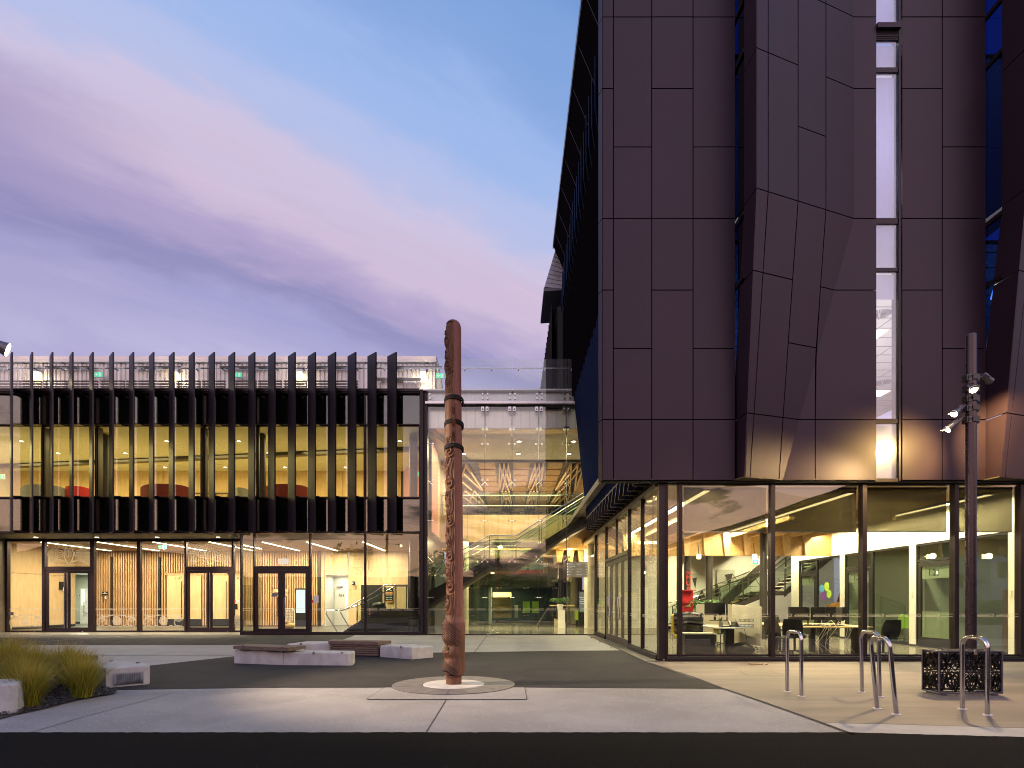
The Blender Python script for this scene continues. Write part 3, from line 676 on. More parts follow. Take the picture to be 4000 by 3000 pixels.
# corridor to the toilets on the left
box('corridor_wall', 'palegreen', LB, -27.5, -22.2, 33.4, 33.5, 0, 2.9); box('corridor_wall', 'palegreen', LB, -22.2, -22.12, YB+.06, 33.4, 0, 3.0); box('corridor_ceiling', 'palegreen', LB, -27.5, -22.1, YB+.06, 33.5, 2.9, 2.95)
box('skirting', 'plastic', LB, -27.5, -22.2, 33.37, 33.4, .012, .13); box('corridor_wall', 'palegreen', LB, -27.5, -23.35, YB+.06, YB+.12, 0, 2.9); box('corridor_head', 'ply', LB, -23.3, -22.2, YB, YB+.06, 2.9, 4.0)
d = box('corridor_door', 'white', LB, X(316,33.4), X(352,33.4), 33.34, 33.39, 0, 2.1); box('vision_panel', 'paper', d, X(319,33.34), X(332,33.34), 33.32, 33.339, Z(2365,33.34), Z(2302,33.34)); MB().tube([(X(333,33.2),33.33,Z(2395,33.2)),(X(328,33.2),33.2,Z(2393,33.2)),(X(328,33.2),33.2,Z(2352,33.2)),(X(333,33.2),33.33,Z(2350,33.2))],.02,8).build('handle','steel',d,smooth=True)
def picto(px, py, y, s, parent, man=True, mat='text_dark'):
    x, z = X(px, y), Z(py, y); mb = MB().ball((x,y,z+s*.38), s*.12, 6, (1,.1,1))
    if man: mb.box(x-s*.13,x+s*.13,y-.005,y,z-.02*s,z+s*.24).box(x-s*.10,x-s*.01,y-.005,y,z-s*.45,z).box(x+s*.01,x+s*.10,y-.005,y,z-s*.45,z)
    else: mb.slab([(x-s*.06,y,z+s*.24),(x+s*.06,y,z+s*.24),(x+s*.19,y,z-s*.15),(x-s*.19,y,z-s*.15)], (0,-.005,0)).box(x-s*.08,x-s*.01,y-.005,y,z-s*.45,z-s*.15).box(x+s*.01,x+s*.08,y-.005,y,z-s*.45,z-s*.15)
    return mb.build('pictogram', mat, parent)
s1 = box('toilet_sign', 'plastic', None, -23.24, -23.16, 28.9, 29.3, 1.95, 2.35); tag(s1, 'black toilet sign with white figures on the plywood side wall', 'sign'); picto(248.5, 2301, 28.895, .22, s1, True, 'text_white')
s2 = thing('toilet_sign', 'small toilet sign with two black figures in the pale green corridor at far left', 'sign', (-23.0,33.3,1.6))
box('plate', 'white', s2, X(301,33.38), X(315,33.38), 33.37, 33.395, 1.62, 1.80); picto(304.5,2325,33.365,.16,s2); picto(311.5,2325,33.365,.16,s2,False)
# wall beside the stair: plywood, corridor opening, dark posts
for a, b in ((1362,1440),(1440,1490),(1490,1595)):
    for z0, z1 in ((.06,1.95),(1.962,3.1),(3.112,4.0)): box('wall_panel', 'ply', LB, X(a,YB)+.006, X(b,YB)-.006, YB-.06, YB, z0, z1)
box('wall_panel', 'ply', LB, X(1270,YB), X(1360,YB)-.01, YB-.06, YB, 2.76, 4.0)
box('dark_post', 'plastic', LB, X(1247,YB), X(1255,YB), YB-.15, YB, 0, 4.0); box('wall_panel', 'ply', LB, X(1255,YB)+.01, X(1268,YB), YB-.07, YB, .06, 4.0)
box('corridor_wall', 'white', LB, -10.0, -9.93, YB, 31.4, 0, 2.75); box('corridor_wall', 'white', LB, -8.72, -8.64, YB, 31.4, 0, 2.75); box('corridor_wall', 'white', LB, -9.93, -8.72, 31.4, 31.5, 0, 2.75); box('corridor_ceiling', 'white', LB, -9.93, -8.72, YB, 31.4, 2.76, 2.8)
d = box('corridor_door', 'white', LB, -9.85, -9.08, 31.34, 31.39, 0, 2.1); box('vision_panel', 'paper', d, -9.26, -9.14, 31.32, 31.339, 1.1, 1.75); box('door_closer', 'steel', LB, -9.75, -9.4, 31.28, 31.33, 2.1, 2.17)
s3 = thing('toilet_sign', 'toilet sign with black man, wheelchair and woman figures on the white corridor door', 'sign', (-9.6,31.3,1.6)); picto(1325,2325,31.325,.17,s3); picto(1341,2325,31.325,.17,s3,False)
mb = MB(); cx_, cz_ = X(1333,31.32), Z(2327,31.32); ribbon(mb, spiral(cx_,cz_,.05,.05,.8,1), .018, lambda u,w:(u,31.32,w)); mb.ball((cx_,31.32,cz_+.10), .02, 6, (1,.1,1)).bar((cx_,31.32,cz_+.08),(cx_,31.32,cz_),.015).bar((cx_,31.32,cz_),(cx_+.05,31.32,cz_),.015).build('pictogram','text_dark',s3)
box('back_panel', 'plastic', LB, X(1595,YB), -3.66, YB-.1, YB, 0, 4.0); box('back_panel', 'plastic', LB, X(1412,YB), X(1495,YB), YB-.09, YB-.061, .3, Z(2285,YB))
box('end_wall', 'column', LB, -3.66, -3.60, YF+.1, YB, 0, 4.3)
for a in (1608,): MB().cyl(X(a+8,24.5), 24.5, 0, 4.05, .19, 24).build('round_column', 'column', LB, smooth=True)
# lighting in the left building
def downlight(x, y, z, name, label, grp, power=0, r=.055, spot=None, parent=None, mat='warm'):
    t = thing(name, label, 'downlight', (x,y,z), grp)
    MB().tube([(x,y,z-.012),(x,y,z+.03)], r*1.5, 16).build('trim_ring', 'steel', t); MB().tube([(x,y,z-.016),(x,y,z-.008)], r, 16).build('lamp_face', mat, t)
    if power: lamp('SPOT' if spot else 'POINT', 'lamp_light', t, (x,y,z-.05), power, aim=(x,y,0) if spot else None, spot=spot, blend=.6, radius=.06)
    return t
rows = [([85,651,933,1562],24.6),([227,490,1047],26.6),([644,880,1113,1349,1635],29.4)]
rn = ['front row', 'middle row', 'back row']; od = ['leftmost', 'second from the left', 'third from the left', 'fourth from the left', 'rightmost']
for ri, (ps, D) in enumerate(rows):
    for j, p in enumerate(ps): downlight(X(p,D), D, 8.345, 'ceiling_downlight', 'lit upstairs ceiling downlight behind the fins, %s, %s' % (rn[ri], od[j] if j < len(ps)-1 else 'rightmost'), 'downlights in the ceiling behind the fins', r=.075)
for i, xx in enumerate((-23.5,-18.5,-13.5,-8.0)):
    lamp('AREA', 'ceiling_or_fill_light', LB, (xx,26.3,8.3), 430, (1,.80,.34), 3.6, 4.5)
wl = ['over the plywood wall', 'over the first etched pane', 'over the third pane', 'over the second pair of doors']
for i, p in enumerate((140,378,614,852)):
    downlight(X(p,23.4), 23.4, 4.015, 'soffit_downlight', 'lit round downlight in the entrance soffit, %s' % wl[i], 'downlights in the entrance soffit', 1300, .07, 84)
sx = [-20.85,-18.35,-15.9,-13.4,-11.05,-9.08,-6.6]
sl_ = ['left of the first glass doors','between the first door pair and the battens','above the first lobby door','above the second glass doors','above the third glass doors','above the white corridor opening','above the lobby stair']
for i, xx in enumerate(sx):
    t = thing('strip_light', 'long warm lobby ceiling tube %s' % sl_[i], 'strip light', (xx,27,3.98), 'linear lights in the lobby ceiling')
    box('housing', 'plastic', t, xx-.06, xx+.06, 24.9, 29.3, 3.972, 3.998); box('tube', 'warmstrip', t, xx-.04, xx+.04, 24.95, 29.25, 3.955, 3.972)
    lamp('AREA', 'tube_light', t, (xx,27.1,3.94), 330, (1,.84,.60), .12, 4.2)
t = thing('corridor_light', 'soft ceiling light in the pale corridor behind the first glass doors', 'ceiling light', (-24.2,32,2.9)); box('diffuser', 'paper', t, -24.5, -23.9, 31.5, 32.2, 2.86, 2.89); lamp('AREA', 'lamp_light', t, (-24.2,31.8,2.84), 160, (.95,1,.8), .5)
t = thing('corridor_light', 'soft ceiling light in the white corridor by the toilets sign', 'ceiling light', (-9.3,30.8,2.74)); box('diffuser', 'paper', t, -9.5, -9.1, 30.6, 31.0, 2.72, 2.75); lamp('AREA', 'lamp_light', t, (-9.3,30.8,2.70), 30, (1,.98,.8), .4)
# roof terrace lights and exit signs
for i, p in enumerate((142,680,1170,1652)):
    xx = X(p,25.8); t = thing('wall_light', 'lit box-shaped wall light on the corrugated roof wall, %s' % ['leftmost of four','second from the left','third from the left','rightmost, by the end of the wall'][i], 'wall light', (xx,25.8,11.6), 'wall lights on the roof terrace')
    box('housing', 'steel', t, xx-.13, xx+.13, 25.78, 25.98, Z(1452,25.8), Z(1440,25.8)); box('diffuser', 'walllamp', t, xx-.11, xx+.11, 25.76, 25.97, Z(1488,25.8), Z(1452.5,25.8))
    lamp('POINT', 'lamp_light', t, (xx,25.4,11.6), 40, (1,.8,.45), radius=.1)
def exit_sign(x, y, z, w, h, label, arrow=-1, ry=0, face=None):
    t = thing('exit_sign', label, 'exit sign', (x,y,z), 'green exit signs')
    box('casing', 'white', t, x-w/2-.02, x+w/2+.02, y, y+.05, z-h/2-.02, z+h/2+.02); box('face', 'green', t, x-w/2, x+w/2, y-.006, y, z-h/2, z+h/2)
    mb = MB(); c = x+arrow*w*.22; s = h*.30*arrow
    mb.slab([(c+s,y-.006,z),(c,y-.006,z+h*.3),(c,y-.006,z-h*.3)], (0,-.004,0)).box(min(c,c-s),max(c,c-s),y-.010,y-.006,z-h*.07,z+h*.07)
    q = x-arrow*w*.22; mb.box(q-h*.22,q+h*.22,y-.010,y-.006,z-h*.38,z+h*.38); mb.build('arrow', 'paper', t)
    mb = MB().ball((q,y-.012,z+h*.25),h*.08,6,(1,.1,1)).bar((q,y-.012,z+h*.15),(q-h*.05,y-.012,z-h*.05),h*.1).bar((q-h*.05,y-.012,z-h*.05),(q+h*.12,y-.012,z-h*.3),h*.07).bar((q-h*.05,y-.012,z-h*.05),(q-h*.14,y-.012,z-h*.3),h*.07); mb.build('running_figure', 'green', t)
    return t
exit_sign(X(385,25.7),25.7,Z(1463,25.7),.36,.20,'green exit sign on the roof wall behind the fifth fin')
exit_sign(X(928,25.7),25.7,Z(1464,25.7),.36,.20,'green exit sign on the roof wall between middle fins')
exit_sign(X(1724,25.9),25.5,Z(1468,25.5),.36,.22,'green exit sign on the roof, half hidden by the carved post')
exit_sign(X(632,26),26,Z(2136,26),.30,.17,'green exit sign hanging from the timber lobby ceiling')
exit_sign(X(2,28),28,Z(1862,28),.34,.2,'green exit sign on the upper floor at the left edge')
exit_sign(X(1636,27.5),27.5,Z(1852,27.5),.3,.2,'green exit sign on the upper floor beside the corner column')
# ================================================================== glass atrium
AT = thing('atrium_building', 'tall glass link between the two buildings with a diagonal stair inside', 'building', (0,YF,0))
XA0, XA1 = X(1673,YF), 3.30
jp = [X(p,YF) for p in (1672,1782,1894,2000,2105,2213,2329)]
zj = [.04, 3.01, 6.06, 9.12]
for i in range(6):
    for j in range(3):
        box('glass_pane', 'g_atr', AT, jp[i]+.008, jp[i+1]-.008, YF-.008, YF+.008, zj[j]+.006, zj[j+1]-.006)
box('sill', 'dark', AT, XA0, XA1, YF-.05, YF+.05, 0, .04)
mb = MB()
for x in jp[1:-1]: mb.box(x-.007, x+.007, YF-.006, YF+.006, .04, 9.1)
mb.build('glass_joint', 'black', AT)
mb = MB()
for x in jp[1:-1]: mb.box(x-.005, x+.005, YF+.02, YF+.10, .04, 8.9)
mb.build('joint_rail', 'column', AT)
sp = None; sp2 = None
for x in jp[:-1]:
    x = x if x > jp[0]+.1 else x+.08
    for z in (1.49, 4.55, 7.60):
        mb = MB()
        for s_ in (-1,1):
            mb.tube([(x,YF-.03,z),(x+s_*.12,YF-.03,z)], .009, 6).tube([(x+s_*.12,YF-.05,z),(x+s_*.12,YF+.01,z)], .034, 10)
        if sp is None: sp = mb.build('spider_fitting', 'chrome', AT, loc=(x,YF,z), smooth=True)
        else: inst(sp, (x,YF,z))
    for z in (3.01, 6.06):
        mb = MB()
        for s_ in (-1,1):
            for q in (-1,1):
                mb.tube([(x,YF-.03,z),(x+s_*.11,YF-.03,z+q*.10)], .010, 6).tube([(x+s_*.11,YF-.05,z+q*.10),(x+s_*.11,YF+.01,z+q*.10)], .034, 10)
        if sp2 is None: sp2 = mb.build('spider_fitting', 'chrome', AT, loc=(x,YF,z), smooth=True)
        else: inst(sp2, (x,YF,z))
# roof edge
box('fascia_ledge', 'fascia', AT, XA0-.1, XA1, YF-.18, YF+.3, Z(1582,YF), Z(1573,YF)); box('fascia_slot', 'black', AT, XA0, XA1, YF-.02, YF+.3, Z(1589,YF), Z(1582,YF)-.003)
box('upstand', 'fascia', AT, XA0-.1, XA1, YF+.10, YF+.3, Z(1572,YF), 9.68); box('deck_edge', 'fascia', AT, XA0-.4, XA1, YF-.12, YF+.35, 9.69, 9.75)
box('roof', 'conc2', AT, XA0, XA1, YF+.36, 44, 9.5, 9.66)
for i in range(6): box('fascia_panel', 'fascia', AT, jp[i]+.01, jp[i+1]-.01, YF+.27, YF+.31, 8.30, 9.1)
mb = MB()
for i in range(6):
    for q in (.33,.66):
        x = jp[i]+(jp[i+1]-jp[i])*q; mb.box(x-.003,x+.003,YF+.266,YF+.27,8.32,9.08)
mb.build('fascia_seam', 'lampgrey', AT)
box('fascia_return', 'brass', AT, XA0, XA1, YF+.32, YF+.9, 8.28, 8.31)
cp_ = ch_ = None
for x in jp[1:-1]:
    for s_ in (-1,1):
        if cp_ is None: cp_ = MB().box(x+s_*.09-.055, x+s_*.09+.055, YF-.05, YF-.01, 8.90, 9.07).ball((x+s_*.09,YF-.06,8.97), .032, 8).build('clamp_plate','steel',AT,loc=(x+s_*.09,YF,9))
        else: inst(cp_,(x+s_*.09,YF,9))
    if ch_ is None: ch_ = MB().box(x-.12, x+.12, YF+.02, YF+.26, 8.22, 8.30).box(x-.02,x+.02,YF+.02,YF+.30,7.98,8.22).build('glass_hanger','steel',AT,loc=(x,YF,8.2))
    else: inst(ch_,(x,YF,8.2))
# balustrade
bl = thing('roof_balustrade', 'frameless glass balustrade with a slim steel rail along the roof edge', 'balustrade', (-8,YF,9.7))
bp = [X(p,YF) for p in (1672,1784,1896,2002,2107,2214,2300)]
for i in range(6):
    box('glass_panel', 'g_bal', bl, bp[i]+.012, bp[i+1]-.012, YF-.16, YF-.145, 9.22, Z(1402,YF-.16))
    for s_, xx in ((0,bp[i]+.1),(1,bp[i+1]-.1)):
        mb = MB()
        for zz in (9.35,9.52): mb.tube([(xx,YF-.20,zz),(xx,YF-.10,zz)], .035, 10)
        mb.build('bolt', 'steel', bl, smooth=True)
mb = MB()
k = 0; x = bp[0]; 
bx = [XL]+[X(171+430*i,YF) for i in range(-0,4)]+[bp[0]-.01]
bx = [XL, X(172,YF), X(379,YF), X(590,YF), X(789,YF), X(1007,YF), X(1217,YF), X(1427,YF), X(1662,YF)]
for a, b in zip(bx[:-1], bx[1:]): box('glass_panel', 'g_bal', bl, a+.012, b-.012, YF+.05, YF+.065, 9.74, 11.0)
MB().box(XL, bp[-1], YF+.20, YF+.235, 10.68, 10.72).build('handrail', 'steel', bl)
mb = MB(); x = XL+.5
while x < bp[-1]: mb.tube([(x,YF+.02,10.60),(x,YF+.2,10.60)], .03, 8).bar((x,YF+.2,10.6),(x,YF+.21,10.7),.02); x += 1.07
mb.build('rail_bracket', 'steel', bl)
# slatted benches on the roof terrace
bn = None
for i, (p0, p1) in enumerate([(-30,70),(74,168),(176,268),(272,388),(398,492),(497,684),(693,787),(793,884),(920,1006),(1012,1104),(1111,1202),(1208,1400)]):
    x0, x1 = X(p0,24.6), X(p1,24.6)
    t = thing('terrace_bench', 'low slatted timber bench on the roof terrace, number %s from the left' % ['one','two','three','four','five','six','seven','eight','nine','ten','eleven','twelve'][i], 'bench', ((x0+x1)/2,24.6,9.7), 'slatted benches on the roof terrace')
    for j, zz in enumerate((10.90,10.78,10.66)):
        box('slat', 'bench_wood', t, x0, x1, 24.5-.0*j, 24.56, zz, zz+.05)
    box('slat', 'bench_wood', t, x0, x1, 24.35, 24.50, 10.52, 10.57)
    for xx in (x0+.04, x1-.08): box('leg', 'steel', t, xx, xx+.04, 24.57, 24.62, 9.7, 10.95)
# interior
box('atrium_floor', 'floor', AT, -3.58, 14.6, YF+.05, 31.4, .002, .014)
box('atrium_ceiling', 'ceil', AT, -3.55, 6, YF+.9, 27.7, 8.30, 8.36)
box('upper_ceiling', 'plyd', AT, -4.5, 9, 27.75, 44, 8.34, 8.4)
# dark lattice coffers that run back under the ceiling
bands = [(-4.0,-1.75),(-.84,.05),(.92,1.78),(2.62,3.9)]
for a, b in bands: box('ceiling_slot', 'plastic', AT, a, b, 27.8, 44, 8.28, 8.33)
for (a, b) in bands:
    m_x = (a+b)/2; wd_ = (b-a)/2-.06
    for row in range(2):
        y0_ = 27.9+row*6.6
        for k in range(3):
            xa_ = m_x+(k-1)*wd_*.55
            for sg in (-1, 1):
                xe = min(max(xa_+sg*wd_*.95, a+.05), b-.05)
                MB().bar((xa_, y0_, 8.16-.02*(sg > 0)), (xe, y0_+6.3, 8.16-.02*(sg > 0)), .075, .20).build('lattice_bar', 'lattice', AT)
for a, b in ((-1.7,-.88),(.1,.88),(1.82,2.58)):
    y = 28.2; 
    while y < 43:
        box('ceiling_panel', 'plyd', AT, a, b, y, y+1.3, 8.27, 8.33); y += 1.5
box('ceiling_beam', 'column', AT, -3.5, 6, 27.7, 27.85, 8.2, 8.36)
box('mezzanine_front', 'ply', AT, -3.6, 6.5, 28.0, 28.08, 4.28, 5.64)
mb = MB()
for xx in (-2.2,-.7,.8,2.3): mb.box(xx-.006,xx+.006,27.993,28.0,4.3,5.62)
mb.build('panel_seam', 'plastic', AT)
box('mezzanine_slab', 'white', AT, -3.6, 14.6, 28.08, 44, 4.32, 4.7)
for a, b in zip([-3.5,-1.7,0.1,1.8,3.6,5.2][:-1],[-3.5,-1.7,0.1,1.8,3.6,5.2][1:]):
    box('balustrade_pane', 'g_in', AT, a+.03, b-.03, 28.02, 28.035, 5.65, 6.78)
    box('baluster', 'column', AT, a-.03, a+.03, 28.1, 28.14, 5.64, 6.6)
MB().tube([(-3.5,28.1,6.62),(6,28.1,6.62)], .028, 8).tube([(-3.5,28.1,6.1),(6,28.1,6.1)], .018, 8).build('handrail', 'chrome', AT, smooth=True)
# far upper glazing, open to the sky beyond
for i in range(9): box('far_mullion', 'plastic', AT, -4.4+i*1.5, -4.3+i*1.5, 43.9, 44.0, 4.7, 8.4)
box('far_transom', 'plastic', AT, -4.4, 9, 43.9, 44, 7.0, 8.4); box('far_spandrel', 'column', AT, -4.4, 9, 43.9, 44, 4.7, 6.0)
box('side_wall', 'ply', AT, -3.56, -3.50, 26.0, 44, 4.4, 8.3)
MB().slab([(-3.45,24.0,4.3),(-3.45,26.0,4.3),(-3.45,26.0,8.2),(-3.45,24.0,8.2)], (.03,0,0)).build('salmon_wall', bpy.data.materials['salmon_paint'], AT)
MB().slab([(-3.4,22.7,8.25),(-3.15,22.7,8.25),(-2.1,27.6,8.25),(-2.35,27.6,8.25)], (0,0,.04)).build('ceiling_track', 'column', AT)
MB().box(-3.1,-2.6,27.2,27.6,4.3,8.3).build('square_column', 'column', AT)
# columns
for (p, D, r, z1, m, lb) in ((1806,26.8,.30,4.3,'colconc',''),(2311,27.2,.20,4.3,'colconc',''),(2242,33,.2,4.0,'colconc',''),(2225,34.5,.2,4.0,'colconc',''),(2190,33,.16,4.0,'column','')):
    MB().cyl(X(p,D), D, 0, z1, r, 28).build('round_column', m, AT, smooth=True)
box('stub_wall', 'white', AT, -3.5, -2.95, 25.6, 26, 0, 3.0); box('stub_wall', 'whitewall', AT, -2.95, -2.6, 27, 27.2, 0, 4.3)
# under the mezzanine: timber ceiling
box('lower_ceiling', 'plyd', AT, -3.5, 3.6, 28.1, 31.2, 3.9, 4.0); MB().bar((1.6,27.9,4.2),(6.5,27.9,4.2),.12,.5).build('timber_beam','plyd',AT)
for k in range(7): MB().slab([(2.3+k*.55,28.3,3.3),(2.5+k*.55,28.3,3.3),(2.6+k*.55,28.3,3.95),(2.2+k*.55,28.3,3.95)], (0,2.6,0)).build('ceiling_baffle','plyd',AT)
# inner glazed wall with dim rooms behind and a void in front
YI = 31.2
mb = MB()
for p in (1838,1894,1949,2000,2055,2110,2165): mb.box(X(p,YI)-.008,X(p,YI)+.008,YI-.01,YI+.01,0,4.0)
mb.box(X(1838,YI),X(2165,YI),YI-.01,YI+.01,2.0,2.02); mb.build('glass_joint', 'g_in', AT)
box('inner_glass', 'g_in', AT, X(1830,YI), X(2168,YI), YI+.0, YI+.012, .02, 4.0)
mb = MB()
for p in (1846,1950,2055,2165):
    for z in (.55,2.02,3.2):
        for s_ in (-1,1): mb.tube([(X(p,YI),YI-.05,z),(X(p,YI)+s_*.11,YI-.05,z+.06*(z==2.02))], .012, 6).ball((X(p,YI)+s_*.11,YI-.06,z+.06*(z==2.02)), .035, 8)
mb.build('spider_fitting', 'chrome', AT)
box('room_band', 'column', AT, X(1846,33), X(2155,33), 33, 33.3, 2.15, 2.95)
box('room_back', 'tealwall', AT, -4, 3.5, 38, 38.1, -1, 4.2); box('room_floor', 'plastic', AT, -4, 3.5, 31.3, 38, -.9, -.85); box('room_ceiling', 'ceil', AT, -4, 3.5, 33.3, 38, 2.5, 2.6)
box('room_ceiling', 'plyd', AT, -3.6, 3.5, 31.3, 38, 4.1, 4.2)
box('room_shelf', 'ply', AT, X(1925,36), X(1998,36), 35.8, 36, .3, 1.9)
for z in (.75,1.2,1.55): box('shelf_board', 'ceil', AT, X(1922,35.6), X(2000,35.6), 35.3, 35.8, z, z+.05)
box('room_divider', 'white', AT, X(1913,35), X(1922,35), 33.4, 35, -.8, 2.4); box('red_counter', 'maroon', AT, X(1905,36.5), X(2120,36.5), 36.4, 36.6, 2.9, 3.35); box('white_cabinet', 'cream', AT, X(2010,36), X(2024,36), 35.9, 36.1, .3, 1.1)
for p in (1975,2028,2066,2095): box('teal_blind', 'tealwall', AT, X(p,35), X(p+30,35), 34.9, 35, 3.3, 4.05)
box('number_panel', 'ply', AT, X(2122,33.2), X(2140,33.2), 33.1, 33.18, 2.98, 3.95)
text('room_number', '27', .30, 'text_white', AT, (X(2123,33.05),33.05,3.38), depth=.002)
for i, (p, q) in enumerate(((1924,2237),(1984,2250),(2043,2250),(2113,2253))):
    D = 34.5 if i else 33.8; t = thing('pendant_light', 'bright globe lamp in the dim room behind the atrium, %s' % ['first from the left','second from the left','third from the left','rightmost'][i], 'pendant lamp', (X(p,D),D,Z(q,D)), 'globe lamps in the room behind the atrium')
    MB().ball((X(p,D),D,Z(q,D)), .10, 12).build('globe', 'flood', t, smooth=True); MB().tube([(X(p,D),D,Z(q,D)+.1),(X(p,D),D,4.05)], .008, 6).build('cord', 'plastic', t)
    lamp('POINT', 'lamp_light', t, (X(p,D),D-.2,Z(q,D)), 110, (1,.82,.5), radius=.1)
for i, p in enumerate((2056, 2092)):
    D = 35; x = X(p,D); t = thing('green_chair', 'lime green high-backed chair in the dim room, %s of two' % ['left','right'][i], 'chair', (x,D,.2), 'green chairs behind the atrium')
    box('backrest', 'lime', t, x-.22, x+.22, D, D+.08, .72, 1.33); box('seat', 'lime', t, x-.22, x+.22, D-.4, D, .62, .70); MB().cyl(x, D-.2, .2, .62, .03, 8).build('stem', 'plastic', t)
t = thing('strip_light', 'dim warm ceiling tube in the room behind the atrium', 'strip light', (X(1945,36),36,2.45)); box('tube', 'warmstrip', t, X(1922,36), X(1962,36), 35.9, 36, 2.44, 2.48); lamp('AREA', 'tube_light', t, (X(1945,36),35.5,2.40), 260, (1,.85,.45), 1.5, .5)
t = thing('strip_light', 'short warm ceiling tube in the room right of the shelf', 'strip light', (X(2025,36),36,2.45)); box('tube', 'warmstrip', t, X(2010,36), X(2040,36), 35.9, 36, 2.44, 2.48)
# glass guard of the stairwell, rails
t = thing('stairwell_guard', 'glass guard with slanting timber rail round the stairwell opening in the atrium floor', 'balustrade', (X(2180,29),29,0))
for a, b in ((2160,2185),(2185,2212),(2212,2240)): box('glass_panel', 'g_in', t, X(a,29)+.02, X(b,29)-.02, 29, 29.015, .1, 1.05); box('post', 'column', t, X(a,29)-.02, X(a,29)+.02, 29.02, 29.06, 0, 1.1)
MB().bar((X(2148,29),29.05,1.12),(X(2245,29),29.05,1.12),.06,.05).build('handrail', 'deskw', t); MB().bar((X(2095,29),29.3,.02),(X(2150,29),29.3,1.15),.07,.07).build('slanting_rail', 'steel', t)
MB().slab([(X(2165,28.6),28.6,.02),(X(2212,28.6),28.6,.02),(X(2212,28.6),28.6,.22),(X(2165,28.6),28.6,.48)], (0,.15,0)).build('low_wall', 'colconc', t)
# diagonal stair
ST = thing('diagonal_stair', 'dark steel stair with glass balustrade climbing diagonally across the atrium', 'stair', (-1,24.5,0))
Y1 = 24.5
def P3(p, q, D=Y1): return (X(p,D), D, Z(q,D))
top = [(1600,2351),(1674,2311),(1912,2180),(2016,2182),(2212,2057),(2330,1985)]
bot = [(2330,2022),(2208,2091),(2012,2217),(1912,2217),(1674,2365),(1600,2407)]
MB().slab([P3(*a) for a in top+bot], (0,.06,0)).build('stringer', 'column', ST)
MB().slab([(x,y+1.6,z) for x,y,z in [P3(*a) for a in top+bot]], (0,.06,0)).build('stringer', 'column', ST)
mb = MB()
bb = [P3(a,b) for a,b in ((2330,2022),(2208,2091),(2012,2217),(1912,2217),(1674,2365),(1600,2407))]
for a, b in zip(bb[:-1], bb[1:]): mb.add([a, b, (b[0],b[1]+1.65,b[2]), (a[0],a[1]+1.65,a[2])], [(0,1,2,3)]); mb.add([(a[0],a[1],a[2]-.14),(b[0],b[1],b[2]-.14),(b[0],b[1]+1.65,b[2]-.14),(a[0],a[1]+1.65,a[2]-.14)],[(0,1,2,3)]); mb.add([(a[0],a[1]-.01,a[2]-.002),(b[0],b[1]-.01,b[2]-.002),(b[0],b[1]-.01,b[2]-.14),(a[0],a[1]-.01,a[2]-.14)],[(0,1,2,3)])
mb.build('stair_soffit', 'soffit', ST)
tt = [P3(*a) for a in top]
st0 = None
for a, b in ((tt[1],tt[2]),(tt[3],tt[4]),(tt[4],tt[5])):
    n_ = max(2, int(abs(b[2]-a[2])/.17))
    for i in range(n_):
        x = a[0]+(b[0]-a[0])*(i+.5)/n_; z = a[2]+(b[2]-a[2])*(i+.5)/n_-.12
        if st0 is None: st0 = MB().box(x-.14,x+.14,Y1+.06,Y1+1.6,z,z+.04).build('tread','lampgrey',ST,loc=(x,Y1,z))
        else: inst(st0,(x,Y1,z))
box('landing', 'lampgrey', ST, tt[2][0], tt[3][0], Y1+.06, Y1+1.6, tt[2][2]-.1, tt[2][2]-.04)
for yy in (Y1, Y1+1.6):
    for i in range(1,5):
        a, b = tt[i], tt[i+1]
        n_ = max(1, round((b[0]-a[0])/1.15))
        for j in range(n_):
            p = Vector(a).lerp(Vector(b), j/n_); q = Vector(a).lerp(Vector(b), (j+1)/n_); p.y = q.y = yy-.02
            MB().slab([p+Vector((.03,0,-.08)), q+Vector((-.03,0,-.08)), q+Vector((-.03,0,.98)), p+Vector((.03,0,.98))], (0,-.014,0)).build('balustrade_pane', 'g_in', ST)
            MB().bar(p+Vector((0,.04,-.2)), p+Vector((0,.04,.95)), .035).build('post', 'column', ST)
    mb = MB()
    mb.tube([(p[0],yy+.04,p[2]+1.0) for p in tt[1:]], .026, 8).tube([(p[0],yy+.04,p[2]+.72) for p in tt[1:]], .018, 8)
    mb.build('handrail', 'chrome', ST, smooth=True)
# etched band on the atrium glass
mb = MB(); band_motif(mb, XA0+.02, XA1-.02, 1.02, lambda u, w: (u, YF-.014, w), 1.1); mb.build('etched_band', 'etch', AT, kind='stuff')
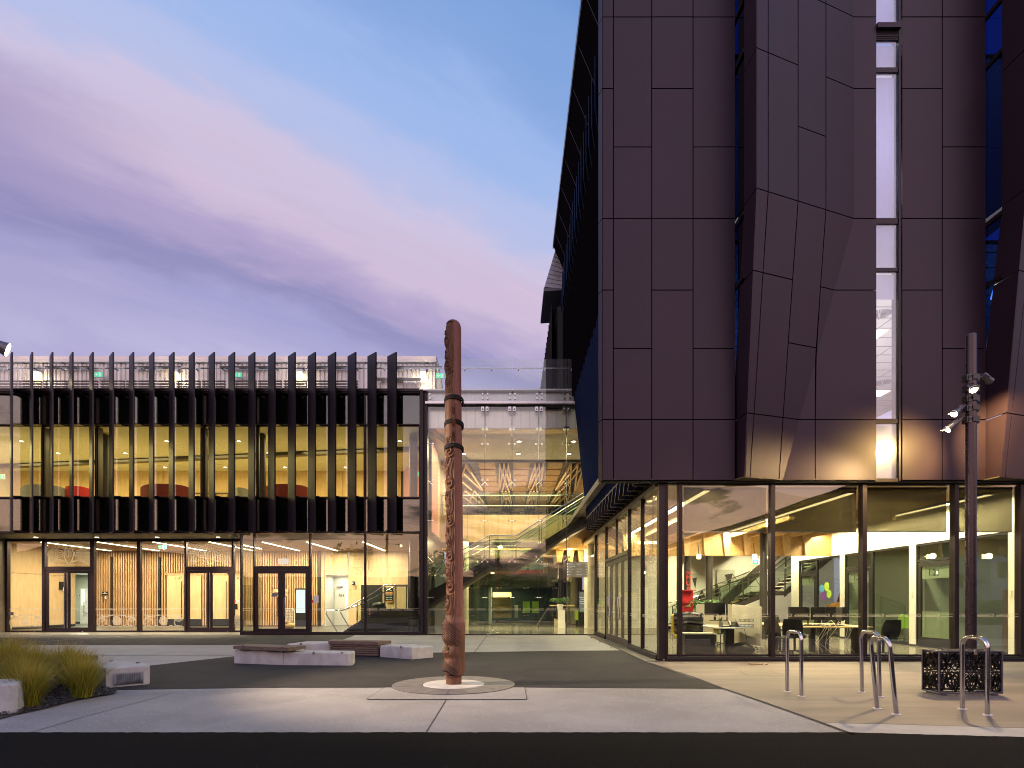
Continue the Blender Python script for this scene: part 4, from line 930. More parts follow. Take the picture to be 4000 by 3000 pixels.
# ceiling lights in the atrium
for i, (p, q) in enumerate(((2028,1724),(2241,1724),(2025,1772),(2223,1772),(1811,1772),(2067,1802))):
    D = 6.92*2200/(2348-q); downlight(X(p,D), D, 8.27, 'atrium_downlight', 'round downlight in the atrium ceiling, %s' % ['front row, centre','front row, right','back row, centre','back row, right','back row, just right of the carved post','in the dark beam'][i], 'downlights in the atrium ceiling', r=.09)
lamp('AREA', 'ceiling_or_fill_light', AT, (-.2,25.4,8.2), 700, (1,.86,.50), 5.5, 3.5); lamp('AREA', 'ceiling_or_fill_light', AT, (0,34,8.1), 1000, (1,.82,.48), 6, 9)
lamp('AREA', 'ceiling_or_fill_light', AT, (-.5,27.0,4.15), 700, (1,.86,.48), 5, 1.2, aim=(-.5,27.0,0))
for i, (p, q, D) in enumerate(((2225,2138,28.2),(2292,2175,27.6),(1810,2150,27.0),(1946,2140,27.3))):
    t = thing('spotlight', 'bright spotlight glowing under the mezzanine, %s' % ['left of the hanging sign','above the right end of the hanging sign','beside the carved post','over the stair landing'][i], 'spotlight', (X(p,D),D,Z(q,D)), 'spotlights under the mezzanine')
    c = (X(p,D),D,Z(q,D)); MB().tube([c,(c[0]+.2,c[1],c[2]+.06)], .07, 12).build('lamp_head', 'flood', t, smooth=True); MB().tube([(c[0]+.1,c[1]+.02,c[2]+.05),(c[0]+.1,c[1]+.02,min(c[2]+.5,4.3))], .015, 6).build('bracket', 'plastic', t)
    if i < 2: lamp('POINT', 'lamp_light', t, (c[0],c[1]-.25,c[2]-.1), 110, (1,.75,.4), radius=.1)
# hanging sign, kiosk, plant
t = thing('hanging_sign', 'grey directory board with white lines of text hanging in the atrium', 'sign', (X(2254,24.2),24.2,2.7))
x0, x1, z0, z1 = X(2214,24.2), X(2295,24.2), Z(2254,24.2), Z(2195,24.2)
box('board', 'signg', t, x0, x1, 24.2, 24.23, z0, z1); box('edge', 'brass', t, x0, x1, 24.19, 24.24, z0-.015, z0)
for xx in (x0+.1, x1-.1): MB().tube([(xx,24.21,z1),(xx,24.21,4.3)], .008, 6).build('hanger', 'steel', t)
for j, (l, r) in enumerate((('24 Hour\nComputer Lab','Tauranga Moana\n(1.08)'),('Te Manawaroa\n(1.07)',''),('Information','Tauranga Tiaki'),('Toilets','Whare iti'),('Lifts','Nga Ararewa'))):
    zz = z1-.085-j*.115; MB().tube([(x0+.035,24.198,zz),(x0+.035,24.19,zz)], .030, 12).build('icon','text_white',t)
    text('lettering', l, .045, 'text_white', t, (x0+.09,24.195,zz-.005), depth=.001)
    if r: text('lettering', r, .045, 'text_white', t, (x0+.42,24.195,zz-.005), depth=.001)
    ax = x1-.06; s_ = -1 if j == 1 else 1; MB().slab([(ax+s_*.022,24.197,zz),(ax,24.197,zz+.02),(ax,24.197,zz-.02)],(0,-.003,0)).box(ax-.025,ax+.02,24.194,24.197,zz-.004,zz+.004).build('arrow','text_white',t)
t = thing('info_kiosk', 'tall black information kiosk with a lit screen reading a welcome message', 'kiosk', (X(2274,30.4),30.4,0))
kx0, kx1 = X(2260,30.4), X(2291,30.4); box('casing', 'plastic', t, kx0, kx1, 30.4, 30.52, .05, 1.95); box('screen', 'scrb', t, kx0+.05, kx1-.05, 30.385, 30.40, .75, 1.85); box('foot', 'plastic', t, kx0-.1, kx1+.1, 30.25, 30.65, .014, .05)
for j, w_ in enumerate(('Welcome','to our','Tauranga','Campus')): text('lettering', w_, .095, 'text_white', t, ((kx0+kx1)/2,30.38,1.52-j*.11), align='CENTER', depth=.001)
def palm(x, y, z, s, label, potmat='white'):
    t = thing('potted_palm', label, 'plant', (x,y,z)); MB().cyl(x,y,z,z+.3*s,.13*s,12,.17*s).build('pot',potmat,t)
    mb = MB(); r2 = random.Random(5)
    for k in range(11):
        a = 2*PI*k/11+r2.uniform(-.2,.2); L = s*r2.uniform(.6,.9); pts = []
        for i in range(7):
            u = i/6; pts.append(Vector((x+math.cos(a)*L*u*.75, y+math.sin(a)*L*u*.75, z+.3*s+s*(.9*u-.75*u*u)*1.1)))
        mb.tube(pts, [.008*s]*7, 4)
        for i in range(1,7):
            for sg in (-1,1):
                d = Vector((-math.sin(a),math.cos(a),-.5))*sg; d.z = -.35; b = pts[i]; e = b+d*.26*s*(1.1-i/8)+Vector((math.cos(a),math.sin(a),0))*.1*s; w = (pts[i]-pts[i-1]).normalized()*.03*s
                mb.add([b-w,e,b+w],[(0,1,2)])
    mb.build('fronds','leaf',t); return t
palm(X(2192,27.8),28.4,.9,1.0,'leafy palm with feathery fronds standing behind the stairwell guard')
box('plant_shelf','white',AT,X(2180,28.4),X(2206,28.4),28.2,28.6,.014,.895)
t = thing('lime_stool', 'lime green upholstered seat beside the black kiosk', 'seat', (X(2258,31),31,0)); x = X(2262,31); box('seat','lime',t,x-.2,x+.7,31,31.4,.3,.85); box('base','plastic',t,x-.15,x+.6,31.05,31.35,.014,.3)
box('back_wall', 'column', AT, X(2168,31.3), 4.5, 36, 36.1, 0, 4.0)
# ================================================================== tower on the right
YT = 12.6
TW = thing('tower_building', 'tall building clad in folded aubergine metal panels over a glazed lit office', 'building', (8,YT,0))
YP = 12.35
def clip(poly, f):                                                     # keep the part of a polygon where f >= 0
    out = []
    for i in range(len(poly)):
        a, b = poly[i], poly[(i+1) % len(poly)]; fa, fb = f(*a), f(*b)
        if fa >= 0: out.append(a)
        if (fa > 0 > fb) or (fa < 0 < fb): t_ = fa/(fa-fb); out.append((a[0]+(b[0]-a[0])*t_, a[1]+(b[1]-a[1])*t_))
    return out
ZA = [4.0,5.33,8.17,9.74,12.59,14.16,17.0]; ZB = [4.0,5.33,6.89,9.74,11.31,14.16,15.7,17.0]
GAP = .011
def panel(polys, name='cladding_panel'):
    mb = MB()
    for p3 in polys:
        if len(p3) >= 3: mb.slab(p3, (0,.035,0))
    return mb.build(name, 'clad', TW)
def flat_col(x0, x1, zs, y=YP):
    for a, b in zip(zs[:-1], zs[1:]):
        j = rr.uniform(-.002,.002)
        panel([[(x0+GAP,y+j,a+GAP),(x1-GAP,y+j,a+GAP),(x1-GAP,y+j,b-GAP),(x0+GAP,y+j,b-GAP)]])
flat_col(1.985, 2.225, ZA); flat_col(2.225, 3.064, ZB); flat_col(3.064, 3.97, ZA); flat_col(3.97, 4.90, ZB)
for a, b in zip(ZA[:-1], ZA[1:]):                                      # chamfered left corner, then its return
    MB().slab([(1.92,12.52,a+.01),(1.98,YP,a+.01),(1.98,YP,b-.01),(1.92,12.52,b-.01)], (.03,.03,0)).build('corner_panel','clad',TW)
    MB().slab([(1.92,12.53,a+.01),(1.92,12.53,b-.01),(2.45,12.75,b-.01),(2.45,12.75,a+.01)], (.02,.03,0)).build('corner_panel','clad',TW)
flat_col(8.55, 9.435, ZA); flat_col(9.435, 10.40, ZB)
def folded(dx, ncol=4):
    DL = lambda z: 11.44+max(0, 9.74-z)*.1063
    F = lambda z: 7.5-max(0, 9.74-z)*.2718
    def D(x, z):
        f = F(z); return YP if x >= f else DL(z)+(YP-DL(z))*(x-4.97)/(f-4.97)
    xj = [lambda z: 4.97, lambda z: 5.25-max(0,9.74-z)*.0244, lambda z: 6.0-max(0,9.74-z)*.028, lambda z: 6.73-min(.08,max(0,9.74-z)*.025), lambda z: 8.0]
    for c in range(ncol):
        zs = ZB if c == 2 else ZA
        for a, b in zip(zs[:-1], zs[1:]):
            a_, b_ = a+GAP, b-GAP
            poly = [(xj[c](a_)+GAP,a_),(xj[c+1](a_)-GAP,a_),(xj[c+1](b_)-GAP,b_),(xj[c](b_)+GAP,b_)]
            L = clip(poly, lambda x, z: F(z)-x); R = clip(poly, lambda x, z: x-F(z))
            panel([[(x+dx, D(x,z), z) for x, z in q] for q in (L, R)])
    # left return: cladding with a slot of glazing behind it
    DW = lambda z: 11.96 if z >= 9.74 else 11.96+(9.74-z)*.14
    for a, b in zip(ZA[:-1], ZA[1:]):
        a_, b_ = a+GAP, b-GAP
        MB().slab([(4.968+dx,DL(a_)+.002,a_),(4.968+dx,DL(b_)+.002,b_),(4.93+dx,DW(b_),b_),(4.93+dx,DW(a_),a_)], (.03,0,0)).build('return_panel','clad',TW)
    for z0, z1 in ((5.4,8.2),(8.3,9.55),(9.75,13.0),(13.1,14.1),(14.2,17)):
        MB().slab([(4.95+dx,DW(z0)+.01,z0),(4.95+dx,DW(z1)+.01,z1),(4.91+dx,12.62,z1),(4.91+dx,12.62,z0)], (.012,0,0)).build('slot_pane','g_blue',TW)
        box('slot_frame','dark',TW,4.90+dx,4.96+dx,11.95,12.6,z1,z1+.09)
    box('slot_frame','black',TW,4.90+dx,4.96+dx,12.60,12.7,4.0,17)
    # underside of the fold
    MB().slab([(4.97+dx,DL(4.0)+.01,4.005),(F(4.0)+dx,YP+.01,4.005),(8.0+dx,YP+.01,4.005),(8.0+dx,12.7,4.005),(4.8+dx,12.7,4.005)], (0,0,.02)).build('fold_soffit','soffit',TW)
folded(0); folded(5.48)
# cavity behind the panels, soffits
box('cavity', 'clad_in', TW, 2.02, 4.88, 12.45, 12.7, 4.0, 17.0); box('cavity', 'clad_in', TW, 5.1, 7.99, 12.45, 12.7, 4.0, 17.0); box('cavity', 'clad_in', TW, 8.56, 10.40, 12.45, 12.7, 4.0, 17.0); box('cavity', 'clad_in', TW, 11.05, 16, 12.45, 12.7, 4.0, 17.0)
MB().slab([(5.12,11.75,4.1),(7.2,12.44,4.1),(5.1,12.44,4.1)], (0,0,13)).build('cavity','clad_in',TW) if False else None
box('soffit', 'soffit', TW, 1.95, 3.28, 12.40, 12.75, 4.03, 4.06); box('soffit', 'soffit', TW, 2.95, 3.28, 12.76, 22.3, 4.62, 4.65); box('soffit', 'black', TW, 3.28, 16, 12.42, 12.7, 3.975, 3.998)
mb = MB()
for x in (2.225,3.064): mb.box(x-.01,x+.01,YP,12.7,4.02,4.028)
mb.build('soffit_joint','black',TW)
# tall slot window with lit room behind
SW = thing_w = MB()
x0, x1, yw = 7.99, 8.51, 12.42
zz = lambda p: Z(p, yw)
fw = MB(); fw.box(x1-.012, x1+.030, YP+.02, yw+.06, 3.99, 17)
for a, b in ((127,161),(268,287),(855,877),(1049,1063),(1637,1655),(1870,1883)): fw.box(x0, x1-.012, yw-.03, yw+.05, zz(b), zz(a))
for q in (133,141,150): fw.box(x0, x1-.02, yw-.07, yw-.05, zz(q)-.01, zz(q))
wn = fw.build('window', 'dark', TW)
box('sill', 'clad', wn, x0, x1, YP-.05, yw, zz(127), zz(108))
for a, b in ((0,108),(161,268),(287,855),(877,1049),(1063,1637),(1655,1870)): box('pane', 'g_slotr' if a == 1655 else 'g_slot', wn, x0, x1-.02, yw-.006, yw+.006, zz(b)+.004, 17 if a == 0 else zz(a)-.004)
for a, b in ((0,108),(161,268),(287,855),(877,1049),(1063,1160)): box('blind', 'blindw', wn, x0, x1-.02, yw+.10, yw+.11, zz(b), 17 if a == 0 else zz(a))
box('blind', 'blindw', wn, x0, x1-.02, yw+.10, yw+.11, zz(1870), zz(1655))
# upper room seen through the slot
box('upper_ceiling', 'white', TW, 2.7, 16, 12.72, 30, 9.40, 9.5); box('upper_floor', 'conc2', TW, 2.7, 16, 12.72, 30, 5.0, 5.2); box('upper_ceiling', 'white', TW, 2.7, 16, 12.72, 30, 13.6, 13.7)
for k, (x_, y_) in enumerate(((10.3,15.8),(13.6,20.7))):
    t = thing('air_diffuser', 'round slatted air diffuser in the upper ceiling seen through the slot window, %s' % ['upper','lower'][k], 'air diffuser', (x_,y_,9.39), 'round ceiling diffusers'); mb = MB()
    mb = MB()
    for a in range(24): an = 2*PI*a/24; mb.slab([(x_+.04*math.cos(an),y_+.04*math.sin(an),9.385),(x_+.30*math.cos(an-.05),y_+.30*math.sin(an-.05),9.385),(x_+.30*math.cos(an+.05),y_+.30*math.sin(an+.05),9.385)],(0,0,-.01))
    mb.build('vane','column',t)
mb = MB()
for y_ in np.arange(13, 29, .6): mb.box(3, 16, y_-.006, y_+.006, 9.385, 9.399)
for x_ in np.arange(6, 16, 1.2): mb.box(x_-.006, x_+.006, 12.8, 29, 9.385, 9.399)
mb.build('ceiling_joint', 'lampgrey', TW)
for k, (x_, y_) in enumerate(((10.9,17.0),(14.2,21.8))):
    t = thing('panel_light', 'bright square ceiling panel seen through the slot window, %s' % ['upper','lower'][k], 'ceiling light', (x_,y_,9.37), 'square ceiling panels'); box('diffuser','walllamp',t,x_-.6,x_+.25,y_-.3,y_+.3,9.37,9.385)
lamp('AREA','ceiling_or_fill_light',TW,(9.5,17,9.3),250,(1,.93,.76),4,6); lamp('POINT','ceiling_or_fill_light',TW,(8.4,14.0,11.6),170,(.93,.9,1),radius=.4); lamp('POINT','ceiling_or_fill_light',TW,(8.4,14.0,15.2),90,(.93,.9,1),radius=.4); lamp('AREA','ceiling_or_fill_light',TW,(9,18,5.4),420,(1,.95,.82),5,8,aim=(9,18,9.4)); lamp('POINT','ceiling_or_fill_light',TW,(8.3,13.6,4.75),20,(.93,.9,1),radius=.2)  # unseen fills added after the first: points brighten the blinds, upturned area the ceiling
t = thing('slot_strip_light', 'short lit tube glowing in the narrow blue side window at far right', 'strip light', (10.7,12.3,8.3)); MB().bar((10.50,12.25,8.13),(10.75,12.62,8.13),.05).build('tube','warmstrip',t)
# side wall over the plaza
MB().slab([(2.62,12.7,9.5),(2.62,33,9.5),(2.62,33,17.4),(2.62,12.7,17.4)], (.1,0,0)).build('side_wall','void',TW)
y = 12.78; st = .605; i = 0; fn = None
while y < 22.35:
    ye = min(y+st, 22.38)
    MB().slab([(2.45,y,9.5),(2.45,ye,9.5),(3.02,ye,4.12),(3.02,y,4.12)], (.02,0,0)).build('side_panel','blue',TW)
    MB().slab([(2.88,y+.02,4.1),(3.27,y+.02,4.1),(3.27,y+.02,4.6),(3.0,y+.02,5.1)], (0,.03,0)).build('side_fin','fin',TW)
    box('lit_fin_edge','soffit',TW,2.88,3.27,y+.0,y+.05,4.085,4.098)  # paler bronze strip stands in for gold light along the fin's foot
    y += st; i += 1
y = 12.8
while y < 33:
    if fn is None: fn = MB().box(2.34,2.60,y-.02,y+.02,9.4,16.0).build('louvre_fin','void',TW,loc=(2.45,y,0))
    else: inst(fn,(2.45,y,0))
    MB().slab([(2.24,y,14.7),(2.24,y,16.15),(2.42,y+.60,15.95),(2.52,y+.60,13.9)], (.02,0,0)).build('louvre_cap','capblue',TW)
    y += .62
# roof overhang
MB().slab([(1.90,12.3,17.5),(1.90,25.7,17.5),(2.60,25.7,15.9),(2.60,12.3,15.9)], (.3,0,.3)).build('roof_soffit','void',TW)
box('roof_edge','frame_l',TW,1.86,1.90,12.3,25.75,17.46,17.72)
mb = MB()
for y_ in np.arange(13.5,25.7,1.4): mb.slab([(1.90,y_,17.49),(1.90,y_+.02,17.49),(2.59,y_+.02,15.89),(2.59,y_,15.89)],(-.004,0,-.004))
mb.build('soffit_joint','fin',TW)
cw_ = [P3(2170,965,25.8),P3(2124,1125,25.8),P3(2128,1136,25.8),P3(2200,1131,25.8),P3(2235,1000,25.8)]
for k in range(9):                                                     # planked pale canopy end
    u0, u1 = k/9, (k+1)/9-.012
    a = Vector(P3(2172,968,25.8)).lerp(Vector(P3(2126,1122,25.8)),u0); b = Vector(P3(2172,968,25.8)).lerp(Vector(P3(2126,1122,25.8)),u1)
    c = Vector(P3(2235,1000,25.8)).lerp(Vector(P3(2205,1131,25.8)),u1); d = Vector(P3(2235,1000,25.8)).lerp(Vector(P3(2205,1131,25.8)),u0)
    MB().slab([a,b,c,d],(0,3,0)).build('canopy_plank','roofmet',TW)
MB().slab([P3(2124,1123,25.8),P3(2124,1138,25.8),P3(2202,1133,25.8),P3(2202,1127,25.8)],(0,3,0)).build('canopy_edge','lampgrey',TW)
# rear wing whose serrated edge shows beyond
RW = thing('rear_wing', 'dark far wing with a serrated edge rising behind the atrium roof', 'building', (3,30,0))
y = 26.0; 
while y < 37:
    MB().slab([(1.80,y,9.7),(1.80,y,15.0),(2.02,y+.6,14.9),(2.02,y+.6,9.7)],(.03,0,0)).build('side_fin','fin',RW)
    y += .62
box('wall','black',RW,2.1,6,25.9,38,9.7,14.9)
box('lower_wall','lampgrey',RW,1.95,2.05,26,37.6,9.7,11.2)

# ---- glazed ground floor
GF = 3.95
def side_glz(y0, y1, z0, z1, parent=TW, nm='pane'): return box(nm, 'g_front', parent, 3.334, 3.346, y0, y1, z0, z1)
box('corner_post','dark',TW,3.28,3.44,12.56,12.76,.05,3.974); box('corner_post','dark',TW,3.28,3.44,22.30,22.46,0,4.0)
for d in (19.9, 16.0, 14.4): box('mullion','dark',TW,3.29,3.39,d-.03,d+.03,.05,GF)
box('sill','dark',TW,3.26,3.42,12.78,15.96,.0,.12); box('sill','dark',TW,3.26,3.42,19.94,22.28,0,.12); box('head','soffit',TW,3.24,3.44,12.78,22.28,GF,4.025)
for a, b in ((12.79,14.36),(14.44,15.96),(19.94,22.28)):
    w_ = box('window','dark',TW,3.31,3.37,a,b,.125,.15); side_glz(a,b,.155,GF-.01,w_)
box('transom','dark',TW,3.28,3.40,16.04,19.86,2.70,2.80)
box('mullion','dark',TW,3.30,3.38,17.92,17.98,2.81,GF)
for a, b in ((16.04,17.91),(17.99,19.86)): w_ = box('window','dark',TW,3.31,3.37,a,b,2.803,2.82); side_glz(a,b,2.825,GF-.01,w_)
for k in range(4):
    a = 16.04+k*.956; b = a+.945
    mb = MB(); mb.box(3.31,3.37,a,a+.09,.02,2.69).box(3.31,3.37,b-.09,b,.02,2.69).box(3.31,3.37,a+.09,b-.09,.02,.24).box(3.31,3.37,a+.09,b-.09,2.55,2.69)
    d = mb.build('door','soffit',TW); side_glz(a+.09,b-.09,.24,2.55,d)
    hy = b-.14 if k % 2 == 0 else a+.14; MB().tube([(3.31,hy,.80),(3.22,hy,.84),(3.22,hy,1.46),(3.31,hy,1.5)],.018,8).build('handle','steel',d,smooth=True)
mb = MB(); band_motif(mb, 12.8, 15.9, .98, lambda u,w:(3.325,u,w), 1.0); band_motif(mb, 19.95, 22.2, .98, lambda u,w:(3.325,u,w), 1.0); band_motif(mb, 16.1, 19.8, .98, lambda u,w:(3.325,u,w), .8); mb.build('etched_band','etch',TW,kind='stuff')
# front bays
fx = [(2600,2607),(2648,2662),(3007,3023),(3363,3380),(3722,3737),(3978,4012)]
for a, b in fx: box('mullion','dark',TW,X(a,YT),X(b,YT)-.0,YT-.07,YT+.10,.12,GF)
box('sill','black',TW,3.441,X(4100,YT),YT-.10,YT+.10,.012,.115); box('sill_trim','dark',TW,3.45,X(4100,YT),YT-.13,YT-.101,.05,.075)
box('head','dark',TW,3.441,X(4100,YT),YT-.03,YT+.10,GF,3.974)
for (a0,b0_),(a1,b1) in zip(fx[:-1], fx[1:]):
    xa, xb = X(b0_,YT), X(a1,YT); w_ = box('window','dark',TW,xa,xb,YT-.02,YT+.02,.118,.16); glz(xa,xb,.162,GF-.004,YT,w_)
box('end_column','dark',TW,X(4012,YT),X(4100,YT),YT-.08,YT+.3,.12,GF)
mb = MB()
for (a0,b0_),(a1,b1) in zip(fx[1:-1], fx[2:]): band_motif(mb, X(b0_,YT)+.01, X(a1,YT)-.01, 1.03, lambda u,w:(u,YT-.012,w), 1.0)
mb.build('etched_band','etch',TW,kind='stuff')
for i, (a, b) in enumerate(((2672,2992),(3023,3345),(3380,3697),(3745,3953))):
    t = thing('roller_blind', 'dark mesh roller blind half lowered behind the %s large office pane' % ['first','second','third','fourth'][i], 'blind', (X((a+b)/2,12.85),12.85,3.9), 'roller blinds in the office windows')
    box('fabric','blind',t,X(a,12.85),X(b,12.85),12.85,12.853,2.94,3.93); box('bottom_rail','steel',t,X(a,12.85),X(b,12.85),12.84,12.862,2.915,2.94)
    MB().tube([(X(a,12.9),12.9,3.93),(X(b,12.9),12.9,3.93)],.03,8).build('roller','dark',t)
# interior shell
box('office_floor','floor',TW,3.45,14.6,12.72,22.3,.002,.013)
box('office_floor','floor',TW,14.6,16,12.72,27,.002,.013)
box('office_ceiling','plyd',TW,3.5,12.05,12.75,28,4.1,4.2)
for k in range(9): box('ceiling_baffle','plyd',TW,4.9+k*.78+(.25 if 3<k<5 else 0),5.0+k*.78,16.5,28,3.72,4.09)
box('ceiling_duct','tealwall',TW,6.3,6.5,15,27,3.8,4.09)
MB().bar((3.5,21.2,3.55),(12,21.2,3.55),.12,1.0).build('timber_beam','plyd',TW)
for k in range(10): MB().slab([(4.2+k*.75,21.0,3.05),(4.36+k*.75,21.0,3.05),(4.45+k*.75,21.0,4.05),(4.10+k*.75,21.0,4.05)],(0,.12,0)).build('beam_rib','lattice',TW)
box('back_wall','whitewall',TW,3.6,16,28,28.1,0,4.3); 
for q in ((2700,2785,2240,2400,1),(2800,2870,2225,2370,0)):
    box('green_panel','palegreen',TW,X(q[0],27.9),X(q[1],27.9),27.9,27.95,Z(q[3],27.9),Z(q[2],27.9))
mb = MB()
for (a,b,c,d,e,f_) in ((2704,2260,2722,2255,2716,2300),(2722,2345,2760,2345,2742,2302),(2790,2330,2820,2330,2802,2280),(2830,2245,2862,2240,2850,2290)): mb.slab([P3(a,b,27.88),P3(c,d,27.88),P3(e,f_,27.88)],(0,-.01,0))
mb.build('wall_graphic','column',TW)
mb = MB()
for (a,b,c,d) in ((2860,2240,2900,2300),(2900,2300,2870,2360),(2945,2250,2975,2300),(3040,2260,3075,2330),(2890,2292,2960,2290)): mb.bar(P3(a,b,27.9),P3(c,d,27.9),.02)
mb.build('wall_line','column',TW)
# white side wall with glazed rooms behind
XW = 12.0
for a, b in ((13.42,13.62),(16.75,17.02),(20.35,20.62),(23.6,24.2)): box('partition','whitewall',TW,XW,XW+.14,a,b,.013,3.04)
box('partition_head','whitewall',TW,XW,XW+.14,13.42,24.2,3.041,4.1)
for a, b in ((13.62,16.75),(17.02,20.35),(20.62,23.6)):
    mb = MB(); mb.box(XW+.02,XW+.10,a,a+.04,.013,3.03).box(XW+.02,XW+.10,b-.04,b,.013,3.03).box(XW+.02,XW+.10,a+.04,b-.04,2.98,3.035).box(XW+.02,XW+.10,a+.04,b-.04,.014,.10).box(XW+.02,XW+.10,(a+b)/2+.1,(a+b)/2+.18,.1,2.98).box(XW+.02,XW+.10,(a+b)/2+.18,b-.04,2.5,2.56)
    f_ = mb.build('inner_window','plastic',TW); box('pane','g_in',f_,XW+.055,XW+.065,a+.05,b-.05,.10,2.97)
    dd = MB(); m0 = (a+b)/2+.20; dd.box(XW+.03,XW+.09,m0,m0+.12,.02,2.48).box(XW+.03,XW+.09,b-.17,b-.05,.02,2.48).box(XW+.03,XW+.09,m0+.12,b-.17,.02,.30).box(XW+.03,XW+.09,m0+.12,b-.17,2.36,2.48).build('inner_door','plastic',TW)
    box('frosted_sheet','palegreen',f_,XW+.072,XW+.078,m0+.12,b-.17,.30,1.05); box('frosted_sheet','palegreen',f_,XW+.072,XW+.078,m0+.12,b-.17,2.0,2.34)
for y_, s_ in ((19.9,'1.20'),(16.35,'1.21'),(22.9,'1.19')): text('room_number', s_, .27, 'text_dark', TW, (XW+.066,y_,2.08), (PI/2,0,-PI/2), depth=.001)
box('room_wall','palegreen',TW,15.4,15.5,13.3,24.2,0,3.2); box('room_wall','palegreen',TW,XW+.14,15.4,17.0-.12,17.0,0,3.2); box('room_wall','palegreen',TW,XW+.14,15.4,20.5,20.6,0,3.2); box('room_ceiling','ceil',TW,XW+.14,15.4,13.3,24.2,3.2,3.25); box('room_wall','greyf',TW,15.36,15.39,13.3,24.2,.0,1.7)
box('skirting','plastic',TW,XW-.012,XW,13.42,24.2,.013,.06)
for y_ in (13.55, 16.9): box('light_switch','white',TW,XW-.02,XW-.001,y_-.04,y_+.04,1.45,1.62)
for y_ in (15.2,18.7,22.2): lamp('AREA','room_light',TW,(13.7,y_,3.15),15,(1,.95,.7),1.2,.2)
# columns
for p, D in ((2685,22),(2770,21.6),(2982,19.8)): MB().cyl(X(p,D),D,.013,4.1,.125,24).build('round_column','column',TW,smooth=True)
cx_ = X(2685,22)
for s_, yy, sz in (('THE',2.42,.10),('H',2.20,.26),('U',1.96,.26),('B',1.72,.26)): text('column_lettering', s_, sz, 'text_red', TW, (cx_,21.865,yy), align='CENTER', bold=.006)
# linear lights
for i, (x_, a, b, w_) in enumerate(((8.0,13.3,27,'running from the first big pane to the right'),(11.45,13.5,27,'close to the white side wall'),(4.5,13.0,22,'near the corner post'))):
    t = thing('strip_light', 'long bright linear office ceiling light %s' % w_, 'strip light', (x_,(a+b)/2,3.9), 'linear lights in the office ceiling')
    y_ = a
    while y_ < b-.5: box('tube','warmstrip',t,x_-.065,x_+.065,y_,min(y_+4.4,b),3.885,3.90); y_ += 4.6
    box('housing','plastic',t,x_-.08,x_+.08,a,b,3.902,3.96)
    lamp('AREA','tube_light',t,(x_,(a+b)/2,3.87),(1300,1100,600)[i],(1,.86,.56),.12,b-a)
exit_sign(X(2958,20.5),20.5,Z(2195,20.5),.30,.16,'green exit sign hanging beside the slim column in the office')
for i, (p, q, D) in enumerate(((2730,2174,20.6),(2948,2174,20.6))):
    c = (X(p,D),D,Z(q,D)); t = thing('spotlight', 'bright bare spotlight below the ribbed timber beam, %s' % ['left','right'][i], 'spotlight', c, 'spotlights below the timber beam')
    MB().tube([(c[0],c[1],c[2]-.08),(c[0],c[1],c[2]+.08)],.07,12).build('lamp_head','flood',t,smooth=True); MB().tube([c,(c[0],c[1]+.1,c[2]+.5)],.015,6).build('bracket','plastic',t); lamp('POINT','lamp_light',t,(c[0],c[1]-.2,c[2]),35,(1,.8,.5),radius=.1)
# office stair
OS = thing('office_stair', 'dark open-tread steel stair with glass sides and steel rails rising inside the office', 'stair', (10,25,0))
fl = [((7.0,.15),(11.1,1.75)),((11.9,1.75),(15.0,4.2))]
tr = None
for (xa,za),(xb,zb) in fl:
    n_ = int((zb-za)/.17)
    for yy in (24.6,26.0): MB().slab([(xa,yy,za-.22),(xb,yy,zb-.22),(xb,yy,zb+.06),(xa,yy,za+.06)],(0,.05,0)).build('stringer','column',OS)
    for k in range(n_):
        x_ = xa+(xb-xa)*(k+.5)/n_; z_ = za+(zb-za)*(k+.5)/n_
        if tr is None: tr = MB().box(x_-.15,x_+.15,24.66,25.98,z_-.02,z_+.025).build('tread','cream',OS,loc=(x_,25,z_))
        else: inst(tr,(x_,25,z_))
    for yy in (24.55,26.08):
        n2 = 4
        for k in range(n2):
            p = Vector((xa,yy,za)).lerp(Vector((xb,yy,zb)),k/n2); q = Vector((xa,yy,za)).lerp(Vector((xb,yy,zb)),(k+1)/n2)
            MB().slab([p+Vector((.04,0,.02)),q+Vector((-.04,0,.02)),q+Vector((-.04,0,.95)),p+Vector((.04,0,.95))],(0,.012,0)).build('glass_side','g_in',OS); MB().bar(p,p+Vector((0,0,1.0)),.045).build('post','column',OS)
        MB().tube([(xa,yy,za+1.0),(xb,yy,zb+1.0)],.026,8).tube([(xa,yy-.05,za+.8),(xb,yy-.05,zb+.8)],.02,8).build('handrail','chrome',OS,smooth=True)
box('landing','column',OS,11.1,11.9,24.6,26.05,1.6,1.78); MB().bar((9.3,25.3,1.1),(12.6,25.3,4.1),.25,.35).build('brace','column',OS); MB().slab([(9.6,25.2,.9),(10.6,25.2,.9),(10.1,25.2,1.45)],(0,.3,0)).build('timber_wedge','plyd',OS)

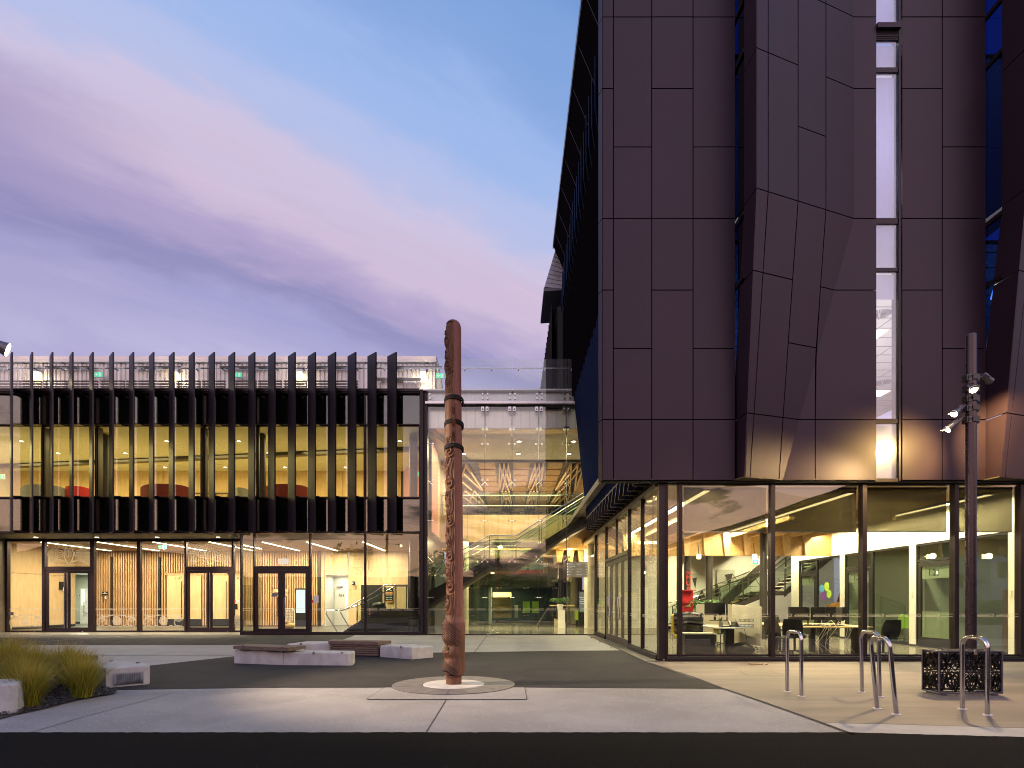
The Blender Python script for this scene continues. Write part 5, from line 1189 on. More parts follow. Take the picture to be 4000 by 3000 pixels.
# ---- office furniture
def office_chair(x, y, rz, label, seatm='plastic', backm='plastic'):
    t = thing('office_chair', label, 'chair', (0,0,0), 'office chairs')
    b = MB(); pts = []
    for i in range(7):
        u = i/6; w_ = .21+.03*math.sin(u*PI)-.02*u
        for j in range(5): v = j/4-.5; pts.append((v*2*w_, .20+.10*u-.05*math.cos(v*PI), .50+.40*u))
    vs = pts+[(p[0],p[1]+.022,p[2]) for p in pts]; fs = []
    for i in range(6):
        for j in range(4): k = i*5+j; fs += [(k,k+1,k+6,k+5),(35+k,35+k+5,35+k+6,35+k+1)]
    for i in range(6): fs += [(i*5,i*5+5,35+i*5+5,35+i*5),(i*5+4,35+i*5+4,35+i*5+9,i*5+9)]
    for j in range(4): fs += [(j,35+j,36+j,j+1),(30+j,31+j,66+j,65+j)]
    b.add(vs, fs).build('backrest', backm, t, smooth=True)
    MB().chamf([(-.22,-.22),(.22,-.22),(.24,.05),(.20,.22),(-.20,.22),(-.24,.05)], .44, .50, .03).build('seat', seatm, t)
    MB().bar((0,.18,.44),(0,.24,.55),.06).cyl(0,0,.12,.44,.028,10).build('stem','plastic',t)
    mb = MB()
    for k in range(5):
        a = 2*PI*k/5; mb.bar((0,0,.13),(.27*math.cos(a),.27*math.sin(a),.085),.035,.025); mb.tube([(.27*math.cos(a)-.02,.27*math.sin(a),.04),(.27*math.cos(a)+.02,.27*math.sin(a),.04)],.027,8)
    mb.build('star_base','plastic',t)
    t.location = (x,y,.013); t.rotation_euler = (0,0,rz); return t
c0 = office_chair(6.50,13.65,PI*.62,'black mesh chair by the oak desk, left of the pair')
for (x_,y_,rz,lb) in ((6.95,13.85,PI*.80,'black chair right of the pair by the oak desk'),(8.80,13.35,PI*.02+PI,'black chair behind the twin bike hoops, back to the glass'),(8.2,17.3,0.2,'black chair on the far side of the right oak desk'),(7.3,17.2,-.2,'black chair on the far side of the left oak desk'),(6.35,15.2,PI*.4,'black chair behind the cream desk screens'),(6.0,16.6,.8,'black chair far behind the white desk')):
    c = copy_tree(c0); c.location = (x_,y_,.013); c.rotation_euler = (0,0,rz); c['label'] = lb
gc = office_chair(12.95,18.35,-.3,'lime green office chair behind the glass partition of the meeting room','lime','lime')
def desk(label, poly, z, mat, legs, lm='plastic'):
    cx = sum(p[0] for p in poly)/len(poly); cy = sum(p[1] for p in poly)/len(poly)
    t = thing('desk', label, 'desk', (cx,cy,.013)); MB().prism(poly, z-.028, z).build('desktop', mat, t)
    for (a,b,w_) in legs: box('leg', lm, t, a-w_/2, a+w_/2, b-w_/2, b+w_/2, .013, z-.03)
    return t
desk('white sit-stand desk just behind the first large office pane', [(4.75,13.05),(5.66,13.05),(5.72,14.4),(5.1,14.8),(4.72,14.0)], .735, 'desk', ((5.2,13.6,.14),(5.55,14.2,.08)))
desk('oak desk with angled corner, left of the two by the glass', [(6.96,13.55),(7.70,13.5),(7.72,16.0),(6.9,16.4),(6.70,14.3)], .735, 'deskw', ((7.62,13.75,.16),(7.05,14.5,.12),(7.3,15.6,.12)))
desk('oak desk, right of the two by the glass', [(7.82,13.5),(8.66,13.5),(8.9,15.6),(7.9,16.0),(7.76,13.7)], .735, 'deskw', ((8.40,13.75,.16),(8.1,15.2,.12)))
for i, (x_, y_, w_, z0, z1, lb) in enumerate(((5.35,14.9,.95,.45,1.27,'tall cream fabric desk screen behind the white desk'),(6.35,15.0,.62,.45,1.22,'cream fabric desk screen right of the mullion'))):
    t = thing('desk_screen', lb, 'desk screen', (x_,y_,z0)); MB().slab([(x_-w_/2,y_,z0),(x_+w_/2,y_,z0),(x_+w_/2,y_,z1-.04),(x_+w_/2-.04,y_,z1),(x_-w_/2+.04,y_,z1),(x_-w_/2,y_,z1-.04)],(0,.03,0)).build('panel','cream',t); box('foot','plastic',t,x_-w_/2+.05,x_-w_/2+.1,y_-.1,y_+.1,.013,z0)
t = thing('desk_screen','cream fabric end screen at the right of the white desk','desk screen',(5.78,13.9,.3)); MB().slab([(5.78,13.1,.3),(5.78,14.8,.3),(5.78,14.8,1.27),(5.78,13.1,1.20)],(.03,0,0)).build('panel','cream',t)
def monitor(x, y, z, rz, label, back=False):
    t = thing('monitor', label, 'monitor', (0,0,0), 'computer monitors in the office')
    MB().cbox(-.27,.27,-.02,.02,.13,.46,.006).build('casing','screen' if back else 'plastic',t); box('screen','black',t,-.255,.255,.021,.024,.145,.445); MB().bar((0,0,.02),(0,0,.2),.05,.03).chamf([(-.12,-.08),(.12,-.08),(.12,.08),(-.12,.08)],0,.015,.003).build('stand','plastic',t)
    t.location = (x,y,z); t.rotation_euler = (0,0,rz); return t
m0 = monitor(7.30,14.3,.735,.15,'large dark monitor at the left of the oak desks')
for (x_,y_,rz,lb) in ((7.62,14.5,1.15,'monitor seen nearly edge-on, second on the oak desks'),(7.98,14.6,.25,'grey monitor back in the middle of the oak desks'),(8.35,14.5,-.1,'grey monitor back at the right of the oak desks'),(8.15,14.0,1.3,'thin monitor edge-on near the tangle of cables'),(7.75,15.3,.2,'monitor farther back on the oak desks'),(5.15,14.3,.1,'black monitor at the left of the white desk'),(5.42,14.2,1.2,'black monitor turned edge-on on the white desk')):
    c = copy_tree(m0); c.location = (x_,y_,.735+(.12 if 'white' in lb else 0)); c.rotation_euler = (0,0,rz); c['label'] = lb
for i, (x_,y_) in enumerate(((7.35,13.85),(7.75,13.8),(5.15,13.4))):
    t = thing('keyboard', 'black keyboard lying %s' % ['in front of the large dark monitor','between the two oak desks','on the white desk'][i], 'keyboard', (x_,y_,.735)); MB().cbox(x_-.2,x_+.2,y_-.07,y_+.07,.736,.755,.01).build('body','plastic',t)
    mb = MB()
    for r_ in range(4):
        for q in range(12): mb.box(x_-.185+q*.031,x_-.16+q*.031,y_-.055+r_*.03,y_-.03+r_*.03,.755,.760)
    mb.build('keys','screen',t)
t = thing('desk_phone','black desk phone with angled handset and blue cord on the white desk','phone',(5.25,13.3,.735)); MB().slab([(5.15,13.25,.737),(5.36,13.25,.737),(5.36,13.42,.86),(5.15,13.42,.86)],(0,.02,-.02)).build('body','plastic',t); MB().tube([(5.13,13.22,.77),(5.15,13.32,.84),(5.16,13.42,.88)],.022,8).build('handset','plastic',t); MB().tube([(5.33,13.3,.74),(5.42,13.15,.72),(5.45,13.1,.5),(5.5,13.15,.3)],.006,6).build('cord',principled('blue_cable',(.03,.07,.25),.5),t)
t = thing('letter_tray','two-tier black wire letter tray full of papers at the right end of the white desk','letter tray',(5.5,13.35,.735))
for zz_ in (.75,.87):
    mb = MB()
    for k in range(11): mb.bar((5.36+k*.03,13.2,zz_),(5.36+k*.03,13.2,zz_+.05),.005); mb.bar((5.36+k*.03,13.5,zz_),(5.36+k*.03,13.5,zz_+.05),.005)
    mb.box(5.35,5.67,13.2,13.5,zz_-.004,zz_).box(5.35,5.67,13.195,13.2,zz_+.05,zz_+.056).build('wire_tray','plastic',t)
box('papers','paper',t,5.40,5.62,13.25,13.45,.752,.78)
t = thing('mug','grey cup on the white desk by the small potted plant','cup',(5.02,13.5,.735)); MB().cyl(5.02,13.5,.736,.83,.04,14).build('body','greyf',t)
t = thing('desk_plant','small spiky green plant in a grey pot on the white desk','plant',(5.08,13.7,.735)); MB().cyl(5.08,13.7,.736,.86,.05,12).build('pot','greyf',t)
mb = MB(); r2 = random.Random(2)
for k in range(26): a = r2.uniform(0,2*PI); e = r2.uniform(.3,1.3); mb.add([(5.07,13.7,.86),(5.09,13.7,.86),(5.08+.10*math.cos(a)*math.cos(e),13.7+.10*math.sin(a)*math.cos(e),.86+.13*math.sin(e))],[(0,1,2)])
mb.build('leaves','leaf',t)
t = thing('chair_with_jacket','yellow-backed chair draped with a black quilted jacket beside the cabinet','chair',(4.2,13.9,.013))
MB().cbox(3.98,4.75,14.02,14.12,.55,1.02,.03).build('backrest','yellow',t); MB().cbox(4.0,4.7,13.6,14.0,.45,.52,.03).build('seat','yellow',t); MB().cyl(4.35,13.8,.05,.45,.03,10).build('stem','plastic',t)
mb = MB(); nn = 22; mm = 14; vs = []
for i in range(mm+1):
    for j in range(nn+1):
        u = j/nn; v = i/mm; x_ = 4.04+.66*u+.05*(1-v)*(u-.5); z_ = 1.09-.62*v-.06*abs(u-.5)
        vs.append((x_, 13.98-.05*abs(math.sin(v*PI*6))-.04*math.sin(u*PI*3)-.10*v*(1-v)+.05*math.cos(u*9), z_))
mb.add(vs+[(a,b+.03,c) for a,b,c in vs], [(i*(nn+1)+j,i*(nn+1)+j+1,(i+1)*(nn+1)+j+1,(i+1)*(nn+1)+j) for i in range(mm) for j in range(nn)]); mb.build('jacket','plastic',t,smooth=True)
t = thing('low_cabinet','low dark cabinet with a pale top just inside the corner window','cabinet',(4.3,13.1,.013)); box('body','plastic',t,3.98,4.68,12.95,13.35,.013,.585); box('top','cream',t,3.96,4.70,12.93,13.37,.587,.61); box('door_gap','black',t,4.33,4.335,12.945,12.95,.03,.58)
t = thing('holdall','black holdall bag on the floor under the white desk','bag',(5.35,13.15,.013)); MB().ball((5.38,13.2,.20),.30,16,(1.0,.55,.62)).build('body','plastic',t,smooth=True); MB().tube([(5.2,13.02,.28),(5.38,12.98,.40),(5.56,13.02,.28)],.014,6).build('strap','black',t,smooth=True)
t = thing('pot_rack','small steel rack of bright flower pots beside the white desk leg','rack',(4.95,13.6,.013))
for z_ in (.56,.12): box('shelf','steel',t,4.85,5.12,13.5,13.8,z_,z_+.015)
for a, b in ((4.86,13.5),(5.11,13.5),(4.86,13.8),(5.11,13.8)): box('leg','steel',t,a-.008,a+.008,b-.008,b+.008,.013,.575)
for i, (x_, z_, m_) in enumerate(((4.90,.575,'yellow'),(4.98,.575,'lime'),(5.07,.575,'teal'),(4.92,.135,'yellow'))):
    t = thing('flower_pot', '%s flower pot on the %s shelf of the steel rack' % (['yellow','green','teal','small yellow'][i], ['upper','upper','upper','lower'][i]), 'flower pot', (x_,13.6,z_)); MB().tube([(x_,13.6,z_),(x_,13.6,z_+.08)],[.025,.035],12).build('pot',m_,t)
    mb = MB(); r2 = random.Random(i)
    for k in range(30): c = Vector((x_+r2.gauss(0,.02),13.6+r2.gauss(0,.02),z_+.10+r2.gauss(0,.012))); u = Vector((r2.gauss(0,.012),r2.gauss(0,.012),r2.gauss(0,.01))); w_ = Vector((r2.gauss(0,.012),r2.gauss(0,.012),r2.gauss(0,.01))); mb.add([c-u,c+w_,c+u,c-w_],[(0,1,2,3)])
    mb.build('petals','yellow' if i != 2 else principled('blue_petals',(.03,.04,.2),.6),t)
palm(X(2730,20.5),20.5,.5,1.5,'leafy palm with arching fronds before the dark column in the office','plastic')
t = thing('red_shelf','red book shelf at the foot of the lettered column','shelf',(X(2688,20),20,.013)); xq = X(2688,20)
box('back','red',t,xq-.2,xq+.25,20.2,20.24,.013,1.75)
for z_ in (.4,.85,1.3,1.72): box('shelf_board','red',t,xq-.2,xq+.25,19.9,20.2,z_,z_+.03)
for i, (a, m_, lb) in enumerate(((2795,'red','red low seat back left of the cream desk screen'),(2812,'red','red seat back half behind the cream desk screen'))):
    t = thing('lounge_chair', lb, 'seat', (X(a,17.5),17.5,.013)); x_ = X(a,17.5); MB().cbox(x_-.10,x_+.16,17.5,17.62,.45,.92,.03).build('backrest',m_,t); box('seat','teal',t,x_-.10,x_+.16,17.2,17.5,.40,.46)
t = thing('orange_sofa','orange sofa with a red cushion seen through the glass partition','sofa',(13,22.8,.013)); MB().ball((13.3,22.6,1.05),.5,14,(1.5,.6,.55)).build('seat','orange',t,smooth=True); MB().slab([(13.2,22.6,1.3),(13.75,22.6,1.25),(13.65,22.6,1.75),(13.35,22.6,1.80)],(0,.3,0)).build('cushion','red',t); box('base','plastic',t,12.6,14,22.4,22.9,.013,.8)
t = thing('printed_balls','cluster of blue, green and purple discs on the glass partition','decal',(12.06,21.6,1.7))
for (y_,z_,r_,m_) in ((21.9,1.82,.16,principled('sky_blue_print',(.1,.35,.6),.5)),(21.55,1.9,.17,'lime'),(21.8,1.55,.17,principled('purple_print',(.16,.05,.3),.5)),(21.4,1.62,.15,'lime')): MB().tube([(12.05,y_,z_),(12.04,y_,z_)],r_,16).build('disc',m_,t)
mb = MB(); r2 = random.Random(8)
for k in range(7):
    x_ = 7.7+r2.uniform(-.3,.3); pts = [(x_,13.9,.75),(x_+r2.uniform(-.1,.2),13.75,.85+r2.uniform(-.1,.05)),(x_+r2.uniform(-.1,.2),13.47,.72),(x_+r2.uniform(-.2,.3),13.6,.35),(x_+r2.uniform(-.1,.6),13.7,.05)]; mb.tube(pts,.006,6)
tag(mb.build('cable_tangle','cream',None,smooth=True),'tangle of pale and black cables hanging between the oak desks','cable')
# ================================================================== carved post
CP = thing('carved_post', 'tall weathered carved timber post with spiral carving, rope bands and a face at its foot', 'carved post', (PX,PY,.026))
def carve_mat(name, cA, cB, grain):
    m = bpy.data.materials.new(name); m.use_nodes = True; k = G(m.node_tree); k.n.clear()
    b = k.new('ShaderNodeBsdfPrincipled'); o = k.new('ShaderNodeOutputMaterial'); k.l.new(b.outputs[0], o.inputs[0])
    tcn = k.new('ShaderNodeTexCoord'); v = k.mapping(tcn.outputs['Object'], grain)
    n1_ = k.noise(v, 3.0, 6, .65, .4); n2_ = k.noise(k.mapping(tcn.outputs['Object'], (40,40,.9)), 2.2, 5, .7, .6)
    base = k.mix(k.ramp(n1_, [(.3,0.0),(.7,1.0)]), tuple(cA)+(1,), tuple(cB)+(1,))
    base = k.mix(k.ramp(n2_, [(.50,0.0),(.66,.75)]), base, (.030,.014,.011,1))
    at = k.new('ShaderNodeAttribute'); at.attribute_name = 'stain'
    base = k.mix(at.outputs['Fac'], base, (.018,.010,.008,1))
    # the smooth back of the post is redder and paler than the carved front
    at2 = k.new('ShaderNodeAttribute'); at2.attribute_name = 'heart'
    base = k.mix(k.m('MULTIPLY', at2.outputs['Fac'], k.ramp(n1_, [(.35,.25),(.65,.9)])), base, (.28,.105,.085,1))
    k.l.new(base, b.inputs['Base Color']); b.inputs['Roughness'].default_value = .6; b.inputs['Specular IOR Level'].default_value = .35
    bp_ = k.new('ShaderNodeBump'); bp_.inputs['Strength'].default_value = .5; bp_.inputs['Distance'].default_value = .006; k.l.new(n2_, bp_.inputs['Height']); k.l.new(bp_.outputs[0], b.inputs['Normal'])
    return m
M['carved'] = carve_mat('carved_totara', (.19,.082,.042), (.095,.042,.024), (14,14,1.0))
def smooth(a, b, x): t_ = np.clip((x-a)/(b-a), 0, 1); return t_*t_*(3-2*t_)
ZT = Z(1255, PY); Z0 = .026
NA, NZ = 160, 1500
th = np.linspace(-PI, PI, NA, endpoint=False)                          # angle 0 = away from carving; carved side faces -x/-y
zz_ = np.linspace(Z0, ZT, NZ)
T, ZZ = np.meshgrid(th, zz_)
# arc coordinate: u = metres round the surface measured from the carving's middle (towards camera-left)
AC = math.radians(212)                                                 # direction of the carving's centre line
dth = (T-AC+PI) % (2*PI)-PI
zh = Z(2410, PY)                                                       # top of the head block
R0 = np.where(ZZ > zh, .137, .172)
edge = smooth(zh-.10, zh+.015, ZZ); R0 = .172+(.136-.172)*edge
R0 = R0*(1-.04*smooth(3.2, 5.8, ZZ))
# plug at the foot
zp = Z(2655, PY); zf = .026+.09
R0 = np.where(ZZ < .155, .125, R0)+0
R0 = R0+(.125-R0)*(1-smooth(.12,.19,ZZ))
# rounded top
tt_ = np.clip((ZZ-(ZT-.20))/.20, 0, 1); R0 = R0*np.sqrt(np.clip(1-(tt_*.92)**3.5, .02, 1))
u = dth*.15
disp = np.zeros_like(ZZ); stain = np.zeros_like(ZZ)
cmask = smooth(1.25, 1.05, np.abs(dth)) if False else (1-smooth(1.02, 1.12, np.abs(dth)))
def spiral_relief(cu, cz, R, turns, sgn=1, w=.5):
    du, dz_ = u-cu, ZZ-cz; r = np.hypot(du, dz_); a = np.arctan2(dz_, du*sgn)
    ph = (r/R*turns-a/(2*PI)) % 1.0
    ridge = .5+.5*np.cos(ph*2*PI); ridge = ridge**.6*(.80+.20*np.cos(ph*6*PI)); return np.maximum(ridge, .06), r < R
r3 = random.Random(11)
shaft = (ZZ > zh+.02)
bg = np.ones_like(ZZ)
zc = zh+.20; k = 0
H = np.zeros_like(ZZ); cover = np.zeros_like(ZZ, bool)
while zc < 3.85:
    Rr = r3.uniform(.095,.125); cu = (.060 if k % 2 else -.035); rel, inside = spiral_relief(cu, zc, Rr, r3.choice([1.6,2.0]), 1 if k % 2 else -1)
    H = np.where(inside, rel, H); cover |= inside
    # long flowing bands that join the spirals
    zc2 = zc+Rr*1.15
    cen = cu+(-cu*2)*smooth(zc, zc+.30, ZZ)+.02*np.sin((ZZ-zc)*14); dd = np.abs(u-cen)
    seg = (ZZ > zc) & (ZZ < zc+.42) & (dd < .042) & (~inside)
    band = (.5+.5*np.cos(dd/.042*PI*2.6))*.8+.2
    H = np.where(seg & (H <= 0), band, H); zc += r3.uniform(.22,.34); k += 1
fill = .30+.30*(.5+.5*np.sin(u*210+np.sin(ZZ*16)*2.2+ZZ*9))
H = np.where(H > 0, H, fill)
low = shaft & (ZZ < 3.95)
disp += np.where(low, (H-.8)*.032, 0)*cmask
# silhouettes bulge where the carving turns the edge
disp += np.where(low, .004*np.sin(ZZ*11)+.003*np.sin(ZZ*27+1), 0)*cmask
# upper figure: bird-like head and coils above the ropes
up = (ZZ > Z(1545, PY)) & (ZZ < ZT-.05)
H2 = np.zeros_like(ZZ)
for (cu, cz, Rr, tn, sg) in ((.05,Z(1440,PY),.13,2.0,1),(.02,Z(1500,PY),.09,1.6,-1),(-.02,Z(1395,PY),.10,1.5,1),(.00,Z(1345,PY),.09,1.3,-1),(-.03,Z(1300,PY),.08,1.2,1)):
    rel, inside = spiral_relief(cu, cz, Rr, tn, sg); H2 = np.where(inside, rel, H2)
H2 = np.where(H2 > 0, H2, .42+.2*np.sin(u*160+ZZ*20))
disp += np.where(up, (H2-.85)*.034+.006*np.sin(ZZ*15), 0)*cmask
disp = np.where((ZZ < 3.97) | (ZZ > Z(1545,PY)), disp, 0)
# joint between carved face and plain heartwood: a deep V groove and a flat bevel
g1 = np.exp(-((np.abs(dth)-1.10)/.05)**2)*.008*shaft; disp -= g1
nick = (np.exp(-((dth-1.32)/.08)**2))*(np.sin(ZZ*2*PI/.30) > .82)*(.5+.5*np.sin(ZZ*2*PI/.012))*.006*shaft; disp -= nick
# head block
hd = (ZZ < zh+.02) & (ZZ > .16)
hh = (ZZ-.16)/(zh-.16)                                                 # 0 foot .. 1 crown
fc = np.exp(-(dth/1.05)**2)
prof = .75*(.030*np.exp(-((hh-.86)/.12)**2)+.028*np.exp(-((hh-.64)/.09)**2)-.045*np.exp(-((hh-.53)/.055)**2)+.028*np.exp(-((hh-.395)/.055)**2)-.032*np.exp(-((hh-.30)/.045)**2)+.020*np.exp(-((hh-.12)/.10)**2))
disp += np.where(hd, prof*fc, 0)
yy_ = hh-(.0)
ab = dth
brow = hh+.26*np.clip(ab-.0,0,3)*.55+.20*np.clip(-ab,0,3)*.2           # arcs fall away round the cheek
m1 = hd & (brow > .66) & (brow < 1.02) & (ab > -1.3) & (ab < 1.75) & (hh > .50)
st1 = .5+.5*np.sin(brow*150); zig = ((brow*11) % 1 > .5) & (np.sin(ab*46+brow*20) > .2)
disp += np.where(m1, st1*.009-.004-np.where(zig,.004,0), 0); stain += np.where(m1, (st1 < .35)*.85, 0)
jaw = hh+.20*np.clip(ab,0,3)*.55; m2 = hd & (jaw > .03) & (jaw < .27) & (ab > -1.3) & (ab < 1.5) & (hh < .26)
st2 = .5+.5*np.sin(jaw*165); disp += np.where(m2, st2*.009-.003, 0); stain += np.where(m2, .35+(st2 < .4)*.6, 0)
# lower edge of the jaw is an arch that opens over the plug
arch = hd & (hh < .10*np.cos(np.clip(dth*1.2,-1.5,1.5))); disp = np.where(arch, disp-.045, disp)
# eye
eu, ez = (dth-.42)*.17, ZZ-(.16+(zh-.16)*.475); er = np.hypot(eu*1.4, ez*.8)
disp += np.where(hd, -.022*np.exp(-(er/.050)**2)+.014*np.exp(-(er/.022)**2), 0)
lid = hd & (np.abs(er-.058) < .007); disp += np.where(lid, .008, 0); stain += np.where(hd & (np.abs(er-.072) < .005), .8, 0)
cor = hd & (eu > .03) & (eu < .14) & (np.abs(ez-.55*eu-.02) < .035*(1.2-eu/.14)); disp += np.where(cor, .5*.012*np.sin((ez-.5*eu)*520), 0)
# nostril curl
nu, nz_ = (dth-.10)*.17, ZZ-(.16+(zh-.16)*.375); nr = np.hypot(nu, nz_); disp += np.where(hd & (nr < .05), .010*np.cos(nr*260)*(1-nr/.05), 0)
# season checks
for k in range(16):
    a0_, z0_, L_ = r3.uniform(-PI,PI), r3.uniform(.2,5.4), r3.uniform(.4,1.6); wob = .05*np.sin(ZZ*5+k)
    q = ((T-a0_-wob+PI) % (2*PI))-PI; disp -= np.exp(-(q/.014)**2)*.007*(ZZ > z0_)*(ZZ < z0_+L_)
stain = np.clip(stain, 0, 1)
dif = (T-math.radians(-48)+PI) % (2*PI)-PI
heart = smooth(1.05, .55, np.abs(dif+.0))*np.where(ZZ > zh-.25, 1, .0)
heart = np.maximum(heart*0, (1-smooth(.75,1.0,np.abs((T-math.radians(-25)+PI) % (2*PI)-PI)))*smooth(zh-.5, zh+.1, ZZ))
R = R0+disp
XX = PX+R*np.cos(T); YY = PY+R*np.sin(T)
cu_ = .012*np.sin(ZZ*.9); XX = XX+cu_-.004
v_ = np.stack([XX-PX, YY-PY, ZZ-Z0], -1).reshape(-1,3)
me = bpy.data.meshes.new('shaft')
idx = np.arange(NZ*NA).reshape(NZ,NA); a = idx[:-1]; b = idx[1:]
f_ = np.stack([a, np.roll(a,-1,1), np.roll(b,-1,1), b], -1).reshape(-1,4)
me.vertices.add(len(v_)); me.vertices.foreach_set('co', v_.ravel()); me.loops.add(f_.size); me.loops.foreach_set('vertex_index', f_.ravel().astype(np.int32))
me.polygons.add(len(f_)); me.polygons.foreach_set('loop_start', np.arange(0,f_.size,4).astype(np.int32)); me.polygons.foreach_set('loop_total', np.full(len(f_),4,np.int32)); me.update(); me.validate()
me.polygons.foreach_set('use_smooth', [True]*len(me.polygons))
for nm, arr in (('stain',stain),('heart',heart)):
    at_ = me.attributes.new(nm,'FLOAT','POINT'); at_.data.foreach_set('value', arr.ravel().astype(np.float32))
me.materials.append(M['carved']); so_ = bpy.data.objects.new('shaft', me); C.objects.link(so_); so_.parent = CP
MB().cyl(PX, PY, ZT-.03, ZT-.006, .066, 24, .05).build('crown_cap','carved',CP,smooth=True)
for q in (1553, 1648, 1742):
    zc = Z(q, PY-.14)-.035
    for dz_ in (-.022, 0, .022):
        pts = []
        for k in range(41): a_ = 2*PI*k/40; pts.append((PX+.146*math.cos(a_), PY+.146*math.sin(a_), zc+.02+dz_-.035*math.sin(a_)))
        MB().tube(pts, .012, 8, caps=False).build('rope_band','rope',CP,smooth=True)
for i, q in enumerate((1590, 1637, 1686)):
    zc = Z(q, PY-.15); a_ = math.radians(-88); px_c = PX+.01
    MB().slab([(px_c-.022,PY-.12,zc+.065),(px_c-.022,PY-.235,zc+.055),(px_c-.022,PY-.225,zc-.02),(px_c-.022,PY-.13,zc-.15)],(.048,0,0)).build('wooden_spur','carved',CP)
MB().tube([(PX+.172*math.cos(AC+.42)-.006, PY+.172*math.sin(AC+.42)-.006, .16+(zh-.16)*.475),(PX+.150*math.cos(AC+.42), PY+.150*math.sin(AC+.42), .16+(zh-.16)*.475)], .026, 16).build('shell_eye', principled('paua_shell_inlay',(.10,.13,.05),.2,.3), CP, smooth=True)

# ================================================================== benches
def cblock(name, label, poly, z1, cat='bench', group=None):
    cx = sum(p[0] for p in poly)/len(poly); cy = sum(p[1] for p in poly)/len(poly)
    t = thing(name, label, cat, (cx,cy,0), group); MB().chamf(poly, .0, z1, .022).build('block','bench_conc',t); return t
def lug(t, x, y, z): MB().box(x-.012,x+.012,y-.05,y+.015,z-.03,z+.018).build('skate_stop','lampgrey',t)
G_ = 'concrete bench blocks in the plaza'
t = cblock('concrete_bench', 'concrete block under the timber slab, left end of the centre bench group', [(-6.0,12.17),(-4.815,11.84),(-4.62,12.5),(-5.9,12.75)], .295, group=G_)
t = cblock('concrete_bench', 'long low concrete block right of the timber-topped one, nearest the camera', [(-4.80,11.83),(-3.42,11.74),(-3.34,11.80),(-3.42,12.27),(-4.74,12.40)], .27, group=G_); lug(t,-4.15,11.80,.27); lug(t,-3.55,11.80,.27)
t = cblock('concrete_bench', 'pale concrete block behind, between the two timber benches', [(-5.53,13.85),(-4.5,14.0),(-4.5,14.7),(-5.35,14.75)], .30, group=G_); lug(t,-5.2,13.9,.30)
t = cblock('concrete_bench', 'angular concrete block at the right end of the centre group', [(-3.17,13.55),(-2.30,12.98),(-1.88,13.42),(-2.25,13.9),(-3.1,14.05)], .283, group=G_); lug(t,-2.6,13.2,.283); lug(t,-2.3,13.9,.283)
t = cblock('concrete_bench', 'curved concrete block with a steel vent grille beside the grasses', [(-6.28,8.71),(-5.87,9.11),(-5.98,9.30),(-6.45,9.62),(-6.85,9.76),(-7.40,9.74),(-7.36,9.34),(-6.85,9.12)], .313, group=G_); lug(t,-6.9,9.72,.313); lug(t,-6.25,9.42,.313)
# vent grille on its front face
a = Vector((-6.28,8.71,0)); b = Vector((-5.87,9.11,0)); d = (b-a).normalized(); nrm = Vector((d.y,-d.x,0))
o_ = a+d*.10+nrm*.004
gm = MB(); w_, h_ = .33, .17
def q3(s, z, o2=0): p = o_+d*s+nrm*o2; return (p.x, p.y, z)
for (s0,s1,z0,z1) in ((0,.03,.03,.22),(w_+.03,w_+.06,.03,.22),(.03,w_+.03,.20,.22)): gm.slab([q3(s0,z0,.02),q3(s1,z0,.02),q3(s1,z1,.02),q3(s0,z1,.02)], tuple(-nrm*.02))
vg = gm.build('vent_frame','steel',t)
gm = MB()
for k in range(11): z0 = .04+k*.0148; gm.slab([q3(.03,z0,.016),q3(w_+.03,z0,.016),q3(w_+.03,z0+.007,.016),q3(.03,z0+.007,.016)], tuple(-nrm*.01))
for k in range(14): s0 = .04+k*.024; gm.slab([q3(s0,.035,.010),q3(s0+.004,.035,.010),q3(s0+.004,.20,.010),q3(s0,.20,.010)], tuple(-nrm*.006))
gm.build('vent_grille','steel',vg); MB().slab([q3(.03,.035,.003),q3(w_+.03,.035,.003),q3(w_+.03,.20,.003),q3(.03,.20,.003)], tuple(-nrm*.003)).build('vent_back','black',vg)
cblock('concrete_bench', 'grey concrete block cut off by the left edge of the picture', [(-8.5,5.95),(-5.97,6.70),(-5.95,6.78),(-6.15,7.15),(-8.6,7.3)], .36, group=G_)
def board_slab(label, A, B, C2, D2, z0, z1, n, kindb=True):
    # boards run from edge AB (front) to edge DC (back)
    A, B, C2, D2 = map(Vector, (A,B,C2,D2)); cen = (A+B+C2+D2)/4; t = thing('timber_bench', label, 'bench', (cen.x,cen.y,z0), 'timber bench tops')
    for k in range(n):
        u0 = k/n+.004; u1 = (k+1)/n-.004; p = [A.lerp(B,u0), A.lerp(B,u1), D2.lerp(C2,u1), D2.lerp(C2,u0)]
        MB().prism([(q.x,q.y) for q in p], z0, z1-rr.uniform(0,.003)).build('board','bench_wood',t)
    return t
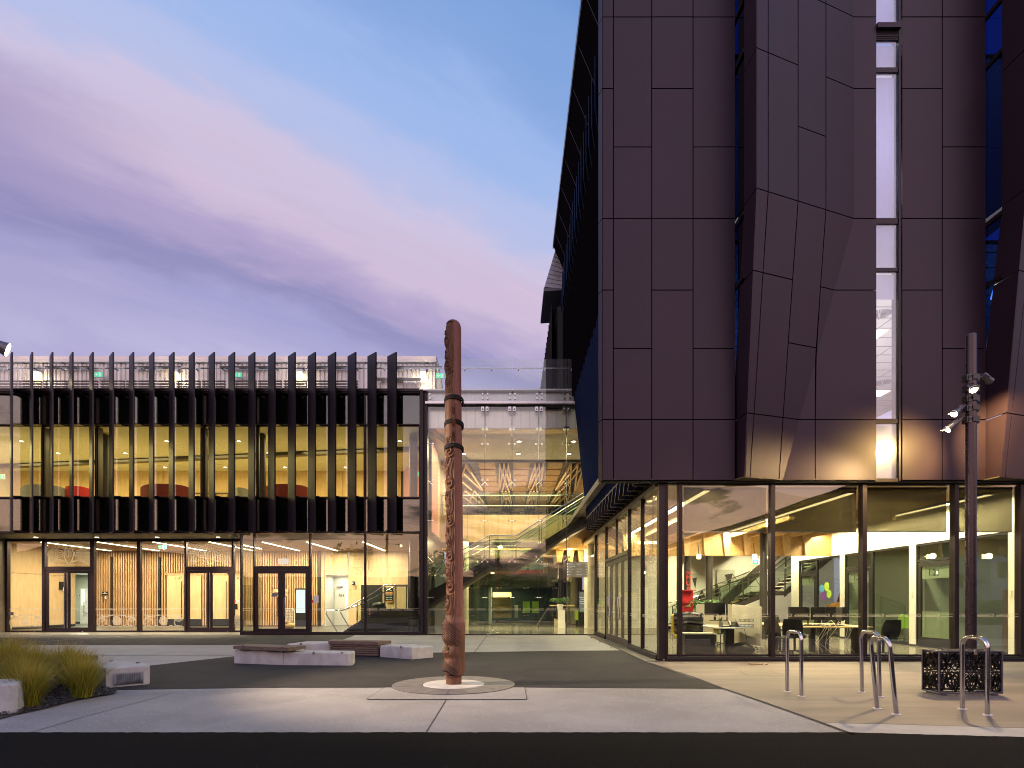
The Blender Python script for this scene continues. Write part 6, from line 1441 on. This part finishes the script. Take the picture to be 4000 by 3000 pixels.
# slab over the left concrete block: boards run along its length, ends show at the right
def long_slab(label, FL, FR, BR, BL, z0, z1, n):
    return board_slab(label, FL, BL, BR, FR, z0, z1, n)
t = long_slab('thick timber slab of planks on the left concrete block of the centre group', (-6.0,12.12),(-4.62,11.62),(-4.46,12.20),(-5.97,12.72), .315, .39, 9)
mb = MB()
for x_, y_ in ((-5.7,12.02),(-5.05,11.8)): mb.box(x_-.10,x_+.10,y_,y_+.2,.293,.316)
mb.build('spacer','black',t); lug(t,-5.75,12.05,.39); lug(t,-4.78,11.72,.39)
t = long_slab('high timber block of stacked slats in the middle of the centre group', (-4.5,13.80),(-3.22,13.56),(-2.99,13.95),(-4.58,14.40), .295, .376, 10)
for k in range(5):
    zb = .03+k*.053; MB().slab([(-4.48,13.83,zb),(-3.25,13.60,zb),(-3.25,13.60,zb+.040),(-4.48,13.83,zb+.040)],(0,.04,0)).build('side_slat','bench_wood',t); MB().slab([(-3.24,13.60,zb),(-3.04,13.94,zb),(-3.04,13.94,zb+.040),(-3.24,13.60,zb+.040)],(-.04,.02,0)).build('side_slat','bench_wood',t)
MB().prism([(-4.44,13.90),(-3.30,13.67),(-3.10,13.97),(-4.46,14.34)],.0,.29).build('core','black',t)
t = long_slab('low reddish timber deck bench behind the grasses at left', (-9.3,9.55),(-7.38,9.33),(-7.24,9.85),(-9.1,10.35), .315, .405, 9)
MB().prism([(-9.2,9.62),(-7.5,9.45),(-7.4,9.8),(-9.0,10.25)],.0,.312).build('core','bench_conc',t); lug(t,-8.2,9.9,.405)

# ================================================================== bark bed and grasses
bed = [(-11,6.6),gp(0,2812),gp(60,2795),gp(180,2770),gp(300,2738),gp(390,2722),gp(440,2714),gp(455,2706),gp(452,2698),gp(430,2692),gp(415,2690),(-6.9,9.15),(-7.4,9.4),(-11,9.6)]
sheet('bark_bed','bark',bed,.012)
def inside(x, y, poly):
    c = False
    for i in range(len(poly)):
        (x1,y1),(x2,y2) = poly[i], poly[i-1]
        if (y1 > y) != (y2 > y) and x < (x2-x1)*(y-y1)/(y2-y1)+x1: c = not c
    return c
for nm, cnt, mt in (('bark_mulch',5200,'bark'),('pale_bark_chips',1500,'barkl')):
    mb = MB(); k = 0
    while k < cnt:
        x_, y_ = rr.uniform(-8.2,-5.2), rr.uniform(6.6,9.4)
        if not inside(x_, y_, bed): continue
        a_ = rr.uniform(0,PI); L_ = rr.uniform(.012,.034); w_ = rr.uniform(.004,.010); z_ = .014+rr.uniform(0,.03); tl = rr.uniform(-.4,.4)
        dx_, dy_ = math.cos(a_)*L_, math.sin(a_)*L_; ex, ey = -math.sin(a_)*w_, math.cos(a_)*w_; dz_ = tl*L_
        mb.add([(x_-dx_-ex,y_-dy_-ey,z_-dz_),(x_+dx_-ex,y_+dy_-ey,z_+dz_),(x_+dx_+ex,y_+dy_+ey,z_+dz_+.003),(x_-dx_+ex,y_-dy_+ey,z_-dz_+.003)],[(0,1,2,3)]); k += 1
    o = mb.build(nm, mt); o['kind'] = 'stuff'
def grass_mat():
    m = bpy.data.materials.new('sedge_blade'); m.use_nodes = True; k = G(m.node_tree); k.n.clear()
    b = k.new('ShaderNodeBsdfPrincipled'); o = k.new('ShaderNodeOutputMaterial'); tl = k.new('ShaderNodeBsdfTranslucent'); mx = k.new('ShaderNodeMixShader')
    at = k.new('ShaderNodeAttribute'); at.attribute_name = 'hue'; ht = k.new('ShaderNodeAttribute'); ht.attribute_name = 'tip'
    c = k.ramp(at.outputs['Fac'], [(0.0,(.10,.17,.012,1)),(.5,(.25,.29,.018,1)),(.8,(.44,.38,.03,1)),(1.0,(.48,.27,.04,1))], 'LINEAR')
    c = k.mix(k.m('MULTIPLY', ht.outputs['Fac'], .55), c, (.46,.32,.06,1))
    k.l.new(c, b.inputs['Base Color']); k.l.new(c, tl.inputs[0]); b.inputs['Roughness'].default_value = .5; mx.inputs[0].default_value = .35
    k.l.new(b.outputs[0], mx.inputs[1]); k.l.new(tl.outputs[0], mx.inputs[2]); k.l.new(mx.outputs[0], o.inputs[0]); return m
M['sedge'] = grass_mat()
def tuft(x, y, h, n, label, seed):
    t = thing('grass_tussock', label, 'grass tussock', (x,y,.02), 'arching sedge tussocks in the bark bed')
    r2 = random.Random(seed); vs = []; fs = []; hue = []; tip = []
    for k in range(n):
        a_ = r2.uniform(0,2*PI); ln = h*r2.uniform(.75,1.35); lean = abs(r2.gauss(.0,.42))+.10; w_ = r2.uniform(.0025,.0052); hv = r2.random(); bx, by = r2.gauss(0,.035), r2.gauss(0,.035)
        wind = r2.uniform(.02,.16); droop = r2.uniform(.2,1.0)*lean; sg = 6; o = len(vs)
        for i in range(sg+1):
            u_ = i/sg; hz = ln*(u_-.42*droop*u_**3); rad = ln*(math.sin(min(1.3,lean))*u_+.25*droop*u_**2.5)
            cx = bx+math.cos(a_)*rad+wind*ln*u_**2; cy = by+math.sin(a_)*rad; ww = w_*(1-u_**2*.9)
            vs += [(cx-math.sin(a_)*ww, cy+math.cos(a_)*ww, hz),(cx+math.sin(a_)*ww, cy-math.cos(a_)*ww, hz)]; hue += [hv,hv]; tip += [u_,u_]
        for i in range(sg): q = o+2*i; fs.append((q,q+1,q+3,q+2))
    me = bpy.data.meshes.new('blades'); me.from_pydata(vs, [], fs)
    for nm, arr in (('hue',hue),('tip',tip)): me.attributes.new(nm,'FLOAT','POINT').data.foreach_set('value', arr)
    me.materials.append(M['sedge']); o = bpy.data.objects.new('blades', me); C.objects.link(o); o.parent = t; o['kind'] = 'stuff'; return t
tl_ = [(-5.93,7.78,.50,'tussock nearest the curved kerb point, right of all'),(-6.10,7.12,.50,'front tussock beside the cut-off grey block'),(-6.75,7.75,.52,'tussock between the two front ones, set back'),(-6.45,8.35,.56,'tussock pressed against the curved concrete block'),(-7.1,8.35,.62,'tussock left of the curved block, middle row'),(-7.35,7.7,.58,'tussock behind the cut-off block, second row'),(-7.75,8.6,.70,'tall tussock at the back left'),(-8.2,8.0,.66,'tall tussock at the far left edge, back'),(-7.15,9.0,.60,'tussock before the timber deck bench'),(-7.8,7.2,.56,'tussock just behind the cut-off block at the left edge'),(-8.1,9.0,.72,'tallest tussock, rearmost at the left edge')]
for i, (x_,y_,h_,lb) in enumerate(tl_): tuft(x_, y_, h_*.92, 1050, 'yellow-green arching '+lb, 40+i)

# ================================================================== bike hoops
def hoop(x0, y0, y1, x1, label, h=.90):
    t = thing('bike_hoop', label, 'bike rack', (x0,(y0+y1)/2,.008), 'steel bike hoops')
    r = .025; rc = .11; pts = []
    pts += [(y0,.0),(y0,h-rc-.0)]
    for k in range(1,9): a_ = PI-PI/2*k/8; pts.append((y0+rc+rc*math.cos(a_), h-rc+rc*math.sin(a_)))
    for k in range(0,9): a_ = PI/2-PI/2*k/8; pts.append((y1-rc+rc*math.cos(a_), h-rc+rc*math.sin(a_)))
    pts += [(y1,0)]
    lean = (x1-x0)
    MB().tube([(x0+lean*(z_/h), y_, .008+z_) for y_, z_ in pts], r, 18).build('tube','steel',t,smooth=True)
    for y_ in (y0,y1): MB().chamf([(x0+.055*math.cos(2*PI*k/24),y_+.055*math.sin(2*PI*k/24)) for k in range(24)], .008, .018, .004).build('base_flange','white_conc',t)
    return t
hoop(4.07,7.92,8.33,4.07,'steel bike hoop standing alone, leftmost of four'); hoop(5.145,7.88,8.28,5.13,'steel bike hoop behind another, second from the left at the rear')
hoop(4.545,6.66,7.01,4.46,'steel bike hoop leaning slightly, in front of the rear one'); hoop(5.59,6.62,6.99,5.59,'steel bike hoop in front of the patterned box, rightmost')

# ================================================================== patterned steel box
BX = thing('patterned_box', 'black laser-cut metal box with curling pattern and lavender-grey frame, padlocked lid', 'utility box', (6.5,8.15,.01))
bx0,bx1,by0,by1,bz0,bz1 = 6.05,6.96,7.98,8.32,.035,.645
fm = MB(); e = .018
for x_ in (bx0,bx1-e):
    for y_ in (by0,by1-e): fm.box(x_,x_+e,y_,y_+e,bz0,bz1)
for z_ in (bz0,bz1-e):
    for y_ in (by0,by1-e): fm.box(bx0+e,bx1-e,y_,y_+e,z_,z_+e)
    for x_ in (bx0,bx1-e): fm.box(x_,x_+e,by0+e,by1-e,z_,z_+e)
fm.build('frame','frame_l',BX)
for x_ in (bx0+.05,bx1-.13): box('foot','frame_l',BX,x_,x_+.08,by0+.02,by1-.02,.010,.034)
def cut_panel(pl, w, h, seed, nx):
    mb = MB(); r2 = random.Random(seed); b_ = .014
    for (a,b,c,d) in ((0,w,0,b_),(0,w,h-b_,h),(0,b_,b_,h-b_),(w-b_,w,b_,h-b_),(b_,w-b_,h/2-.010,h/2+.010)): mb.add([pl(a,c),pl(b,c),pl(b,d),pl(a,d)],[(0,1,2,3)])
    for ix in range(nx):
        cx = w*(ix+.5)/nx; cw = w/nx
        for s_ in (-1,1):
            cy = h/2+s_*h/4; mir = 1 if ix % 2 else -1
            rib = lambda p, wd: ribbon(mb, [(min(max(a,b_/2),w-b_/2),min(max(b,b_/2),h-b_/2)) for a,b in p], wd, pl)
            rib(spiral(cx-mir*cw*.18, cy+s_*h*.02, .012, h*.16, 1.5, r2.uniform(0,6), mir), .022)
            rib(spiral(cx+mir*cw*.26, cy-s_*h*.08, .008, h*.10, 1.3, r2.uniform(0,6), -mir), .018)
            rib(spiral(cx+mir*cw*.30, cy+s_*h*.13, .008, h*.085, 1.2, r2.uniform(0,6), mir), .016)
            rib([(cx-mir*cw*(.5-k*.1), cy+s_*(h*.23*math.cos(k*.7))) for k in range(11)], .020)
            rib([(cx+mir*cw*(.5-k*.1), cy+s_*(h*.20*math.cos(k*.62+1.4))) for k in range(11)], .018)
            rib([(cx-cw*.5, cy-h*.2),(cx-cw*.2,cy-h*.05),(cx,cy+h*.06),(cx+cw*.5,cy+h*.22)], .020)
            rib([(cx+cw*.5, cy-h*.22),(cx+cw*.25,cy-h*.12),(cx-cw*.1,cy),(cx-cw*.5,cy+h*.18)], .016)
    return mb
mbp = cut_panel(lambda a,b:(bx0+e+.004+a,by0+.006,bz0+e+.004+b), bx1-bx0-2*e-.008, bz1-bz0-2*e-.008, 3, 4); o = mbp.build('cut_panel','mesh',BX)
def solid(o, th=.003): md = o.modifiers.new('thickness','SOLIDIFY'); md.thickness = th
solid(o)
o = cut_panel(lambda a,b:(bx0+.006,by1-e-.004-a,bz0+e+.004+b), by1-by0-2*e-.008, bz1-bz0-2*e-.008, 5, 2).build('cut_panel','mesh',BX); solid(o)
o = cut_panel(lambda a,b:(bx0+e+a,by1-.006,bz0+e+b), bx1-bx0-2*e, bz1-bz0-2*e, 9, 4).build('cut_panel','mesh',BX); solid(o)
o = cut_panel(lambda a,b:(bx1-.006,by0+e+a,bz0+e+b), by1-by0-2*e, bz1-bz0-2*e, 12, 2).build('cut_panel','mesh',BX); solid(o)
o = cut_panel(lambda a,b:(bx0+e+a,by0+e+b,bz1-.002), bx1-bx0-2*e, by1-by0-2*e, 15, 4).build('lid','mesh',BX); solid(o)
mb = MB()
for k in range(7): x_ = bx0+.10+k*.12; mb.tube([(x_,by0+.04,bz0+.02),(x_,by0+.04,bz1-.03)],.0022,5)
for z_ in (.12,.25,.37,.50,.60): mb.tube([(bx0+.03,by0+.04,z_),(bx1-.03,by0+.04,z_)],.0022,5)
mb.build('wire_cage','box_in',BX)
mb = MB()
for (x_,z_) in ((bx0+.03,bz1-.03),(bx1-.03,bz1-.03),(bx0+.03,bz0+.03),(bx1-.03,bz0+.03),((bx0+bx1)/2,bz0+.03)): mb.ball((x_,by0+.002,z_),.006,6)
mb.build('screw','box_in',BX)
PL = thing('padlock','brass padlock with steel shackle hanging at the front edge of the patterned box lid','padlock',(6.53,7.96,.62))
MB().cbox(6.535,6.57,7.952,7.972,.590,.630,.004).build('body','brass',PL); MB().tube([(6.542,7.962,.628),(6.535,7.966,.655),(6.545,7.97,.668),(6.562,7.966,.655),(6.564,7.962,.628)],.004,8).build('shackle','chrome',PL,smooth=True)

# ================================================================== lamp poles
def flood_head(t, base, tip, power, spot, aim=None, s=1.0, col=(1,.72,.36), lit=True, vis=True):
    base = Vector(base); tip = Vector(tip); d = (tip-base).normalized(); L_ = .21*s; c = base+d*.07
    MB().tube([base-d*.04, base+d*.02, base+d*.05, base+d*.12, base+d*.17, base+d*.20],[.030*s,.045*s,.052*s,.058*s,.066*s,.075*s],18).build('lamp_head','lampgrey',t,smooth=True)
    mb = MB(); up = Vector((0,0,1)); sd = d.cross(up).normalized(); u2 = sd.cross(d)
    for k in range(6): mb.bar(base-d*(.035-.0)+sd*(-.03+k*.012)*s+u2*.03*s, base+d*.05+sd*(-.03+k*.012)*s+u2*.055*s, .004, .02)
    mb.build('cooling_fin','lampgrey',t)
    f = base+d*.205; MB().tube([f-d*.004, f], .066*s, 18).build('lamp_lens','flood' if lit else 'warm',t)
    vz = [f+u2*.070*s*math.cos(a_)+sd*.070*s*math.sin(a_) for a_ in np.linspace(-1.2,1.2,9)]; vt = [p+d*.085*s*math.cos(a_*.9) for p, a_ in zip(vz, np.linspace(-1.2,1.2,9))]
    mb = MB(); mb.add([tuple(p) for p in vz+vt],[(i,i+1,10+i,9+i) for i in range(8)])
    if vis: o = mb.build('visor','lampgrey',t); solid(o,.003)
    mb = MB()
    for s_ in (-1,1): mb.bar(c+sd*.062*s*s_, base-d*.10+sd*.035*s*s_, .008, .022)
    mb.build('yoke','lampgrey',t)
    if power: lamp('SPOT','lamp_light',t,f+d*.02,power,col,aim=aim if aim is not None else f+d,spot=spot,blend=.7,radius=.05)
px_, py_ = 8.80, 10.8
LP = thing('lamp_pole','tall round bronze pole with five clamped floodlights behind the patterned box','lamp pole',(px_,py_,.008))
zt_ = Z(1311,py_)
MB().tube([(px_,py_,.008),(px_,py_,zt_)],.092,32).build('pole','polem',LP,smooth=True); MB().tube([(px_,py_,zt_),(px_,py_,zt_+.02)],[.092,.080],32).build('pole_cap','lampgrey',LP); MB().cyl(px_,py_,.008,.03,.17,24).build('base_plate','lampgrey',LP)
def clamp(q):
    z_ = Z(q,py_); MB().tube([(px_,py_,z_-.055),(px_,py_,z_-.030)],.104,24).tube([(px_,py_,z_+.030),(px_,py_,z_+.055)],.104,24).build('clamp_band','lampgrey',LP,smooth=True)
    for b_ in ((px_-.125,px_-.095,py_-.06,py_+.06,z_-.06,z_+.06),(px_+.095,px_+.125,py_-.06,py_+.06,z_-.06,z_+.06),(px_-.05,px_+.05,py_-.118,py_-.10,z_-.05,z_+.05)): box('clamp_plate','column',LP,*b_)
    return z_
z1_ = clamp(1478); z2_ = clamp(1520); z3_ = clamp(1560); z4_ = clamp(1597); z5_ = clamp(1642)
mb = MB(); mb.tube([(px_+.10,py_,z1_),(px_+.20,py_-.02,z1_+.02)],.014,8).tube([(px_-.10,py_-.05,z2_),(px_-.13,py_-.14,z2_-.02)],.014,8).tube([(px_+.10,py_+.02,z3_),(px_+.16,py_+.08,z3_-.04)],.014,8).tube([(px_-.10,py_,z4_),(px_-.16,py_-.02,z4_)],.014,8).tube([(px_-.10,py_,z5_),(px_-.16,py_,z5_+.0)],.014,8).build('arm','lampgrey',LP,smooth=True)
flood_head(LP,(px_+.27,py_,z1_+.045),(px_+.45,py_+.10,z1_-.02),1700,70,aim=(10.9,12.2,4.6),col=(1,.74,.22))
flood_head(LP,(px_-.14,py_-.16,z2_-.0),(px_-.21,py_-.33,z2_-.14),600,100,aim=(5.5,6.6,0))
flood_head(LP,(px_+.17,py_+.10,z3_-.04),(px_+.23,py_+.26,z3_-.20),850,92,aim=(8.5,12.35,4.6),col=(1,.72,.20))
flood_head(LP,(px_-.23,py_-.04,z4_-.0),(px_-.40,py_-.08,z4_-.13),900,95,aim=(3.6,8.6,0))
flood_head(LP,(px_-.26,py_+.02,z5_-.03),(px_-.42,py_+.06,z5_-.17),900,100,aim=(6.0,12.2,2.5),col=(1,.72,.28))
LQ = thing('lamp_pole','bronze floodlight head reaching in at the upper left edge from its pole','lamp pole',(-8.15,8.1,0))
MB().tube([(-8.15,8.1,0),(-8.15,8.1,6.0)],.092,28).build('pole','polem',LQ,smooth=True); MB().tube([(-8.1,8.1,5.06),(-7.46,8.02,5.04)],.02,8).build('arm','lampgrey',LQ)
flood_head(LQ,(-7.40,7.98,5.02),(-7.15,8.16,4.92),4200,64,aim=(.3,9.35,.6),col=(1,.74,.48),s=1.45,vis=False)

# sofas on the upper floor of the left building
def sofa(p0, p1, D, ztop, m, label, bulge=.35):
    xa, xb = X(p0,D), X(p1,D); t = thing('curved_sofa', label, 'sofa', ((xa+xb)/2,D,5.0), 'curved high-backed sofas upstairs')
    n_ = 18; outer = []; 
    for k in range(n_+1): u_ = k/n_; outer.append((xa+(xb-xa)*u_, D-bulge*math.sin(u_*PI)))
    inner = [(p[0],p[1]+.12) for p in outer]
    mb = MB(); vs = []; 
    for k in range(n_+1):
        z_ = ztop-.10*(abs(k/n_-.5)*2)**6; vs += [(outer[k][0],outer[k][1],5.0),(outer[k][0],outer[k][1],z_),(inner[k][0],inner[k][1],z_),(inner[k][0],inner[k][1],5.0)]
    fs = []
    for k in range(n_):
        for j in range(4): fs.append((4*k+j,4*k+4+j,4*k+4+(j+1)%4,4*k+(j+1)%4))
    fs += [(0,1,2,3),(4*n_+3,4*n_+2,4*n_+1,4*n_)]
    mb.add(vs,fs).build('backrest',m,t,smooth=True); box('seat',m,t,xa+.1,xb-.1,D+.1,D+.7,5.0,5.45); return t
sofa(78,251,25.0,6.46,'greyf','grey curved high-backed sofa behind the second and third fins'); sofa(251,352,25.3,6.46,'red','bright red sofa back between the fourth and fifth fins')
sofa(548,738,24.8,6.45,'maroon','maroon curved sofa back behind the middle fins'); sofa(1030,1205,25.0,6.48,'maroon','maroon curved sofa back right of the round column'); sofa(918,975,25.6,6.45,'greyf','small grey sofa back left of the round column'); sofa(447,492,26,5.95,'greyf','low pale grey pouf top left of the maroon sofa',.2); sofa(525,550,25,5.72,'teal','small teal seat top beside the maroon sofa',.1)
# lobby display, stair and rail
t = thing('lobby_display','tall black display stand with a bright screen in the lobby','display',(X(1174,28.8),28.8,.012)); xa, xb = X(1155,28.8), X(1193,28.8)
box('casing','plastic',t,xa-.03,xb+.05,28.8,28.95,.05,2.0); box('screen','scr',t,xa+.03,xb-.01,28.785,28.80,.75,1.93)
t = thing('lobby_sign','timber-framed sign board with dark letters seen through the glass doors','sign',(X(1095,28.5),28.5,1.8)); box('board','ply',t,X(1070,28.5),X(1122,28.5),28.5,28.55,1.62,1.95); text('lettering','Manawaroa',.17,'text_dark',t,(X(1068,28.48),28.49,1.72),depth=.001)
t = thing('door_plaque','small black plaque with a card reader below on the timber battens','sign',(X(409,29.8),29.8,1.6)); box('plate','plastic',t,X(399,29.8),X(420,29.8),29.78,29.82,Z(2325,29.8),Z(2311,29.8)); text('lettering','Te\nManawaroa',.055,'text_white',t,(X(409.5,29.77),29.775,Z(2316,29.8)),align='CENTER',depth=.001); box('card_reader','white',t,X(411,29.8),X(416,29.8),29.76,29.8,Z(2339,29.8),Z(2328,29.8))
t = thing('wall_plaque','small black plaque on the plywood wall right of the white corridor','sign',(X(1382,29.8),29.8,1.9)); box('plate','plastic',t,X(1375,29.8),X(1387,29.8),29.8,29.83,Z(2286,29.8),Z(2271,29.8)); box('symbol','text_white',t,X(1376,29.8),X(1380,29.8),29.79,29.8,Z(2280,29.8),Z(2276,29.8))
t = thing('directory_board','black and orange directory board on the plywood wall above the lobby stair','sign',(X(1520,29.8),29.8,2)); xa, xb = X(1504,29.8), X(1535,29.8)
for (a,b,m_) in ((2295,2312,'plastic'),(2312.5,2322,'orange'),(2322.5,2347,'plastic'),(2347.5,2352,'orange')): box('panel',m_,t,xa,xb,29.8,29.84,Z(b,29.8),Z(a,29.8))
mb = MB()
for k in range(7): mb.box(xa+.06,xa+.18,29.79,29.8,Z(2299+k*7,29.8)-.012,Z(2299+k*7,29.8)); mb.box(xa+.24,xa+.36,29.79,29.8,Z(2299+k*7,29.8)-.012,Z(2299+k*7,29.8))
mb.build('lettering','text_white',t)
t = thing('lobby_stair','dark solid-sided stair with steel handrails rising to the right in the lobby','stair',(-5,24.6,.012)); D = 24.6
MB().slab([P3(1340,2468,D),P3(1434,2406,D),P3(1498,2379,D),P3(1640,2379,D),P3(1640,2468,D)],(0,1.6,0)).build('side_wall','plastic',t)
for k in range(8): x_ = X(1350+k*12,D); z_ = Z(2462-k*8,D); box('tread','lampgrey',t,x_-.05,x_+.14,D-.002,D+1.6,z_-.03,z_+.002)
mb = MB(); r1 = [P3(1316,2468,D),P3(1273,2396,D),P3(1278,2385,D),P3(1340,2384,D),P3(1434,2331,D),P3(1503,2286,D),P3(1600,2286,D)]; mb.tube(r1,.026,10); mb.tube([P3(1366,2455,D+.8),P3(1329,2392,D+.8),P3(1336,2384,D+.8),P3(1400,2365,D+.8),P3(1545,2290,D+.8),P3(1640,2290,D+.8)],.024,10); mb.build('handrail','chrome',t,smooth=True)
for a, b, c, d in ((1395,2354,1434,2332),(1436,2331,1500,2288),(1504,2288,1545,2288),(1547,2288,1598,2288)): MB().slab([P3(a,b+6,D),P3(c,d+6,D),P3(c,d+88 if c < 1502 else 2379,D),P3(a,b+70 if c < 1502 else 2379,D)],(0,.012,0)).build('glass_panel','g_in',t)
for a, b in ((1395,2354),(1503,2286),(1547,2286),(1588,2286)): MB().bar(P3(a,b,D),P3(a,b+75 if a < 1400 else 2380,D),.04).build('post','column',t)
t = thing('lobby_barbecue','dark rounded cooker with cloth on it standing behind the lobby stair','cooker',(X(1480,27.5),27.5,.012)); x_ = X(1480,27.5); MB().ball((x_,27.5,1.15),.33,14,(1,.7,.5)).build('hood','plastic',t,smooth=True); box('body','column',t,x_-.32,x_+.32,27.3,27.7,.4,1.1); MB().bar((x_-.42,27.4,.3),(x_-.42,27.4,1.0),.03).build('pink_post',principled('pink_paint',(.8,.05,.2),.5),t)
t = thing('white_bench','white perforated bench with a crumpled yellow bag on it in the lobby','bench',(X(1128,27.5),27.5,.012)); x_ = X(1128,27.5); 
mb = MB()
for r_ in range(8):
    for c_ in range(6): mb.box(x_-.22+c_*.075,x_-.17+c_*.075,27.5,27.52,.35+r_*.075,.40+r_*.075)
mb.build('lattice_back','white',t); MB().tube([(x_-.26,27.51,.012),(x_-.26,27.51,.98),(x_+.20,27.51,.98),(x_+.27,27.51,.85),(x_+.27,27.51,.012)],.02,8).build('frame','white',t,smooth=True)
t = thing('yellow_bag','crumpled yellow cloth bag on the lobby floor behind the glass door','bag',(X(1128,26.9),26.9,.012)); MB().ball((X(1128,26.9),26.9,.17),.26,12,(1.2,.7,.6)).ball((X(1122,26.9),26.85,.34),.13,10,(1,.8,.7)).build('cloth',principled('ochre_cloth',(.45,.30,.10),.85,bump=.8,bscale=9),t,smooth=True)
t = thing('notice','white paper notice taped to the glass right of the third doors','notice',(X(1235,YF),22.37,1.8)); box('sheet','white',t,X(1224,22.37),X(1244,22.37),22.372,22.376,Z(2356,22.37),Z(2326,22.37))
t = thing('call_point','red break-glass box with a white card beside the second doors','alarm box',(X(918,24.2),24.2,1.5)); box('body','red',t,X(915,24.18),X(921,24.18),24.16,24.2,Z(2353,24.2),Z(2343,24.2)); box('card','white',t,X(921.5,24.18),X(936,24.18),24.17,24.18,Z(2353,24.2),Z(2344,24.2))
t = thing('card_reader','black card reader on the frame right of the second doors','card reader',(X(920,24.2),24.2,1.2)); box('body','plastic',t,X(916,24.15),X(926,24.15),24.14,24.2,Z(2381,24.2),Z(2359,24.2))
t = thing('call_point','red break-glass box on the frame right of the third doors','alarm box',(X(1219,22.33),22.33,1.5)); box('body','red',t,X(1216,22.33),X(1223,22.33),22.32,22.36,Z(2355,22.3),Z(2344,22.3))
t = thing('notice','grey sticker on the left leaf of the third doors','notice',(X(1073,22.3),22.3,2)); box('sheet','lampgrey',t,X(1061,22.34),X(1085,22.34),22.335,22.34,Z(2331,22.3),Z(2317,22.3))
t = thing('notice','grey sticker low on the leftmost etched pane','notice',(X(43,24.25),24.25,1)); box('sheet','lampgrey',t,X(34,24.27),X(53,24.27),24.265,24.27,Z(2403,24.25),Z(2391,24.25))
t = thing('security_camera','small white security camera under the soffit end','camera',(X(917,23.0),23.0,3.95)); box('body','white',t,X(910,23),X(925,23),22.9,23.1,Z(2100,23),Z(2094,23)); box('mount','white',t,X(911,23),X(921,23),22.95,23.05,3.93,4.02)
t = thing('door_sign_light','white emergency light box over the third doors','light box',(X(1106,22.6),22.6,2.9)); MB().slab([(X(1087,22.6),22.6,Z(2204,22.6)),(X(1124,22.6),22.6,Z(2204,22.6)),(X(1126,22.6),22.6,Z(2182,22.6)),(X(1088,22.6),22.6,Z(2182,22.6))],(0,.08,0)).build('casing','paper',t)
